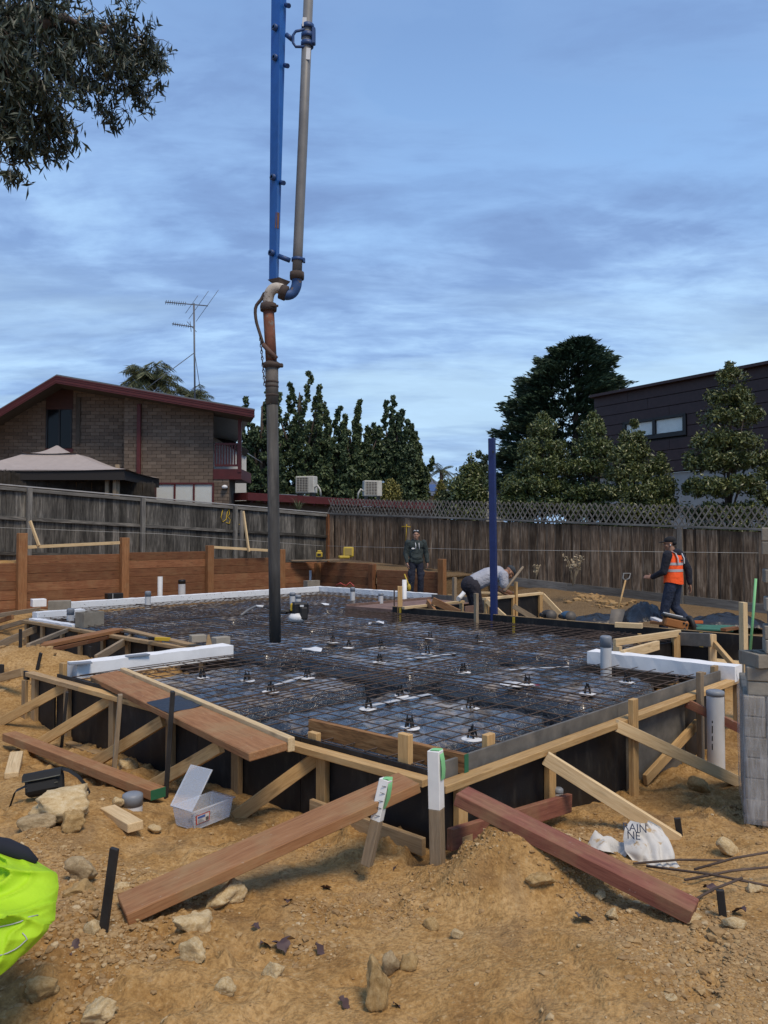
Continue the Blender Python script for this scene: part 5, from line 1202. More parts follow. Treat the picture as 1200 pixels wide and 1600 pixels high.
def antenna():
    a = thing('tv_antenna', 'tall thin television antenna mast above the brick house roof', 'antenna', Q(305, 640, 30)); Y = 30; M_['alu'] = plain('alu', (.10, .11, .13), .5)
    t = Q(303, 474, Y); MB().tube([Q(305, 648, Y)-UP*.3, t], .035, 6).obj('mast', M_['alu'], a)
    def yagi(x0, y0, x1, y1, els):
        p, q = Q(x0, y0, Y), Q(x1, y1, Y); b = MB().tube([p, q], .022, 5).obj('boom', M_['alu'], a)
        for u, l, sl in els:
            c = p.lerp(q, u); d = V(.55*l*sl, -.3*l, l*.6); MB().tube([c-d, c+d], .012, 4).obj('element', M_['alu'], b)
    yagi(258, 472, 325, 478, [(.02+.05*k, .12, .4) for k in range(10)]+[(.62, .5, 1), (.78, .8, 1.0), (.98, .9, 1.0)])
    yagi(269, 506, 303, 511, [(.05+.1*k, .10, .4) for k in range(8)]+[(.85, .3, 0), (.9, .3, -1)])
    MB().tube([Q(304, 551, Y), Q(230, 606, Y-1)], .015, 4).obj('guy_wire', M_['alu'], a); MB().tube([Q(304, 551, Y), Q(314, 615, Y+1)], .012, 4).obj('guy_wire', M_['alu'], a)
antenna()
# ================================================================ TREES AND PLANTS
def leaf_mat(name, c0, c1, rough=.55, spec=.35, trans=0.0):
    n = NT(name); r = n.isl(); n.set(Base_Color=n.ramp(r, [(0, c0), (.6, tuple((a+b)/2 for a, b in zip(c0, c1))), (1, c1)]), Roughness=rough, Specular_IOR_Level=spec); return n.m
M_['bark'] = plain('bark', (.075, .058, .045), .95, var=.4, bump=(20, .6, .02))
def leaves(name, pts, size, mat, parent, aspect=.45, droop=0.0, seed=0, jitter=.35, up=0.0, dirs=None):
    """one folded leaf (two quads' worth of rhombus) at each point"""
    r = np.random.default_rng(seed); n = len(pts); pts = np.asarray(pts)
    d = r.normal(size=(n, 3)) if dirs is None else dirs+r.normal(size=(n, 3))*.35; d[:, 2] += -droop*1.6+up; d /= np.linalg.norm(d, axis=1)[:, None]+1e-9
    q = r.normal(size=(n, 3)); w = np.cross(d, q); w /= np.linalg.norm(w, axis=1)[:, None]+1e-9
    L = (size*(1+r.uniform(-jitter, jitter, n)))[:, None]; b = pts-d*L*.5; t = pts+d*L*.5; mid = pts+np.cross(d, w)*L*.06
    Vn = np.stack([b, mid+w*L*aspect*.5, t, mid-w*L*aspect*.5], 1).reshape(-1, 3); Fn = np.arange(4*n).reshape(n, 4)
    return npmesh(name, Vn, Fn, mat, parent)
def clumped(n, centers, radii, r):
    """points scattered towards the shells of many small clumps"""
    k = r.integers(0, len(centers), n); u = r.normal(size=(n, 3)); u /= np.linalg.norm(u, axis=1)[:, None]; rad = r.uniform(.25, 1, n)**.5
    return centers[k]+u*radii[k][:, None]*rad[:, None]
def trunk(parent, base, top, r0, r1, limbs=(), mat='bark', name='trunk'):
    m = MB(); n = 7; pts = [base.lerp(top, i/n)+V(mnoise.noise(base+V(i, 0, 0)), mnoise.noise(base+V(0, i, 0)), 0)*r0*.6*(i > 0) for i in range(n+1)]
    m.tube(pts, [r0+(r1-r0)*i/n for i in range(n+1)], 8)
    for a, b, r in limbs: m.tube([a, a.lerp(b, .5)+V(0, 0, (b-a).length*.06), b], [r, r*.7, r*.3], 6)
    return m.obj(name, M_[mat], parent)
def spire_tree(label, px, w, ytop, ybase, Y, mat, seed, n=7000, spires=9, leaf=.2):
    k = Y/FPX; c = Q(px, ybase, Y); zt = Q(px, ytop, Y).z; W = w*k/2; r = np.random.default_rng(seed); zb = c.z; H = zt-zb
    t = thing('upright_tree', label, 'tree', V(c.x, Y, .3), 'row of upright dark trees'); cen = []; rad = []; limbs = []
    for s in range(spires):
        a = r.uniform(0, 6.28); q = (s/max(1, spires-1))*1.9-.95; x = c.x+q*W*.92; y = Y+math.sin(a)*W*.5; hh = H*(1.0-.22*q*q)*r.uniform(.60, 1.0) if s else H
        if s == 0: x = c.x
        lean = r.normal()*W*.22; sw = W*r.uniform(.09, .22); limbs.append((V(c.x, Y, zb+H*.12), V(x, y, zb+hh*.85), .10))
        m = int(24*hh/H)+6
        for i in range(m):
            v = i/(m-1); z = zb+v*hh; ww = sw*(math.sin(min(1, v*1.25+.15)*math.pi*.5) if v < .6 else (1-v)/.4*.75+.25)
            cen.append((x+lean*v*v+r.normal()*ww*.7, y+r.normal()*ww*.55, z)); rad.append(max(.16, ww*r.uniform(.4, .75)))
    for i in range(150):
        q = r.uniform(-1, 1); cen.append((c.x+q*W*.92, Y+r.uniform(-.5, .5)*W, zb+r.uniform(0, .60)*H*(1-.15*abs(q)))); rad.append(W*r.uniform(.12, .22))
    P_ = clumped(n, np.array(cen), np.array(rad), r); leaves('crown', P_, leaf, mat, t, .62, .25, seed); trunk(t, V(c.x, Y, .2), V(c.x, Y, zb+H*.8), .16, .04, limbs)
M_['leaf_dark'] = leaf_mat('leaf_dark', (.026, .048, .024), (.095, .135, .060))
M_['leaf_dark2'] = leaf_mat('leaf_dark2', (.032, .056, .026), (.12, .155, .062))
for i, (px, w, yt, sp, d) in enumerate(((408, 76, 596, 6, 'at the left end of the row beside the balcony'), (470, 100, 588, 9, 'the tallest in the row, just right of the hanging hose'), (515, 74, 630, 6, 'dense and rounded above the first air conditioner'),
                                   (560, 66, 630, 7, 'with thin spires above the second air conditioner'), (612, 76, 618, 7, 'with open spires near the right end of the row'), (644, 50, 664, 5, 'the lowest, at the right end of the row'))):
    spire_tree('upright dark leafy tree '+d, px, w, yt, 786, 44+i*.7, M_['leaf_dark' if i % 2 == 0 else 'leaf_dark2'], 20+i, 22000 if w > 55 else 16000, sp+3, .20)
def conifer():
    t = thing('conifer_tree', 'large broad dark green conifer behind the bushes beside the dark house', 'tree', V(9, 41, .3)); Y = 41; k = Y/FPX; r = np.random.default_rng(5); cen = []; rad = []; dirs = []
    prof = [(531, 4), (545, 34), (560, 52), (590, 72), (620, 84), (660, 97), (700, 100), (740, 104), (800, 104)]; cxs = [(531, 906), (590, 893), (640, 880), (800, 872)]
    for i in range(3000):
        y = r.uniform(531, 800); a0 = r.uniform(0, 6.28); hw = np.interp(y, [p[0] for p in prof], [p[1] for p in prof])*(.90+.16*math.sin(y*.16+2*a0)+r.uniform(-.1, .12)); cx = np.interp(y, [p[0] for p in cxs], [p[1] for p in cxs]); a = a0; f = r.uniform(.3, 1)**.4
        p = Q(cx+math.cos(a)*hw*f, y, Y); cen.append((p.x, Y+math.sin(a)*hw*f*k*.9, p.z)); rad.append(r.uniform(.22, .5)); dirs.append((math.cos(a)*1.0, math.sin(a)*1.0, .35))
    cen = np.array(cen); rad = np.array(rad); n = 90000; kk = r.integers(0, len(cen), n); u = r.normal(size=(n, 3)); u /= np.linalg.norm(u, axis=1)[:, None]
    dv = np.array(dirs)[kk]; P_ = cen[kk]+u*rad[kk][:, None]*np.array([.7, .7, .35])*r.uniform(.2, 1, n)[:, None]+dv*(r.uniform(-.5, .6, n)[:, None])*rad[kk][:, None]
    leaves('crown', P_, .30, M_['leaf_conifer'], t, .26, .10, 5, .4, dirs=dv*1.4); b = Q(890, 800, Y); trunk(t, V(b.x, Y, .2), Q(905, 545, Y), .3, .05)
M_['leaf_conifer'] = leaf_mat('leaf_conifer', (.015, .036, .022), (.055, .092, .048), .6)
conifer()
def bush(label, outline, Y, mat, seed, n=12000, leaf=.10, ybase=830, depth=.8, name='screen_bush'):
    """shrub from an outline of (row, left column, right column)"""
    r = np.random.default_rng(seed); rows = [o[0] for o in outline]; k = Y/FPX; cen = []; rad = []
    xm = np.mean([(o[1]+o[2])/2 for o in outline]); b = Q(xm, ybase, Y); t = thing(name, label, 'bush', V(b.x, Y, .2), 'evergreen bushes behind the lattice'); limbs = []
    wts = np.array([max(2, (o[2]-o[1])) for o in outline], float)
    for i in range(420):
        y = float(r.choice(rows, p=wts/wts.sum()))+r.uniform(-8, 8); y = min(max(y, rows[0]), rows[-1]+6); l = np.interp(y, rows, [o[1] for o in outline]); rr_ = np.interp(y, rows, [o[2] for o in outline]); hw = (rr_-l)/2; cx = (l+rr_)/2; a = r.uniform(0, 6.28); f = r.uniform(.1, 1)**.5
        p = Q(cx+math.cos(a)*hw*f*.92, y, Y); cen.append((p.x, Y+math.sin(a)*hw*f*k*depth, p.z)); rad.append(r.uniform(.10, .26)*min(1, .4+hw/25))
        if i % 40 == 0: limbs.append((V(b.x, Y, b.z), Vector(cen[-1]), .03))
    leaves('crown', clumped(int(n*1.5), np.array(cen), np.array(rad), r), leaf, mat, t, .42, -.15, seed, .4); trunk(t, V(b.x, Y, .0), Q((outline[0][1]+outline[0][2])/2, outline[0][0]+25, Y), .07, .02, limbs)
M_['leaf_lilly'] = leaf_mat('leaf_lilly', (.028, .05, .014), (.17, .18, .055), .4, .5)
M_['leaf_lilly2'] = leaf_mat('leaf_lilly2', (.03, .055, .016), (.16, .18, .055), .4, .5)
bush('tall pointed evergreen bush in front of the dark clad wall at right', [(570,1137,1145),(590,1122,1158),(620,1108,1172),(650,1100,1192),(690,1084,1190),(720,1070,1185),(760,1066,1192),(800,1068,1196),(830,1075,1190)], 20.3, M_['leaf_lilly'], 1, 24000)
bush('round evergreen bush below the window of the dark house', [(660,985,992),(690,972,1005),(710,955,1012),(740,944,1022),(770,936,1056),(800,930,1060),(830,935,1055)], 21.3, M_['leaf_lilly'], 2, 20000)
bush('evergreen bush at the left corner of the dark house', [(648,924,932),(670,912,942),(700,900,956),(730,888,962),(770,880,966),(800,872,970),(830,875,965)], 22.2, M_['leaf_lilly2'], 3, 18000)
bush('evergreen bush in front of the big conifer', [(650,842,852),(670,826,868),(700,812,882),(730,806,894),(760,800,892),(790,796,890),(830,800,885)], 22.8, M_['leaf_lilly2'], 4, 18000)
bush('low evergreen bush just right of the blue post', [(745,800,808),(760,784,828),(780,778,838),(800,776,842),(830,780,835)], 23, M_['leaf_lilly2'], 5, 8000)
bush('low evergreen bush between the round bush and the tall pointed bush', [(712,1028,1034),(730,1018,1042),(760,1010,1050),(790,1004,1056),(830,1008,1050)], 20.9, M_['leaf_lilly'], 6, 6000)
bush('evergreen shoot at the right picture edge', [(710,1194,1206),(740,1188,1225),(780,1190,1230),(830,1190,1230)], 20, M_['leaf_lilly'], 7, 4000)
bush('open leafy young tree left of the blue post', [(714,732,738),(735,722,750),(755,708,762),(775,704,764),(800,700,766),(825,704,762)], 24.5, M_['leaf_lilly2'], 8, 6500, .12, 830, .7, 'young_tree')
M_['leaf_yellow'] = leaf_mat('leaf_yellow', (.10, .10, .025), (.26, .23, .06)); M_['leaf_mid'] = leaf_mat('leaf_mid', (.035, .055, .025), (.09, .11, .05))
bush('yellow green shrub beside the second air conditioner', [(752,606,614),(760,598,622),(772,594,626),(790,594,626)], 33, M_['leaf_yellow'], 9, 2500, .13, 800)
bush('small yellow conifer in front of the far cream house', [(752,686,690),(765,681,696),(780,677,701),(800,674,704)], 45, M_['leaf_yellow'], 10, 2200, .15, 810)
bush('grey green bush climbing through the lattice near the fence corner', [(772,690,702),(785,680,712),(800,678,716)], 25.2, M_['leaf_mid'], 11, 1500, .11, 815)
def far_trees():
    r = np.random.default_rng(8); spots = [(388,735,16,30,70),(380,770,22,26,60),(730,760,40,26,95),(700,770,30,20,95),(755,735,14,26,80),(780,770,30,30,70),(392,700,8,14,75)]; names = ['below the balcony, pale and hazy', 'behind the low red roofed wing', 'beyond the young tree', 'right of the far cream house', 'peeking out left of the blue post', 'behind the blue post', 'tall behind the balcony post']
    for i, (px, py, rx, ry, Y) in enumerate(spots):
        k = Y/FPX; c = Q(px, py, Y); t = thing('distant_tree', 'distant grey green tree '+names[i], 'tree', V(c.x, Y, .3), 'distant trees'); cen = np.array([(c.x+r.normal()*rx*k*.5, Y+r.normal()*1, c.z+r.normal()*ry*k*.45) for _ in range(40)])
        leaves('crown', clumped(1600, cen, np.full(40, rx*k*.3), r), .45, M_['leaf_mid'], t, .5, 0, i); trunk(t, V(c.x, Y, .2), c+UP*ry*k*.3, .2, .05)
far_trees()
def palm(label, px, py, R, Y, mat, seed, nf=14, ybase=None, droop=1.0, tr=.16, frond_w=.16):
    k = Y/FPX; c = Q(px, py, Y); t = thing('palm_tree', label, 'palm tree', V(c.x, Y, .3), 'palm trees'); r = np.random.default_rng(seed); P_ = []; D_ = []; m = MB(); RR = R*k
    for i in range(nf):
        a = i*2.399+r.uniform(-.2, .2); el = r.uniform(-.1, 1.25); L = RR*r.uniform(.85, 1.1); pts = []
        for j in range(13):
            u = j/12; h = L*u*math.cos(el*(1-u*.3)); z = L*(math.sin(el)*u-droop*.55*u*u*(1.2-.4*math.sin(el))); pts.append(V(c.x+math.cos(a)*h, Y+math.sin(a)*h, c.z+z))
        m.tube(pts, [.03*(1-j/14) for j in range(13)], 4)
        for j in range(1, 12):
            tg = (pts[j+1]-pts[j]).normalized(); sd = tg.cross(UP); sd = sd.normalized() if sd.length > .01 else V(1, 0, 0)
            for s in (-1, 1):
                for q in (0, .2, .4, .6, .8):
                    b = pts[j].lerp(pts[j+1], q); d = (sd*s+tg*.6-UP*(.5+.5*r.random())).normalized(); l = RR*frond_w*2.2*(1-abs(j/12-.45)); P_.append(b+d*l*.5); D_.append(d)
    m.obj('frond_rib', mat, t); dv = np.array([tuple(d) for d in D_]); leaves('crown', np.array([tuple(p) for p in P_]), RR*frond_w*1.7, mat, t, .055, 0, seed, .2, dirs=dv*3); trunk(t, V(c.x, Y, .2), c, tr*1.2, tr)
M_['leaf_palm'] = leaf_mat('leaf_palm', (.04, .055, .025), (.13, .14, .06), .5)
palm('large feathery palm rising behind the brick house roof', 234, 594, 54, 40, M_['leaf_palm'], 1, 30, frond_w=.22); palm('palm crown behind the roof below the antenna mast', 300, 620, 34, 40, M_['leaf_palm'], 2, 20, frond_w=.22); palm('small palm crown at the left of the roof line', 195, 608, 22, 42, M_['leaf_palm'], 3, 10)
palm('far palm beside the right end of the dark tree row', 660, 738, 22, 80, M_['leaf_palm'], 4, 12, tr=.2); palm('far palm above the cream house', 690, 736, 24, 82, M_['leaf_palm'], 5, 14, tr=.2)
def strap_plant(label, px, py, Y, hpx, wpx, seed):
    c = Q(px, py, Y); k = Y/FPX; t = thing('strap_leaf_plant', label, 'plant', c); r = random.Random(seed); m = MB()
    for i in range(26):
        a = r.uniform(0, 6.28); l = hpx*k*r.uniform(.6, 1); w = wpx*k*.5*r.uniform(.3, 1); pts = [c+V(math.cos(a)*w*u**1.5*1.1, math.sin(a)*w*u, l*(u*1.25-.55*u*u*r.uniform(.6, 1.3))) for u in (0, .25, .5, .75, 1)]
        sd = V(-math.sin(a), math.cos(a), 0)*.02; m.add([p+sd*(1-i_*.22) for i_, p in enumerate(pts)]+[p-sd*(1-i_*.22) for i_, p in enumerate(pts)], [(i_, i_+1, i_+6, i_+5) for i_ in range(4)], True)
    m.obj('leaf_clump', M_['leaf_palm'], t)
strap_plant('green strap leaf plant behind the fence right of the hose', 466, 804, 25.2, 36, 50, 3); strap_plant('small green plant in front of the lower house window', 318, 797, 24.8, 16, 20, 4)
# ---- gum tree whose boughs hang in from the upper left
def gum():
    t = thing('gum_tree', 'gum tree boughs with hanging narrow leaves at the upper left', 'tree', V(-7.2, 8.5, -.4)); r = np.random.default_rng(12); M_['leaf_gum'] = leaf_mat('leaf_gum', (.016, .026, .016), (.060, .078, .048), .45, .45); M_['gum_bark'] = plain('gum_bark', (.11, .085, .07), .9, var=.3)
    sp = [(20,20,60,40,8.0,900),(80,25,55,40,8.2,800),(30,90,45,45,7.8,800),(85,85,45,40,8.0,600),(20,150,35,45,7.6,600),(70,140,35,35,7.8,450),(60,195,40,25,8.2,420),(85,190,26,22,8.4,260),(15,210,25,35,7.6,330),(15,255,18,22,7.6,120),(130,40,40,30,8.6,420),(150,85,35,30,8.8,330),
          (185,60,35,30,9.2,430),(225,70,30,30,9.4,380),(205,100,35,25,9.4,380),(240,95,20,22,9.6,220),(170,125,35,22,9.2,300),(130,130,30,22,9.0,260),(215,135,25,18,9.6,150),(180,170,18,10,9.4,90),(150,160,18,12,9.2,60),(235,60,18,20,9.8,130),(200,15,30,12,9.2,100),(95,225,14,8,8.4,40),(80,240,9,8,8.4,25),(225,150,12,6,9.6,50),(-20,60,50,90,7.6,1500),(-30,170,40,80,7.5,900)]
    P_ = []; m = MB(); root = V(-7.2, 8.5, 4.5); lim = {}
    hubs = [(-60, 60, 7.8), (60, 40, 8.0), (60, 130, 7.9), (150, 50, 8.8), (190, 85, 9.3), (215, 60, 9.5), (0, 190, 7.7)]; hv = [Q(*h) for h in hubs]
    links_ = [(None, 0, .10), (0, 1, .06), (0, 2, .05), (1, 3, .04), (3, 4, .028), (3, 5, .022), (0, 6, .04)]
    for a, b, rr in links_:
        p = root if a is None else hv[a]; q = hv[b]; m.tube([p, p.lerp(q, .35)+V(.05, 0, .12), p.lerp(q, .7)+V(-.03, .05, .08), q], [rr*1.3, rr*1.1, rr, rr*.75], 7)
    for (px, py, rx, ry, Y, n) in sp:
        k = Y/FPX; c = Q(px, py, Y); h = min(hv, key=lambda v: (v-c).length); m.tube([h, h.lerp(c, .5)+V(0, 0, .06), c], [.016, .010, .004], 5)
        nt = max(3, n//14)
        for i in range(nt):                                   # twiglets, each carrying a tassel of leaves
            e = c+V(r.normal()*rx*k*.55, r.normal()*.28, r.normal()*ry*k*.55); m.tube([c.lerp(e, .25*r.random()), c.lerp(e, .6)+V(0, 0, .03), e], [.005, .004, .002], 3)
            for j in range(14): u = r.random()**.7; P_.append(tuple(c.lerp(e, .45+.6*u)+V(r.normal()*.05, r.normal()*.05, -.05-abs(r.normal())*.05)))
    m.obj('bough', M_['gum_bark'], t); leaves('crown', np.array(P_), .125, M_['leaf_gum'], t, .22, .85, 12, .4); trunk(t, V(-7.3, 8.5, -.6), V(-7.0, 8.5, 9), .32, .16, [(V(-7.2, 8.5, 4), root, .12)], 'gum_bark')
gum()
# ================================================================ CONCRETE PUMP BOOM AND HOSE
def boom():
    Y = 10.0; b = thing('pump_boom', 'blue concrete pump boom with grey delivery pipe and rubber hose hanging over the slab', 'pump boom', Q(430, 1003, Y))
    q = lambda x, y, d=0.0: Q(x, y, Y+d)
    # blue tapered box section
    vs = [q(424.5, -70, .10), q(438.5, -70, -.04), q(449.5, -70, .10), q(437, -70, .26), q(420.3, 437, .07), q(431, 441, -.03), q(435.3, 437, .07), q(427, 437, .18)]
    arm = MB().add(vs, [(0,1,5,4), (1,2,6,5), (2,3,7,6), (3,0,4,7), (4,5,6,7)]).obj('boom_arm', M_['boom_blue'], b)
    M_['weld_blue'] = plain('weld_blue', (.02, .06, .18), .5)
    for x, y in ((430, 43), (430, 90), (427, 277), (424.5, 395)):
        c = q(x, y, .0); d = V(-.72, -.69, 0).normalized(); R = d.to_track_quat('Z', 'Y').to_matrix()
        o = MB().lathe([(.020, .030), (.042, .030), (.042, -.05), (.020, -.05)], 14, c, R).obj('boss', M_['weld_blue'], arm); MB().lathe([(.001, .012), (.021, .012), (.021, .0)], 12, c, R).obj('boss_hole', M_['black_plastic'], arm)
    for x, y in ((447, 8), (445, 102), (439, 285)): MB().tube([q(x, y, .05), q(x+4.5, y+1, -.02)], .030, 10).obj('pin', M_['weld_blue'], arm)
    timber('rusty_plate', q(434, 332, -.012), q(432.5, 357, -.012), .05, .012, M_['rust'], arm, V(-.4, 1, 0))
    MB().add([q(418, 437, .0), q(436, 433, -.06), q(454, 440, .0), q(436, 444, .2), q(424, 442, .0), q(436, 443, -.05), q(448, 446, 0)], [(0,1,5,4), (1,2,6,5), (0,3,2,1), (4,5,6)]).obj('end_bracket', M_['rust_dark'], arm)
    # grey pipe
    pip = MB().tube([q(484.5, -70), q(474, 200), q(466, 380), q(464, 428)], .064, 20).obj('delivery_pipe', M_['pipe_grey'], b)
    for y, x in ((43, 481), (57, 480.5), (70, 480)): MB().lathe([(.066, -.03), (.084, -.028), (.084, .028), (.066, .03)], 18, q(x, y)).obj('clamp_ring', M_['weld_blue'], pip)
    MB().box(q(490, 57, -.03), (.05, .07, .22), None, .01).obj('clamp_bolt', M_['weld_blue'], pip)
    MB().tube([q(476, 46, -.05), q(462, 49, -.05), q(458, 55, -.05), q(458, 67, -.05), q(462, 73, -.05), q(476, 73, -.05)], .018, 8).obj('clamp_loop', M_['weld_blue'], pip)
    MB().tube([q(447, 54), q(457, 62)], .03, 10).obj('stay', M_['weld_blue'], arm); MB().tube([q(435, 400), q(453, 407)], .032, 10).obj('stay', M_['weld_blue'], arm)
    MB().lathe([(.066, -.02), (.08, -.02), (.08, .02), (.066, .02)], 18, q(465, 406)).obj('clamp_ring', M_['weld_blue'], pip); MB().box(q(475, 407), (.03, .05, .06), None, .006).obj('clamp_bolt', M_['weld_blue'], pip)
    for x, y0, y1 in ((476, 27, 41), (482, 75, 93)): timber('sticker', q(x, y0, -.066), q(x-.8, y1, -.066), .055, .004, M_['pvc_white'], pip, V(0, 1, 0))
    # elbows
    def arc(pts, n=14):
        out = []
        for i in range(n+1):
            u = i/n; k = u*(len(pts)-1); j = min(int(k), len(pts)-2); f = k-j; p0 = pts[max(j-1, 0)]; p1 = pts[j]; p2 = pts[j+1]; p3 = pts[min(j+2, len(pts)-1)]
            out.append(.5*((2*p1)+(p2-p0)*f+(2*p0-5*p1+4*p2-p3)*f*f+(3*p1-p0-3*p2+p3)*f**3))
        return out
    MB().lathe([(.066, -.05), (.092, -.045), (.095, 0), (.092, .045), (.066, .05)], 20, q(464, 431)).obj('coupling', M_['rust_dark'], b)
    MB().tube(arc([q(464, 434), q(463, 447), q(457, 458), q(447, 461, -.03), q(437, 457, -.06)]), .066, 18).obj('blue_elbow', M_['elbow_blue'], b)
    R = (q(437, 457)-q(447, 461)).to_track_quat('Z', 'Y').to_matrix(); MB().lathe([(.066, -.05), (.098, -.04), (.098, .04), (.066, .05)], 20, q(443, 457, -.04), R).obj('coupling', M_['rust_dark'], b)
    MB().tube(arc([q(441, 452, -.05), q(430, 450, -.07), q(422, 457, -.06), q(419, 468, -.04), q(419, 477, -.03)]), .069, 18).obj('white_elbow', M_['elbow_white'], b)
    MB().lathe([(.07, -.055), (.105, -.05), (.11, 0), (.10, .045), (.07, .05)], 20, q(419.5, 480, -.03)).obj('coupling', M_['rust_dark'], b); timber('coupling_lever', q(421, 477, -.12), q(435, 478, -.1), .03, .025, M_['rust_dark'], b)
    MB().tube([q(419.5, 484, -.03), q(422, 530, -.03), q(424, 566, -.03)], .072, 18).obj('rusty_pipe', M_['rust_red'], b)
    MB().lathe([(.073, -.05), (.115, -.02), (.12, .02), (.075, .05)], 20, q(424.5, 571, -.03)).obj('coupling', M_['rust_dark'], b); MB().box(q(437, 571, -.05), (.09, .06, .05), None, .01).obj('coupling_lug', M_['rust_dark'], b)
    MB().tube([q(424.5, 575, -.03), q(425, 600, -.03), q(425.5, 632, -.03)], [.086, .083, .080], 20).obj('hose_end', M_['rubber_worn'], b)
    for y in (597, 604, 618): MB().lathe([(.083, -.014), (.088, -.01), (.088, .01), (.083, .014)], 18, q(425, y, -.03)).obj('hose_band', M_['rust_dark'], b)
    MB().tube([q(425.5, 630, -.03), q(427, 760, -.02), q(428.5, 880), q(430, 1003)], .074, 22).obj('rubber_hose', M_['rubber'], b)
    MB().lathe([(.072, -.002), (.055, -.002), (.055, .2)], 18, q(430, 1003.3)).obj('hose_mouth', M_['black_plastic'], b)
    # safety strap and chain
    st = arc([q(413, 458, -.06), q(408, 468, -.06), q(399.5, 480, -.05), q(400, 500, -.05), q(406, 521, -.06), q(411, 537, -.08)], 14); sd = V(.022, .0, .0)
    MB().tube(st, .022, 6).obj('strap', M_['rust_dark'], b); MB().tube([q(411, 538, -.1), q(420, 548, -.12), q(432, 560, -.12)], .03, 8).obj('strap', M_['strap_brown'], b)
    for k in range(9):
        u = k/8; p = q(429-15*u, 444+14*u, -.09); MB().tube([p+V(math.cos(a)*.016, (.012 if k % 2 else 0)*math.sin(a), math.sin(a)*.02) for a in [i*1.2566 for i in range(5)]], .005, 4, closed=True).obj('chain_link', M_['rust_dark'], b)
    for k in range(16):
        u = k/15; p = q(406.5+7*u, 525+75*u, -.09); MB().tube([p+V(math.cos(a)*.013*(k % 2), math.cos(a)*.013*(1-k % 2), math.sin(a)*.03) for a in [i*1.2566 for i in range(5)]], .006, 4, closed=True).obj('chain_link', M_['rust_dark'], b)
M_['rust'] = plain('rust', (.16, .08, .045), .85, var=.4); M_['rust_dark'] = plain('rust_dark', (.065, .048, .042), .85, var=.45, bump=(20, .5, .01)); M_['rust_red'] = plain('rust_red', (.17, .065, .04), .8, var=.45, speck=(9, (.13, .12, .11), .58))
M_['elbow_blue'] = plain('elbow_blue', (.025, .075, .21), .6, var=.2, speck=(10, (.16, .12, .09), .6)); M_['elbow_white'] = plain('elbow_white', (.46, .42, .37), .7, var=.15, speck=(16, (.10, .06, .04), .56))
M_['rubber_worn'] = plain('rubber_worn', (.11, .10, .09), .9, var=.35); M_['strap_brown'] = plain('strap_brown', (.12, .07, .055), .85, var=.2)
n = NT('rubber'); g = n.noise(3, 6, .65, .4, n.vec((4, 4, .5))); g2 = n.noise(1.1, 5, .6); n.set(Base_Color=n.ramp(n.math('ADD', n.math('MULTIPLY', g, .6), n.math('MULTIPLY', g2, .4)), [(.36, (.030, .028, .026)), (.52, (.065, .062, .058)), (.68, (.15, .14, .125))]), Roughness=.8); M_['rubber'] = n.m
boom()
# ---- concrete vibrator lying on the mesh
def vibrator():
    c = P(468, 972, .04); v = thing('concrete_vibrator', 'black petrol concrete vibrator with white tank lying on the mesh beside the hose', 'vibrator', c)
    MB().ell(c+V(-.03, -.05, .075), (.15, .12, .085)).obj('fuel_tank', M_['pvc_white'], v); e = MB().box(c+V(.0, .02, .22), (.26, .22, .20), Matrix.Rotation(.3, 3, 'Z'), .03).obj('engine', M_['black_plastic'], v)
    MB().box(c+V(.08, -.10, .15), (.12, .08, .20), Matrix.Rotation(.3, 3, 'Z'), .02).obj('starter_cover', M_['black_steel'], v); MB().box(c+V(-.12, .0, .24), (.05, .12, .12), None, .01).obj('air_filter', M_['yellow_paint'], e)
    for k in range(5): MB().box(c+V(.02, -.095, .17+.03*k), (.16, .02, .012)).obj('cooling_fin', M_['black_steel'], e)
    MB().box(c+V(.05, -.12, .27), (.06, .01, .03)).obj('badge', M_['pvc_white'], e)
    MB().tube([c+V(-.14, 0, .17), c+V(-.30, .03, .16), c+V(-.42, .05, .17)], .03, 8).obj('drive_tube', M_['black_steel'], v); MB().lathe([(.03, -.05), (.055, -.03), (.055, .03), (.03, .05)], 12, c+V(-.36, .04, .165), Matrix.Rotation(1.57, 3, 'Y')).obj('coupling', M_['black_plastic'], v)
    pts = [c+V(-.42, .05, .17), P(448, 958, .2), P(430, 952, .16), P(412, 948, .14), P(400, 947, .15), P(388, 953, .1), P(376, 962, .04)]
    MB().tube(pts[:4], .018, 7).obj('flexible_shaft', M_['black_plastic'], v); MB().tube(pts[3:5], .022, 8).obj('shaft_collar', M_['pvc_white'], v); MB().tube(pts[4:], .022, 7).obj('poker', M_['pipe_grey'], v)
vibrator()
# ---- shovel, saw, plastic heap, sheets and tool cases
def shovel():
    t = Q(980, 896, 13.6); b = Q(966, 953, 13.3); s = thing('shovel', 'steel shovel with D handle leaning upright in front of the brown fence', 'shovel', b); d = (t-b).normalized()
    MB().tube([b, t-d*.14], .016, 8).obj('shaft', M_['pine'], s); g = t
    MB().tube([t-d*.14, t-d*.10+V(-.055, 0, 0), g+V(-.06, 0, 0), g+V(.06, 0, 0), t-d*.10+V(.055, 0, 0), t-d*.14], .013, 7).obj('handle', M_['pipe_grey'], s)
    vs = []; 
    for i in range(6):
        for j in range(5):
            u, w = i/5, j/4-.5; vs.append(b+d*(.02-.30*u)*1.0+V(w*(.24-.02*u), -.03*math.cos(w*3)-.02*u+.01, -.02*abs(w)))
    MB().add(vs, [(i*5+j, i*5+j+1, (i+1)*5+j+1, (i+1)*5+j) for i in range(5) for j in range(4)], True).obj('blade', M_['steel_blade'], s)
M_['steel_blade'] = plain('steel_blade', (.11, .10, .09), .6, .3, var=.3)
shovel()
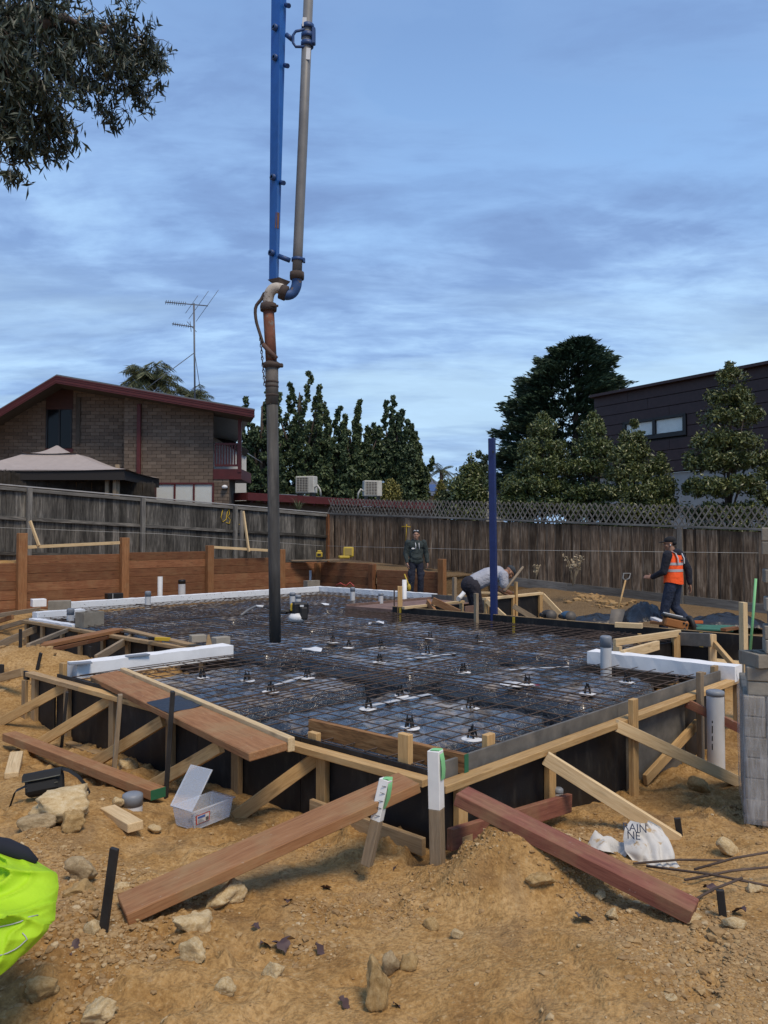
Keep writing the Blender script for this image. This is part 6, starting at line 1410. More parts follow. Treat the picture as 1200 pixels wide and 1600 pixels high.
def heap(name, px0, px1, py_top, py_bot, Y, label, seed, D=.8, cat='plastic sheet'):
    a = Q(px0, py_bot, Y); b = Q(px1, py_bot, Y); H = Q(px0, py_top, Y).z-a.z; n, m = 44, 26; vs = []; r = random.Random(seed)
    for i in range(n+1):
        for j in range(m+1):
            u, w = i/n, j/m; e = math.sin(math.pi*u)**.55*math.sin(math.pi*min(1, w*.92+.04))**.7; p = a.lerp(b, u)+V(0, (w-.5)*D, 0)
            q = mnoise.noise(V(u*7, w*4, seed))*.14+abs(mnoise.noise(V(u*16, w*6, seed+3)))*.10; z = H*e*(.82+q*1.4); vs.append(p+V(0, -q*.2, z-.02))
    return tag(MB().add(vs, [(i*(m+1)+j, (i+1)*(m+1)+j, (i+1)*(m+1)+j+1, i*(m+1)+j+1) for i in range(n) for j in range(m)], True).obj(name, M_['tarp']), label, cat)
M_['tarp'] = plain('tarp', (.012, .012, .013), .32, bump=(9, .5, .03), spec=.6)
heap('tarpaulin', 972, 1042, 934, 972, 14.6, 'black plastic sheet heaped over something behind the shovel', 1, 1.0); heap('plastic_film', 890, 985, 955, 972, 15.0, 'low black plastic sheet crumpled left of the shovel', 2, .7); heap('plastic_film', 1068, 1200, 953, 980, 14.4, 'black plastic sheet lying along the fence foot at right', 3, .8)
def saw():
    c = P(1055, 983, -.02); Y = c.y; s = thing('cut_off_saw', 'orange brown cut off saw with black top standing on the right corner frame', 'saw', c); R = Matrix.Rotation(.22, 3, 'Y')@Matrix.Rotation(-.1, 3, 'Z'); o = Q(1055, 974, Y)
    bd = MB().box(o, (.36, .20, .15), R, .025).obj('housing', M_['saw_orange'], s)
    MB().box(o+V(-.02, .0, .095), (.36, .19, .06), R, .02).obj('top_cover', M_['black_plastic'], s); MB().box(o+V(-.04, -.02, .135), (.30, .05, .02), R, .006).obj('handle', M_['pvc'], s)
    for x, z in ((.10, .035), (.145, .02), (.13, -.05)): MB().lathe([(.001, .012), (.014, .012), (.018, 0), (.018, -.01)], 10, o+R@V(x, -.103, z), Matrix.Rotation(1.57, 3, 'X')).obj('bolt', M_['black_plastic'], bd)
    MB().lathe([(.001, -.03), (.13, -.03), (.14, -.01), (.14, .01), (.13, .03), (.001, .03)], 22, o+V(.26, .05, -.02), Matrix.Rotation(1.35, 3, 'Y')).obj('blade_guard', M_['black_steel'], s); MB().tube([o+V(.16, .03, .0), o+V(.27, .05, -.01)], .05, 10).obj('arm', M_['black_plastic'], s)
M_['saw_orange'] = plain('saw_orange', (.30, .115, .03), .55, var=.2)
saw()
def sheets():
    for k, (pts, z, m, lab, nm) in enumerate(([((1064, 990), (1150, 992), (1200, 1030), (1120, 1040)), -.24, 'pale_pine', 'pale timber sheet lying on the ground behind the right corner frame', 'timber_sheet'], [((880, 966), (985, 972), (1000, 984), (895, 978)), -.22, 'pale_pine', 'pale timber sheet on the ground left of the shovel', 'timber_sheet'], [((1086, 975), (1146, 979), (1146, 986), (1084, 983)), -.19, 'green_sheet', 'green edged flat sheet beside the saw', 'board_sheet'])):
        q = [P(x, y, z+.001*k) for x, y in pts]; ax = ((q[1]-q[0])+(q[2]-q[3]))/2; L = ax.length; ay = ((q[3]-q[0])+(q[2]-q[1]))/2; ctr = sum(q, V(0, 0, 0))/4; n = 6 if k == 0 else 3; o = thing(nm, lab, 'sheet', ctr)
        for i in range(n):
            u0, u1 = i/n+.006, (i+1)/n-.006; a0 = q[0].lerp(q[3], (u0+u1)/2); a1 = q[1].lerp(q[2], (u0+u1)/2); timber('board', a0, a1, max(.03, abs((q[3]-q[0]).length)/n-.012), .03, M_[m], o)
    for k, (a, b, w, m, lab) in enumerate((((1018, 972, -.1), (1064, 977, -.1), .10, 'sleeper_post', 'reddish offcut behind the saw'), ((1076, 972, -.1), (1098, 972, -.1), .05, 'orange_pvc', 'orange stick lying behind the saw'), ((1130, 984, -.15), (1150, 981, -.15), .1, 'sleeper', 'dark brown offcut on the pale sheet by the upright board'), ((1020, 966, -.05), (1034, 972, -.08), .10, 'pvc_white', 'white tube end behind the saw'))):
        tag(timber('offcut', P(*a), P(*b), w, .05, M_[m]), lab, 'offcut', 'offcuts behind the right corner frame')
M_['green_sheet'] = plain('green_sheet', (.05, .17, .12), .7, var=.2); M_['orange_pvc'] = plain('orange_pvc', (.50, .12, .03), .6)
sheets()
def laser_case():
    c = Q(543, 872, 22.2); s = thing('tool_case', 'open yellow tool case on the corner of the sleeper wall', 'tool case', c)
    MB().box(c+V(-.10, -.05, .03), (.30, .3, .08), Matrix.Rotation(.2, 3, 'Z'), .02).obj('tray', M_['case_yellow'], s); MB().box(c+V(.02, .12, .17), (.30, .08, .30), Matrix.Rotation(-.25, 3, 'X'), .03).obj('lid', M_['case_yellow'], s); MB().box(c+V(.02, .07, .18), (.20, .01, .2), Matrix.Rotation(-.25, 3, 'X')).obj('lid_lining', M_['lining'], s)
    c = Q(499, 871, 22.6); l = thing('laser_level', 'small yellow laser level on the sleeper wall corner', 'laser level', c); MB().box(c+V(0, 0, .08), (.18, .16, .15), None, .02).obj('body', M_['case_yellow'], l); MB().box(c+V(0, 0, .18), (.12, .12, .05), None, .02).obj('head', M_['case_yellow'], l); MB().box(c+V(0, -.085, .08), (.10, .01, .06)).obj('panel', M_['black_plastic'], l)
M_['case_yellow'] = plain('case_yellow', (.46, .33, .04), .5, var=.15); M_['lining'] = plain('lining', (.24, .18, .05), .8)
laser_case()
tag(timber('plank', Q(455, 876, 22.6), Q(530, 875, 22.9), .4, .03, M_['grey_pine']), 'weathered plank lying on top of the wall corner under the yellow cases', 'plank', 'loose planks')
def hose_red():
    cord('red_cable', [P(525, 915, .12), P(532, 911, .2), P(540, 915, .14), P(547, 910, .2), P(553, 916, .12)], .018, M_['red_cable'], 'red cable coiled on the back foam strip', 'cable')
M_['red_cable'] = plain('red_cable', (.38, .06, .05), .6); hose_red()
def blower():
    c = P(640, 922, .1); s = thing('spray_wand', 'yellow spray tool leaning beside the standing man', 'tool', c); MB().tube([Q(640, 918, 18.8), Q(632, 897, 18.9)], .018, 6).obj('wand', M_['case_yellow'], s); MB().ell(Q(639, 918, 18.8), (.05, .05, .09)).obj('bottle', M_['case_yellow'], s); MB().tube([Q(639, 914, 18.8), Q(644, 910, 18.8)], .012, 5).obj('trigger', M_['black_plastic'], s)
blower()
def helmet(px, py, label, mat, Y):
    c = Q(px, py, Y); s = thing('power_tool', label, 'power tool', c, 'power tools on the ground behind the black board'); MB().ell(c+V(0, 0, .07), (.13, .10, .075)).obj('housing', M_[mat], s); MB().box(c+V(-.10, -.02, .05), (.12, .08, .07), Matrix.Rotation(.3, 3, 'Y'), .015).obj('grip', M_['black_plastic'], s); MB().lathe([(.001, .01), (.09, .01), (.09, -.01), (.001, -.01)], 18, c+V(.03, -.10, .06), Matrix.Rotation(1.4, 3, 'X')).obj('disc', M_['steel_blade'], s)
M_['tool_blue'] = plain('tool_blue', (.03, .075, .14), .5)
helmet(887, 968, 'blue power saw on the ground right of the frame brace', 'tool_blue', 13.2); helmet(857, 966, 'dark power tool beside the blue power saw', 'black_steel', 13.3)
tag(MB().tube([Q(817, 886, 14.1), Q(788, 924, 13.6)], .022, 8).obj('digging_bar', M_['grey_pine']), 'wooden tool handle leaning in front of the bending man', 'tool handle')
tag(MB().tube([Q(741, 905, 15.6), Q(722, 930, 14.9), Q(716, 936, 14.7)], .045, 10).obj('bent_pipe', M_['pvc_white']), 'bent white pipe behind the bending man', 'pipe')
tag(timber('plank', P(700, 932, .05), P(765, 938, .05), .05, .10, M_['pine']), 'pine board edge behind the grey stake left of the blue post', 'plank', 'loose planks')
# ================================================================ PEOPLE
def remesh(mb, name, mat, parent, M, vox=.012, smooth=6):
    me = mb.mesh('tmp'); o = bpy.data.objects.new('tmp', me); C.objects.link(o)
    md = o.modifiers.new('r', 'REMESH'); md.mode = 'VOXEL'; md.voxel_size = vox
    sm = o.modifiers.new('s', 'SMOOTH'); sm.iterations = smooth; sm.factor = .5
    dg = bpy.context.evaluated_depsgraph_get(); dg.update(); nm = bpy.data.meshes.new_from_object(o.evaluated_get(dg)); bpy.data.objects.remove(o)
    nm.name = name; nm.materials.clear(); nm.materials.append(mat); nm.polygons.foreach_set('use_smooth', [True]*len(nm.polygons))
    return link(bpy.data.objects.new(name, nm), parent, M)
def limb(mb, pts, rs, n=12):
    mb.tube(pts, rs, n)
    for p, r in zip(pts, rs): mb.ell(p, (r, r, r), None, 10, 8)
def hand(mb, wrist, d, nrm, s=1.0, curl=.35, thumb=1):
    """palm and five fingers; d along the hand, nrm = back of hand"""
    d = d.normalized(); nrm = (nrm-d*nrm.dot(d)).normalized(); sd = d.cross(nrm)*thumb
    c = wrist+d*.05*s; R = Matrix((d, sd, nrm)).transposed(); mb.ell(c, (.055*s, .042*s, .018*s), R)
    for k, (o, l) in enumerate(((-.030, .066), (-.010, .080), (.010, .086), (.029, .076))):
        a = wrist+d*.085*s+sd*o*s; b = a+(d*math.cos(curl*.6)-nrm*math.sin(curl*.6))*l*.5*s; e = b+(d*math.cos(curl*1.7)-nrm*math.sin(curl*1.7))*l*.5*s; mb.tube([a-d*.02*s, b, e], [.0105*s, .0095*s, .0075*s], 7); mb.ell(e, (.0075*s,)*3)
    a = wrist+d*.035*s+sd*.036*s; b = a+(d*.6+sd*.75-nrm*.2).normalized()*.04*s; e = b+(d*.9+sd*.3-nrm*.3).normalized()*.034*s; mb.tube([a-sd*.015*s, b, e], [.013*s, .0115*s, .009*s], 7); mb.ell(e, (.009*s,)*3)
def head(mb, c, R, s=1.0):
    g = lambda x, y, z: c+R@V(x*s, y*s, z*s)
    mb.ell(g(0, .0, .045), (.076*s, .097*s, .085*s), R, 14, 10); mb.ell(g(0, .022, -.03), (.062*s, .078*s, .085*s), R, 14, 10); mb.ell(g(0, .055, -.085), (.036*s, .034*s, .030*s), R)     # skull, face, chin
    mb.ell(g(0, .103, -.012), (.014*s, .022*s, .026*s), R); mb.ell(g(0, .090, .018), (.011*s, .014*s, .030*s), R); mb.ell(g(0, .092, .036), (.050*s, .014*s, .010*s), R)                 # nose, brow
    mb.ell(g(0, .094, -.056), (.024*s, .010*s, .006*s), R); mb.ell(g(0, .092, -.068), (.020*s, .010*s, .006*s), R)                                                                     # lips
    for x in (-1, 1): mb.ell(g(x*.078, .0, -.005), (.010*s, .020*s, .032*s), R); mb.ell(g(x*.038, .072, -.02), (.024*s, .018*s, .018*s), R)                                            # ears, cheeks
def eyes(parent, M, c, R, s=1.0):
    for x in (-1, 1):
        MB().ell(c+R@V(x*.031*s, .088*s, .016*s), (.011*s, .007*s, .006*s), R, 10, 6).obj('eye', M_['eye'], parent, M)
M_['skin'] = plain('skin', (.36, .20, .135), .55, var=.12); M_['skin_tan'] = plain('skin_tan', (.28, .145, .09), .55, var=.12); M_['eye'] = plain('eye', (.03, .02, .018), .3); M_['hair'] = plain('hair', (.018, .013, .011), .8, bump=(60, .5, .004)); M_['hair_grey'] = plain('hair_grey', (.10, .085, .075), .8)
M_['hoodie'] = plain('hoodie', (.034, .046, .046), .95, var=.2, bump=(11, .9, .05)); M_['navy'] = plain('navy', (.018, .022, .038), .9, var=.25, bump=(11, .9, .05)); M_['boot'] = plain('boot', (.055, .055, .05), .7); M_['navy_top'] = plain('navy_top', (.016, .018, .028), .95, var=.2, bump=(11, .9, .05))
M_['hivis_orange'] = plain('hivis_orange', (.95, .105, .015), .7, var=.06, bump=(9, .7, .04)); M_['reflective'] = plain('reflective', (.40, .40, .42), .35, var=.1); M_['tee'] = plain('tee', (.36, .37, .42), .9, var=.1, bump=(9, .9, .05)); M_['jeans'] = plain('jeans', (.022, .032, .062), .9, var=.35, bump=(12, .9, .05)); M_['cap'] = plain('cap', (.010, .010, .012), .85)
M_['cap_grey'] = plain('cap_grey', (.035, .042, .05), .85); M_['charcoal'] = plain('charcoal', (.026, .024, .032), .9, var=.3, bump=(11, .9, .05))
def person_standing():
    base = Q(650, 928, 19.4); base.z = -.14; p = thing('person', 'person in dark green hoodie and navy trousers standing facing the camera', 'person', base)
    M = Matrix.Translation(base)@Matrix.Rotation(math.pi+.22, 4, 'Z'); s = 1.0
    hip = {-1: V(-.095, 0, .90), 1: V(.095, 0, .90)}; knee = {-1: V(-.115, .03, .49), 1: V(.12, .03, .49)}; ank = {-1: V(-.12, -.02, .09), 1: V(.14, -.02, .09)}
    sh = {-1: V(-.20, 0, 1.40), 1: V(.20, 0, 1.40)}; el = {-1: V(-.27, -.02, 1.13), 1: V(.26, -.03, 1.13)}; wr = {-1: V(-.28, .06, .89), 1: V(.25, .10, .90)}
    hd = V(0, .02, 1.585); R = Matrix.Rotation(-.25, 3, 'Z')
    b = MB(); limb(b, [V(0, -.01, .95), V(0, -.01, 1.15), V(0, -.01, 1.34)], [.09, .09, .095]); limb(b, [V(0, -.005, 1.38), V(0, .01, 1.52)], [.062, .058]); head(b, hd, R)
    for k in (-1, 1):
        limb(b, [hip[k], knee[k], ank[k]], [.075, .052, .038]); limb(b, [sh[k]*.97, el[k], wr[k]], [.05, .04, .029]); hand(b, wr[k], V(k*-.02, .12, -.9), V(k*.9, .0, .2), 1.0, .6, -k); limb(b, [ank[k], ank[k]+V(0, .12, -.05)], [.04, .03])
    bd = remesh(b, 'body', M_['skin'], p, M, .008, 2); eyes(p, M, hd, R)
    t = MB(); t.ell(V(0, 0, 1.14), (.190, .135, .27)); t.ell(V(0, .01, 1.33), (.195, .125, .15)); t.ell(V(0, .01, .96), (.195, .14, .13)); t.ell(V(0, -.08, 1.43), (.13, .07, .075)); t.ell(V(0, .03, 1.42), (.095, .09, .05)); t.ell(V(0, .10, 1.03), (.13, .06, .08))
    for k in (-1, 1): limb(t, [sh[k], el[k], wr[k]+V(0, -.01, .03)], [.082, .066, .046])
    tp = remesh(t, 'hoodie', M_['hoodie'], p, M, .011, 5)
    for x in (-.028, .028): MB().tube([V(x*1.6, .118, 1.40), V(x*1.5, .148, 1.33), V(x*1.7, .152, 1.24)], .008, 6).obj('drawstring', M_['pvc_white'], tp, M)
    MB().ell(V(.105, .122, 1.255), (.045, .012, .022)).obj('chest_emblem', M_['pvc_white'], tp, M)
    t = MB(); t.ell(V(0, 0, .91), (.165, .12, .11))
    for k in (-1, 1): limb(t, [hip[k]+V(0, 0, -.02), knee[k], ank[k]+V(0, 0, .10)], [.10, .082, .082]); t.ell(knee[k]+V(k*.06, .0, .14), (.045, .07, .09))
    remesh(t, 'trousers', M_['navy'], p, M, .012, 4)
    for k in (-1, 1):
        t = MB(); limb(t, [ank[k]+V(0, 0, .20), ank[k]+V(0, 0, .02)], [.068, .058]); limb(t, [ank[k]+V(0, 0, -.03), ank[k]+V(k*.02, .14, -.045)], [.055, .045]); remesh(t, 'boot', M_['boot'], p, M, .01, 3)
    t = MB(); t.ell(hd+R@V(0, -.010, .062), (.085, .103, .075), R, 14, 9); t.ell(hd+R@V(0, -.05, .01), (.080, .062, .07), R); remesh(t, 'hair', M_['hair'], p, M, .008, 2)
    g = MB()
    for x in (-1, 1): g.ell(hd+R@V(x*.034, .080, .115), (.030, .010, .018), R@Matrix.Rotation(-.5, 3, 'X'))
    g.obj('sunglasses', M_['glass_shine'], p, M)
M_['glass_shine'] = plain('glass_shine', (.55, .57, .60), .15)
person_standing()
def person_bending():
    Y = 14.3; base = Q(752, 990, Y); base.z = -.42; p = thing('person', 'person in pale grey shirt and dark trousers bending forward behind the blue post', 'person', base)
    M = Matrix.Translation(base)@Matrix.Rotation(-math.pi/2, 4, 'Z')@Matrix.Rotation(.25, 4, 'Z')    # facing +x (right)
    hip = {-1: V(-.10, -.18, .93), 1: V(.10, -.18, .93)}; knee = {-1: V(-.13, -.06, .50), 1: V(.13, -.10, .50)}; ank = {-1: V(-.15, -.20, .09), 1: V(.14, -.26, .09)}
    sh = {-1: V(-.19, .36, 1.13), 1: V(.19, .36, 1.13)}; el = {-1: V(-.24, .40, .86), 1: V(.24, .36, .86)}; wr = {-1: V(-.14, .60, .74), 1: V(.12, .62, .76)}; hd = V(0, .55, 1.17); R = Matrix.Rotation(-.95, 3, 'X')
    b = MB(); limb(b, [V(0, -.15, .97), V(0, .1, 1.10), V(0, .32, 1.14)], [.10, .10, .10]); limb(b, [V(0, .36, 1.16), V(0, .49, 1.17)], [.064, .06]); head(b, hd, R)
    for k in (-1, 1): limb(b, [hip[k], knee[k], ank[k]], [.08, .055, .04]); limb(b, [sh[k], el[k], wr[k]], [.056, .046, .032]); hand(b, wr[k], V(-k*.15, .5, -.45), V(k*.3, .4, .8), 1.0, .7, -k)
    remesh(b, 'body', M_['skin_tan'], p, M, .008, 2); eyes(p, M, hd, R)
    t = MB(); limb(t, [V(0, -.10, 1.00), V(0, .12, 1.10), V(0, .32, 1.15)], [.165, .165, .15]); t.ell(V(0, .30, 1.12), (.21, .11, .12))
    for k in (-1, 1): limb(t, [sh[k], sh[k].lerp(el[k], .62)], [.092, .083])
    remesh(t, 'shirt', M_['tee'], p, M, .011, 4)
    t = MB(); t.ell(V(0, -.22, .95), (.18, .17, .17)); t.ell(V(0, -.14, .99), (.172, .12, .12))
    for k in (-1, 1): limb(t, [hip[k], knee[k], ank[k]+V(0, 0, .03)], [.122, .09, .08])
    remesh(t, 'trousers', M_['charcoal'], p, M, .012, 4)
    for k in (-1, 1): t = MB(); limb(t, [ank[k]+V(0, -.02, -.03), ank[k]+V(k*.02, .15, -.045)], [.058, .045]); remesh(t, 'boot', M_['boot'], p, M, .01, 3)
    t = MB(); t.ell(hd+R@V(0, -.005, .075), (.086, .104, .066), R, 14, 9); t.ell(hd+R@V(0, .10, .062), (.068, .065, .012), R); remesh(t, 'cap', M_['cap_grey'], p, M, .007, 2)
person_bending()
def person_vest():
    Y = 13.9; base = Q(1053, 995, Y); base.z = -.36; p = thing('person', 'person in orange safety vest and black cap walking left in front of the fence', 'person', base)
    M = Matrix.Translation(base)@Matrix.Rotation(math.pi/2-.80, 4, 'Z')@Matrix.Scale(1.02, 4)               # walks to -x, back turned a little to the camera
    # local +y = walking direction, +x = his right side (away from the camera)
    hip = {-1: V(-.09, 0, .92), 1: V(.09, 0, .92)}; knee = {-1: V(-.11, .10, .50), 1: V(.10, .02, .50)}; ank = {-1: V(-.11, .14, .09), 1: V(.11, -.30, .14)}
    sh = {-1: V(-.205, .0, 1.42), 1: V(.205, -.02, 1.42)}; el = {-1: V(-.26, .05, 1.13), 1: V(.29, -.14, 1.15)}; wr = {-1: V(-.20, .30, 1.02), 1: V(.28, -.17, .90)}; hd = V(0, .05, 1.605); R = Matrix.Rotation(.55, 3, 'Z')@Matrix.Rotation(-.12, 3, 'X')
    b = MB(); limb(b, [V(0, 0, .97), V(0, 0, 1.18), V(0, 0, 1.36)], [.09, .09, .095]); limb(b, [V(0, 0, 1.40), V(0, .035, 1.54)], [.063, .058]); head(b, hd, R)
    for k in (-1, 1):
        limb(b, [hip[k], knee[k], ank[k]], [.075, .052, .038]); limb(b, [sh[k], el[k], wr[k]], [.05, .04, .029])
    hand(b, wr[-1], V(.05, .95, .12), V(-.7, .1, .6), 1.05, .35, 1); hand(b, wr[1], V(.05, -.1, -.95), V(.6, -.6, 0), 1.05, .4, -1)
    remesh(b, 'body', M_['skin_tan'], p, M, .008, 2); eyes(p, M, hd, R)
    t = MB(); t.ell(V(0, 0, 1.18), (.17, .13, .26)); t.ell(V(0, -.075, 1.46), (.11, .075, .075)); t.ell(V(0, .02, 1.45), (.09, .085, .05))
    for k in (-1, 1): limb(t, [sh[k], el[k], wr[k].lerp(el[k], .10)], [.085, .068, .046])
    remesh(t, 'jumper', M_['navy_top'], p, M, .011, 5)
    # vest: a closed torso shell with arm holes left by the sleeves, flared at the hem
    t = MB(); prof = [(.93, .198, .158), (.98, .196, .158), (1.10, .188, .150), (1.25, .190, .150), (1.36, .182, .142), (1.44, .150, .118), (1.485, .100, .095)]; n_ = 28; vs = []
    for z, a, c in prof:
        for k in range(n_): th = 2*math.pi*k/n_; vs.append(V(a*math.cos(th), c*math.sin(th)-.004, z+(.02*math.cos(th*2) if z < 1 else 0)))
    v = MB().add(vs, [(i*n_+k, i*n_+(k+1) % n_, (i+1)*n_+(k+1) % n_, (i+1)*n_+k) for i in range(len(prof)-1) for k in range(n_)], True).obj('vest', M_['hivis_orange'], p, M)
    for z0 in (1.13, 1.245):
        vs = []
        for z in (z0, z0+.045):
            a = np.interp(z, [q[0] for q in prof], [q[1] for q in prof])+.004; c = np.interp(z, [q[0] for q in prof], [q[2] for q in prof])+.004
            for k in range(n_): th = 2*math.pi*k/n_; vs.append(V(a*math.cos(th), c*math.sin(th)-.004, z))
        MB().add(vs, [(k, (k+1) % n_, n_+(k+1) % n_, n_+k) for k in range(n_)], True).obj('reflective_band', M_['reflective'], v, M)
    for x in (-1, 1):
        pts = [V(x*.115, -.150, 1.27), V(x*.118, -.148, 1.36), V(x*.112, -.105, 1.455), V(x*.105, -.02, 1.492), V(x*.105, .07, 1.46), V(x*.110, .125, 1.36), V(x*.11, .148, 1.27)]; sd = V(.022, 0, 0); MB().add([q+sd for q in pts]+[q-sd for q in pts], [(i, i+1, i+8, i+7) for i in range(6)], True).obj('reflective_band', M_['reflective'], v, M)
    for k, (x, w) in enumerate(((-.02, .02), (.012, .03), (.04, .012))): MB().box(V(x, -.156, 1.335-.01*(k % 2)), (w, .006, .022)).obj('back_print', M_['navy_top'], v, M)
    MB().box(V(.01, -.158, 1.30), (.07, .006, .008)).obj('back_print', M_['navy_top'], v, M)
    t = MB(); t.ell(V(0, 0, .93), (.16, .125, .12))
    for k in (-1, 1): limb(t, [hip[k]+V(0, 0, -.02), knee[k], ank[k]+V(0, 0, .02)], [.105, .085, .078])
    remesh(t, 'jeans', M_['jeans'], p, M, .012, 4)
    for k in (-1, 1): t = MB(); limb(t, [ank[k]+V(0, -.02, -.03), ank[k]+V(0, .15, -.045)], [.055, .042]); remesh(t, 'boot', M_['cap'], p, M, .01, 3)
    t = MB(); t.ell(hd+R@V(0, -.008, .068), (.086, .106, .072), R, 14, 9); t.ell(hd+R@V(0, .125, .055), (.066, .062, .011), R); t.ell(hd+R@V(0, -.06, .02), (.078, .055, .05), R); remesh(t, 'cap', M_['cap'], p, M, .007, 2)
    MB().ell(hd+R@V(-.090, .005, -.012), (.008, .010, .014), R).obj('earbud', M_['pvc_white'], p, M)
person_vest()
# ================================================================ FOREGROUND THINGS
def storage_box():
    # open clear plastic box with a hinged lid and a label
    a, b = PG(302, 1298, False), PG(364, 1284, False); z = max(a.z, b.z)-.01; a.z = b.z = z; dx = (b-a); W = dx.length*1.0; dx.normalize(); dy = V(-dx.y, dx.x, 0); H = .125; D = .20; o = thing('storage_box', 'clear plastic storage box with open lid standing on the soil', 'box', a)
    nn = NT('clear_plastic'); nn.set(Base_Color=(.74, .80, .90), Roughness=.28, Alpha=.28, Specular_IOR_Level=.6); M_['clear'] = nn.m
    def W_(u, v, w, tp=.0): k = 1-tp*(1-w/H); return a+dx*(W*.5+(u-.5)*W*k)+dy*(D*.5+(v-.5)*D*k)+UP*w
    tp = .12; t = .006
    def wall(p, q, name): 
        (u0, v0), (u1, v1) = p, q; c = V(.5, .5, 0); off = V((.5-(u0+u1)/2)*.06, (.5-(v0+v1)/2)*.06, 0)
        vs = [W_(u0, v0, 0, tp), W_(u1, v1, 0, tp), W_(u1, v1, H, tp), W_(u0, v0, H, tp)]; vi = [W_(u0+off.x, v0+off.y, 0.004, tp), W_(u1+off.x, v1+off.y, .004, tp), W_(u1+off.x, v1+off.y, H, tp), W_(u0+off.x, v0+off.y, H, tp)]
        MB().add(vs+vi, [(0,1,2,3), (5,4,7,6), (3,2,6,7), (0,4,5,1), (1,5,6,2), (0,3,7,4)]).obj(name, M_['clear'], o)
    for p, q in (((0,0),(1,0)), ((1,0),(1,1)), ((1,1),(0,1)), ((0,1),(0,0))): wall(p, q, 'side_wall')
    MB().add([W_(0,0,.003,tp), W_(1,0,.003,tp), W_(1,1,.003,tp), W_(0,1,.003,tp)], [(0,1,2,3)]).obj('floor', M_['clear'], o)
    rim = [W_(-.03,-.03,H), W_(1.03,-.03,H), W_(1.03,1.03,H), W_(-.03,1.03,H)]; MB().tube(rim, .005, 6, closed=True).obj('rim', M_['clear'], o)
    lid = MB(); h0, h1 = W_(-.03, -.02, H+.008), W_(-.03, 1.02, H+.008); ld = (dx*.42+UP*.95).normalized(); L = W*.80
    # the lid hinges on the left short side and stands open, leaning right
    h0, h1 = W_(-.04, .0, H+.006), W_(-.04, 1.0, H+.006); ld = (dx*.55+UP*.8-dy*.05).normalized(); nrm = ld.cross(dy).normalized()
    q = [h0, h1, h1+ld*L, h0+ld*L]; lo = MB().add(q+[v+nrm*.006 for v in q], [(0,1,2,3), (7,6,5,4), (0,3,7,4), (1,5,6,2), (3,2,6,7), (0,4,5,1)]).obj('lid', M_['clear'], o); MB().tube(q, .006, 6, closed=True).obj('lid_rim', M_['clear'], lo)
    # contents and label
    r = random.Random(2); m = MB()
    for i in range(26): m.box(W_(r.uniform(.15, .85), r.uniform(.2, .8), .012+r.uniform(0, .02), tp), (.05, .012, .008), Euler((r.uniform(-.3, .3), r.uniform(-.3, .3), r.uniform(0, 3.1))).to_matrix())
    m.obj('fasteners', M_['pipe_grey'], o)['kind'] = 'stuff'
    def lab(u0, u1, w0, w1, off, mat, name, par): return MB().add([W_(u0, 0, w0, tp)-dy*off, W_(u1, 0, w0, tp)-dy*off, W_(u1, 0, w1, tp)-dy*off, W_(u0, 0, w1, tp)-dy*off], [(0,1,2,3)]).obj(name, M_[mat], par)
    M_['label_red'] = plain('label_red', (.45, .06, .05), .6); M_['label_blue'] = plain('label_blue', (.06, .13, .40), .6)
    l = lab(.04, .40, .035, .095, .004, 'label_red', 'label', o); lab(.065, .375, .040, .090, .006, 'pvc_white', 'label_field', l); lab(.08, .27, .072, .086, .008, 'label_blue', 'label_band', l)
    for k in range(9): lab(.285+.009*k, .289+.009*k+(.002 if k % 3 else 0), .044, .068, .008, 'black_plastic', 'barcode_bar', l)
    for k in range(3): lab(.08, .25-.03*k, .046+.008*k, .049+.008*k, .008, 'duct_tape', 'print_line', l)
storage_box()
# ---- black shoulder bag on a stone
def bag():
    c = Q(70, 1222, PG(70, 1262, False).y+.12); b = thing('shoulder_bag', 'black shoulder bag with strap lying on a large stone at left', 'bag', c); M_['bag'] = plain('bag', (.012, .012, .012), .75, bump=(40, .35, .006)); M_['piping'] = plain('piping', (.10, .10, .08), .7)
    R = Matrix.Rotation(-.16, 3, 'Y')@Matrix.Rotation(.15, 3, 'Z')@Matrix.Rotation(-.35, 3, 'X'); M = Matrix.Translation(c)@R.to_4x4()
    MB().box((0, 0, -.01), (.235, .10, .14), None, .022).obj('pouch', M_['bag'], b, M); MB().box((-.005, -.035, -.03), (.205, .07, .08), None, .018).obj('front_pocket', M_['bag'], b, M)
    vs = [V(x, y, z) for (y, z) in ((.052, .055), (.035, .072), (-.03, .074), (-.060, .055), (-.074, .018)) for x in (-.123, -.06, 0, .06, .123)]
    MB().add(vs, [(i*5+j, i*5+j+1, (i+1)*5+j+1, (i+1)*5+j) for i in range(4) for j in range(4)], True).obj('flap', M_['bag'], b, M)
    MB().tube([V(-.12, -.075, .016), V(0, -.077, .014), V(.12, -.075, .016)], .004, 5).obj('flap_trim', M_['piping'], b, M); MB().tube([V(-.10, -.067, -.024), V(.10, -.067, -.024)], .003, 5).obj('zip', M_['piping'], b, M)
    def strap(pts, w=.018):
        pts = [Vector(p) for p in pts]; sd = V(.0, 1, .25).normalized()*w; MB().add([p+sd for p in pts]+[p-sd for p in pts], [(i, i+1, i+1+len(pts), i+len(pts)) for i in range(len(pts)-1)], True).obj('strap', M_['bag'], b)
    Y = c.y
    strap([M@V(.115, 0, .03), Q(95, 1200, Y), Q(108, 1204, Y), Q(122, 1213, Y), Q(134, 1227, Y+.02), Q(140, 1240, Y+.04)]); strap([M@V(-.115, 0, .0), Q(24, 1236, Y-.02), Q(17, 1256, Y-.05), Q(11, 1275, Y-.09), Q(5, 1291, Y-.12), Q(-6, 1296, Y-.14)], .024)
bag()
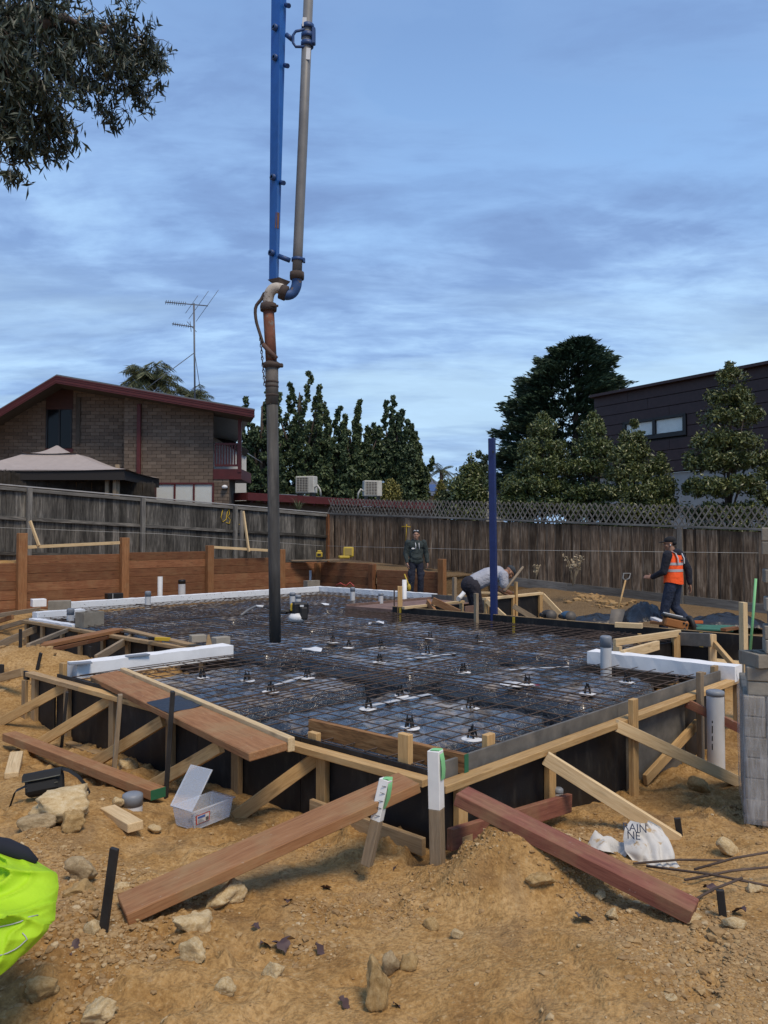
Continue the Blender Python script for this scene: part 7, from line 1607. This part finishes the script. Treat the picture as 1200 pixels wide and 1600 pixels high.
# ---- hi-vis jacket at the left picture edge
def jacket():
    n_, m_ = 110, 90; Yc = 2.72; vs = []
    # outline of the lump in the photograph: (row, right-hand column)
    rows = [(1324, -14), (1332, 25), (1345, 60), (1362, 88), (1385, 92), (1410, 88), (1440, 86), (1462, 76), (1480, 52), (1500, 28), (1520, 2), (1535, -20)]
    g = PG(10, 1500, False); o = thing('safety_jacket', 'bright yellow safety jacket with navy collar bundled on the soil at the left edge', 'jacket', g)
    top = Q(0, 1330, Yc+.25); bot = Q(0, 1525, Yc-.10)
    for i in range(n_+1):
        y = 1326+(1530-1326)*i/n_; xr = np.interp(y, [r[0] for r in rows], [r[1] for r in rows]); Yd = Yc+.30-.45*(i/n_)
        for j in range(m_+1):
            u = j/m_; th = math.pi*u; x = -150+(xr+150)*(.5-.5*math.cos(th)); bulge = math.sin(th)**.6*.13*math.sin(math.pi*min(1, i/n_*.86+.10))**.5; p = Q(x, y, Yd)
            v_ = i/n_; wq = mnoise.noise(V(u*2.4, v_*2.6, 1.0)); f = wq*.07+(1-abs(math.sin(7*u+5*v_+3.0*wq+.6)))**2.2*.085+(1-abs(math.sin(9*v_-6*u+2.6*mnoise.noise(V(u*3, v_*2, 4.0)))))**3*.060+(1-abs(math.sin(17*u+11*v_+5*wq)))**3*.026; vs.append(p+V(0, -bulge-f*math.sin(th), bulge*.35+f*.35))
    nn = NT('hivis_yellow'); k = nn.noise(5, 4, .6); nn.set(Base_Color=nn.mix(nn.math('MULTIPLY', nn.ramp(nn.noise(7, 6, .7), [(.60, 0.0), (.72, 1.0)]), .5), nn.ramp(k, [(.3, (.30, .52, .012)), (.7, (.40, .64, .02))]), (.22, .17, .06)), Roughness=.65, Specular_IOR_Level=.3).bump(nn.noise(22, 5, .6), .4, .012); M_['hivis_yellow'] = nn.m
    W = m_+1; fs = [(i*W+j, i*W+j+1, (i+1)*W+j+1, (i+1)*W+j) for i in range(n_) for j in range(m_)]
    MB().add(vs, fs, True).obj('fabric_shell', nn.m, o); M_['navy_cloth'] = plain('navy_cloth', (.012, .014, .022), .9)
    # navy collar along the top edge
    pts = []
    for x, y in ((-60, 1318), (-20, 1321), (10, 1325), (38, 1335), (57, 1347)): pts.append(Q(x, y, Yc+.22))
    MB().tube(pts, [.035, .036, .034, .028, .012], 10).obj('collar', M_['navy_cloth'], o)
    # reflective piping that follows the folds
    def on(u, v):
        i = int(round(v*n_)); j = int(round(u*m_)); return Vector(vs[i*W+j])+V(0, -.004, .002)
    MB().tube([on(.52+.36*k/8, .60-.09*k/8) for k in range(9)], .0022, 5).obj('reflective_piping', M_['reflective'], o); MB().tube([on(.80+.05*math.sin(k*.5), .62+.2*k/8) for k in range(9)], .002, 5).obj('reflective_piping', M_['reflective'], o)
    for u, v in ((.48, .56), (.49, .585), (.50, .69), (.60, .70)): MB().ell(on(u, v)+V(0, -.002, 0), (.008, .003, .004)).obj('vent_hole', M_['navy_cloth'], o)
jacket()
# ---- white cement sack half buried by the dark red plank
def sack():
    n_, m_ = 34, 30; Y0 = PG(1005, 1350, False).y; vs = []; o = thing('cement_sack', 'crumpled torn white sack with dark printing half buried beside the dark red plank', 'sack', PG(1000, 1350, False))
    rows = [(1282, 985, 1012), (1292, 975, 1030), (1310, 972, 1042), (1330, 975, 1048), (1348, 990, 1056), (1366, 1030, 1062)]
    for i in range(n_+1):
        y = 1282+84*i/n_; l = np.interp(y, [r[0] for r in rows], [r[1] for r in rows]); rr_ = np.interp(y, [r[0] for r in rows], [r[2] for r in rows]); Yd = Y0+.20-.28*i/n_
        for j in range(m_+1):
            u = j/m_; p = Q(l+(rr_-l)*u, y, Yd); f = abs(mnoise.noise(V(u*2.2+i/n_*.8, i/n_*1.6-u, 5)))*.10+abs(mnoise.noise(V(u*5+i/n_*2.5, i/n_*1.2, 2)))*.035; vs.append(p+V(0, -f-.05*math.sin(math.pi*u), f*.4))
    W = m_+1; M_['sack'] = plain('sack', (.56, .54, .50), .75, var=.12, bump=(16, .3, .01), speck=(7, (.40, .28, .15), .57)); MB().add(vs, [(i*W+j, i*W+j+1, (i+1)*W+j+1, (i+1)*W+j) for i in range(n_) for j in range(m_)], True).obj('sack_skin', M_['sack'], o)
    # a torn flap lying behind
    vs = []
    for i in range(13):
        for j in range(9): p = Q(905+75*i/12, 1313+26*j/8+8*math.sin(i*.8), Y0+.16-.12*j/8); vs.append(p+V(0, 0, mnoise.noise(V(i*.4, j*.5, 9))*.06+.02))
    MB().add(vs, [(i*9+j, i*9+j+1, (i+1)*9+j+1, (i+1)*9+j) for i in range(12) for j in range(8)], True).obj('torn_flap', M_['sack'], o)
    M_['ink'] = plain('ink', (.03, .04, .07), .7)
    Rt = Matrix.Rotation(math.radians(62), 4, 'X')
    for tx, x, y, dz in (('RAIN', 992, 1294, .0), ('NE', 990, 1306, .0)):
        p = Q(x, y, Y0+.02); M = Matrix.Translation(p)@Matrix.Rotation(.12, 4, 'Y')@Rt; text_mesh(tx, .062, M_['ink'], o, M)
sack()
# ---- reinforcing rods lying at the right edge
for k, (a, b, lab) in enumerate(((( 990,1358), (1130,1356), 'rusty rod lying level at the right edge, uppermost'), ((1010,1362), (1215,1405), 'long rusty rod sloping down to the right picture edge'), ((1070,1385), (1215,1372), 'rusty rod crossing the others near the right edge'), ((1085,1368), (1210,1350), 'short rusty rod behind the crossing rods'), ((1070,1425), (1160,1398), 'lowest rusty rod, half buried right of the dark red plank'))):
    p, q = PG(*a, False)+UP*.03, PG(*b, False)+UP*(.04+.01*k); tag(MB().tube([p, p.lerp(q, .5)+V(0, 0, .012), q], .0065, 6).obj('steel_rod', M_['bar']), lab, 'steel rod', 'rusty rods at the right edge')
# ---- individual stones
sinkv = lambda sd: (.35, .55, .7)[sd % 3] if sd not in (1, 6) else .3
ROCKS = [(80,1290,128,52,'rock_pale','broad pale stone under the black bag',1),(48,1305,62,32,'rock_grey','flat grey stone below the broad pale stone',2),(106,1302,50,34,'rock_ochre','ochre stone at the lower right of the broad pale stone',3),
 (350,1424,66,42,'rock_pale','pale craggy stone lying against the long plank',4),(293,1468,72,52,'rock_pale','large pale stone below the long plank, left of the craggy one',5),(588,1578,58,74,'rock_ochre','upright pointed ochre stone at the bottom centre',6),
 (150,1606,66,34,'rock_pale','rounded stone cut by the bottom picture edge at left',7),(845,1392,50,26,'rock_ochre','flat brown stone on the soil heap below the dark red plank',8),(1142,1340,34,32,'rock_pale','pale angular stone in front of the pallet',9),
 (300,1510,46,38,'rock_pale','pale lump below the large pale stone',10),(425,1535,44,34,'rock_pale','pale lump low in the picture left of the pointed stone',11),(122,1385,60,42,'rock_grey','grey brown stone right of the yellow jacket',12),(118,1412,54,32,'rock_ochre','clod between the yellow jacket and the leaning black stake',13),
 (185,1400,30,24,'rock_pale','small pale stone behind the leaning black stake',14),(145,1470,34,30,'rock_pale','pale stone at the foot of the leaning black stake',15),(192,1208,40,26,'rock_pale','pale crumbly stone behind the narrow plank',16),(675,1452,26,20,'rock_ochre','small brown pebble pair at the middle of the foreground',17),
 (715,1470,22,16,'rock_pale','small white stone right of the brown pebbles',18),(610,1520,34,36,'rock_grey','greyish lump just above the pointed stone',19),(636,1515,36,30,'rock_ochre','brown lump touching the greyish lump',20),(185,1262,24,16,'rock_pale','small pale stone beside the split offcut',21),
 (240,1300,22,14,'rock_pale','small stone in front of the taped stub',22),(350,1560,40,30,'rock_pale','low clod left of the pointed stone near the bottom',23),(60,1570,60,36,'rock_ochre','wide clod near the bottom left corner',24),(1150,1455,40,22,'rock_pale','pale stone right of the low end of the dark red plank',25),
 (1090,1445,34,18,'rock_pale','pale stone at the tip of the dark red plank',26),(1100,1240,40,28,'rock_ochre','brown clod right of the pale brace',27),(960,1440,30,18,'rock_pale','small stone just below the dark red plank',28),(940,1410,22,16,'rock_pale','tiny pale stone under the dark red plank',29),(1180,1400,30,22,'rock_pale','pale stone among the rusty rods',30),(1050,1575,26,18,'rock_pale','small pebble near the bottom right corner',31)]
for (px, py, w, h, mt, lab, sd) in ROCKS: rock(px, py, w, h, mt, lab, sd, sd*1.7, 0, .8, sinkv(sd), .9, 9, 4 if w > 40 else 3)
# ---- gravel and clods, far too many to count
def gravel():
    r = np.random.default_rng(4); lib = []
    for k in range(6):
        bm = bmesh.new(); bmesh.ops.create_icosphere(bm, subdivisions=1, radius=1); rr = random.Random(k)
        for v in bm.verts: v.co *= rr.uniform(.6, 1.25)
        lib.append((np.array([v.co[:] for v in bm.verts]), np.array([[v.index for v in f.verts] for f in bm.faces]))); bm.free()
    def field(name, n, box, size, mat, label, dens=None):
        X = r.uniform(box[0], box[1], n*4); Y = r.uniform(box[2], box[3], n*4); k = fbm(X, Y, 1.6, 3, 77)+.6*fbm(X, Y, .7, 2, 80); s, t = to_st(X, Y)
        ok = (r.random(n*4) < np.clip(.12+k*2.2, .03, 1)) & ~((s > -.25) & (t > -.3) & (s < 5.2))
        if dens is not None: ok &= dens(X, Y)
        X, Y = X[ok][:n], Y[ok][:n]; m = len(X); Z = gz(X, Y); S = size*np.exp(np.clip(r.normal(0, .55, m), -2, .75)); A = np.stack([v for v, f in lib]); F0_ = lib[0][1]; nv = A.shape[1]; a = r.uniform(0, 6.28, m); ca, sa = np.cos(a)[:, None], np.sin(a)[:, None]
        q = A[np.arange(m) % 6]*(S[:, None]*np.stack([r.uniform(.8, 1.3, m), r.uniform(.8, 1.3, m), r.uniform(.45, .9, m)], 1))[:, None, :]
        q = np.stack([q[..., 0]*ca-q[..., 1]*sa, q[..., 0]*sa+q[..., 1]*ca, q[..., 2]], -1)+np.stack([X, Y, Z-S*.05], 1)[:, None, :]
        Vs = [q.reshape(-1, 3)]; Fs = [(F0_[None]+(np.arange(m)*nv)[:, None, None]).reshape(-1, F0_.shape[1])]
        o = npmesh(name, np.concatenate(Vs), np.concatenate(Fs), mat, None, False); o['kind'] = 'stuff'; o['label'] = label; o['category'] = 'gravel'
    n = NT('gravel_mix'); k = n.isl(); f = n.noise(60, 4, .6); n.set(Base_Color=n.mix(.3, n.ramp(k, [(0, (.24, .14, .06)), (.6, (.33, .20, .085)), (.93, (.41, .275, .13)), (1, (.55, .44, .28))]), n.ramp(f, [(.3, (.2, .12, .05)), (.7, (.5, .38, .22))])), Roughness=.95, Specular_IOR_Level=.1); M_['gravel_mix'] = n.m
    field('fine_gravel', 34000, (-2.9, 3.0, 2.0, 5.2), .0045, n.m, 'fine gravel strewn over the dug soil'); field('clods', 8000, (-2.9, 3.0, 2.0, 5.6), .009, n.m, 'small clods of earth and stones on the soil'); field('clods', 200, (-2.9, 3.0, 2.1, 5.6), .018, n.m, 'larger crumbled clods scattered on the soil')
    field('rubble', 1700, (-2.3, -.7, 2.4, 4.0), .0095, n.m, 'crumbled stone rubble around the black stake and bag'); field('rubble', 900, (.1, 1.7, 3.4, 4.5), .008, n.m, 'crumbled stone on the soil heap'); field('rubble', 400, (-5.5, -2.2, 8.6, 10.5), .03, n.m, 'crumbled soil on the sand heap at left'); field('rubble', 1100, (1.2, 3.0, 3.2, 5.2), .009, n.m, 'stone rubble around the rusty rods')
    field('rubble', 500, (1.6, 6.5, 15.5, 19.5), .05, n.m, 'rubble bank along the foot of the brown fence', lambda X, Y: ((X-FC.x)*D1.x+(Y-FC.y)*D1.y > -1.6) & ((X-FC.x)*D1.x+(Y-FC.y)*D1.y < -.1))
gravel()
# ---- dead leaves
def dead_leaves():
    m1 = plain('dead_leaf', (.075, .045, .045), .6, var=.3); m2 = plain('dead_leaf_grey', (.10, .10, .105), .5, var=.2)
    L = [(440,1482,30,'purple brown dead leaf right of the large pale stone'),(415,1478,20,'small dead leaf beside the large purple one'),(505,1486,26,'dead leaf between the pale lump and the pointed stone'),(470,1475,16,'small curled dead leaf near the middle left'),(115,1503,22,'dead leaf below the low end of the long plank'),(912,1440,30,'grey curled dead leaf below the dark red plank'),
         (1108,1395,22,'dark dead leaf beside the rusty rods'),(1155,1430,24,'reddish dead leaf right of the short black stake'),(510,1390,18,'small dead leaf on the bare soil at centre'),(612,1362,20,'dead leaf in front of the survey pegs'),(560,1362,14,'tiny dead leaf left of the survey peg foot'),(540,1565,22,'dead leaf left of the pointed stone'),(400,1460,16,'dead leaf under the long plank'),(450,1420,16,'tiny dark leaf right of the craggy stone'),(620,1570,14,'dark leaf right of the pointed stone foot')]
    for i, (px, py, w, lab) in enumerate(L):
        p = PG(px, py); s = w*p.y/FPX; r = random.Random(i); n = 9; vs = []
        for j in range(n+1):
            u = j/n; wd = s*.42*math.sin(math.pi*min(1, u*.95+.03))*(1+.45*math.sin(u*19+i)); z = .012+.25*s*math.sin(u*3+i)
            for q in (-1, 0, 1): vs.append(V((u-.5)*s, q*wd, z+abs(q)*s*.18*math.sin(i+u*4)))
        o = MB().add(vs, [(j*3+k, j*3+k+1, j*3+k+4, j*3+k+3) for j in range(n) for k in range(2)], True).obj('dead_leaf', m2 if i in (5,) else m1, None, Matrix.Translation(p)@Matrix.Rotation(r.uniform(0, 6.28), 4, 'Z')); tag(o, lab, 'leaf', 'dead leaves on the soil')
dead_leaves()
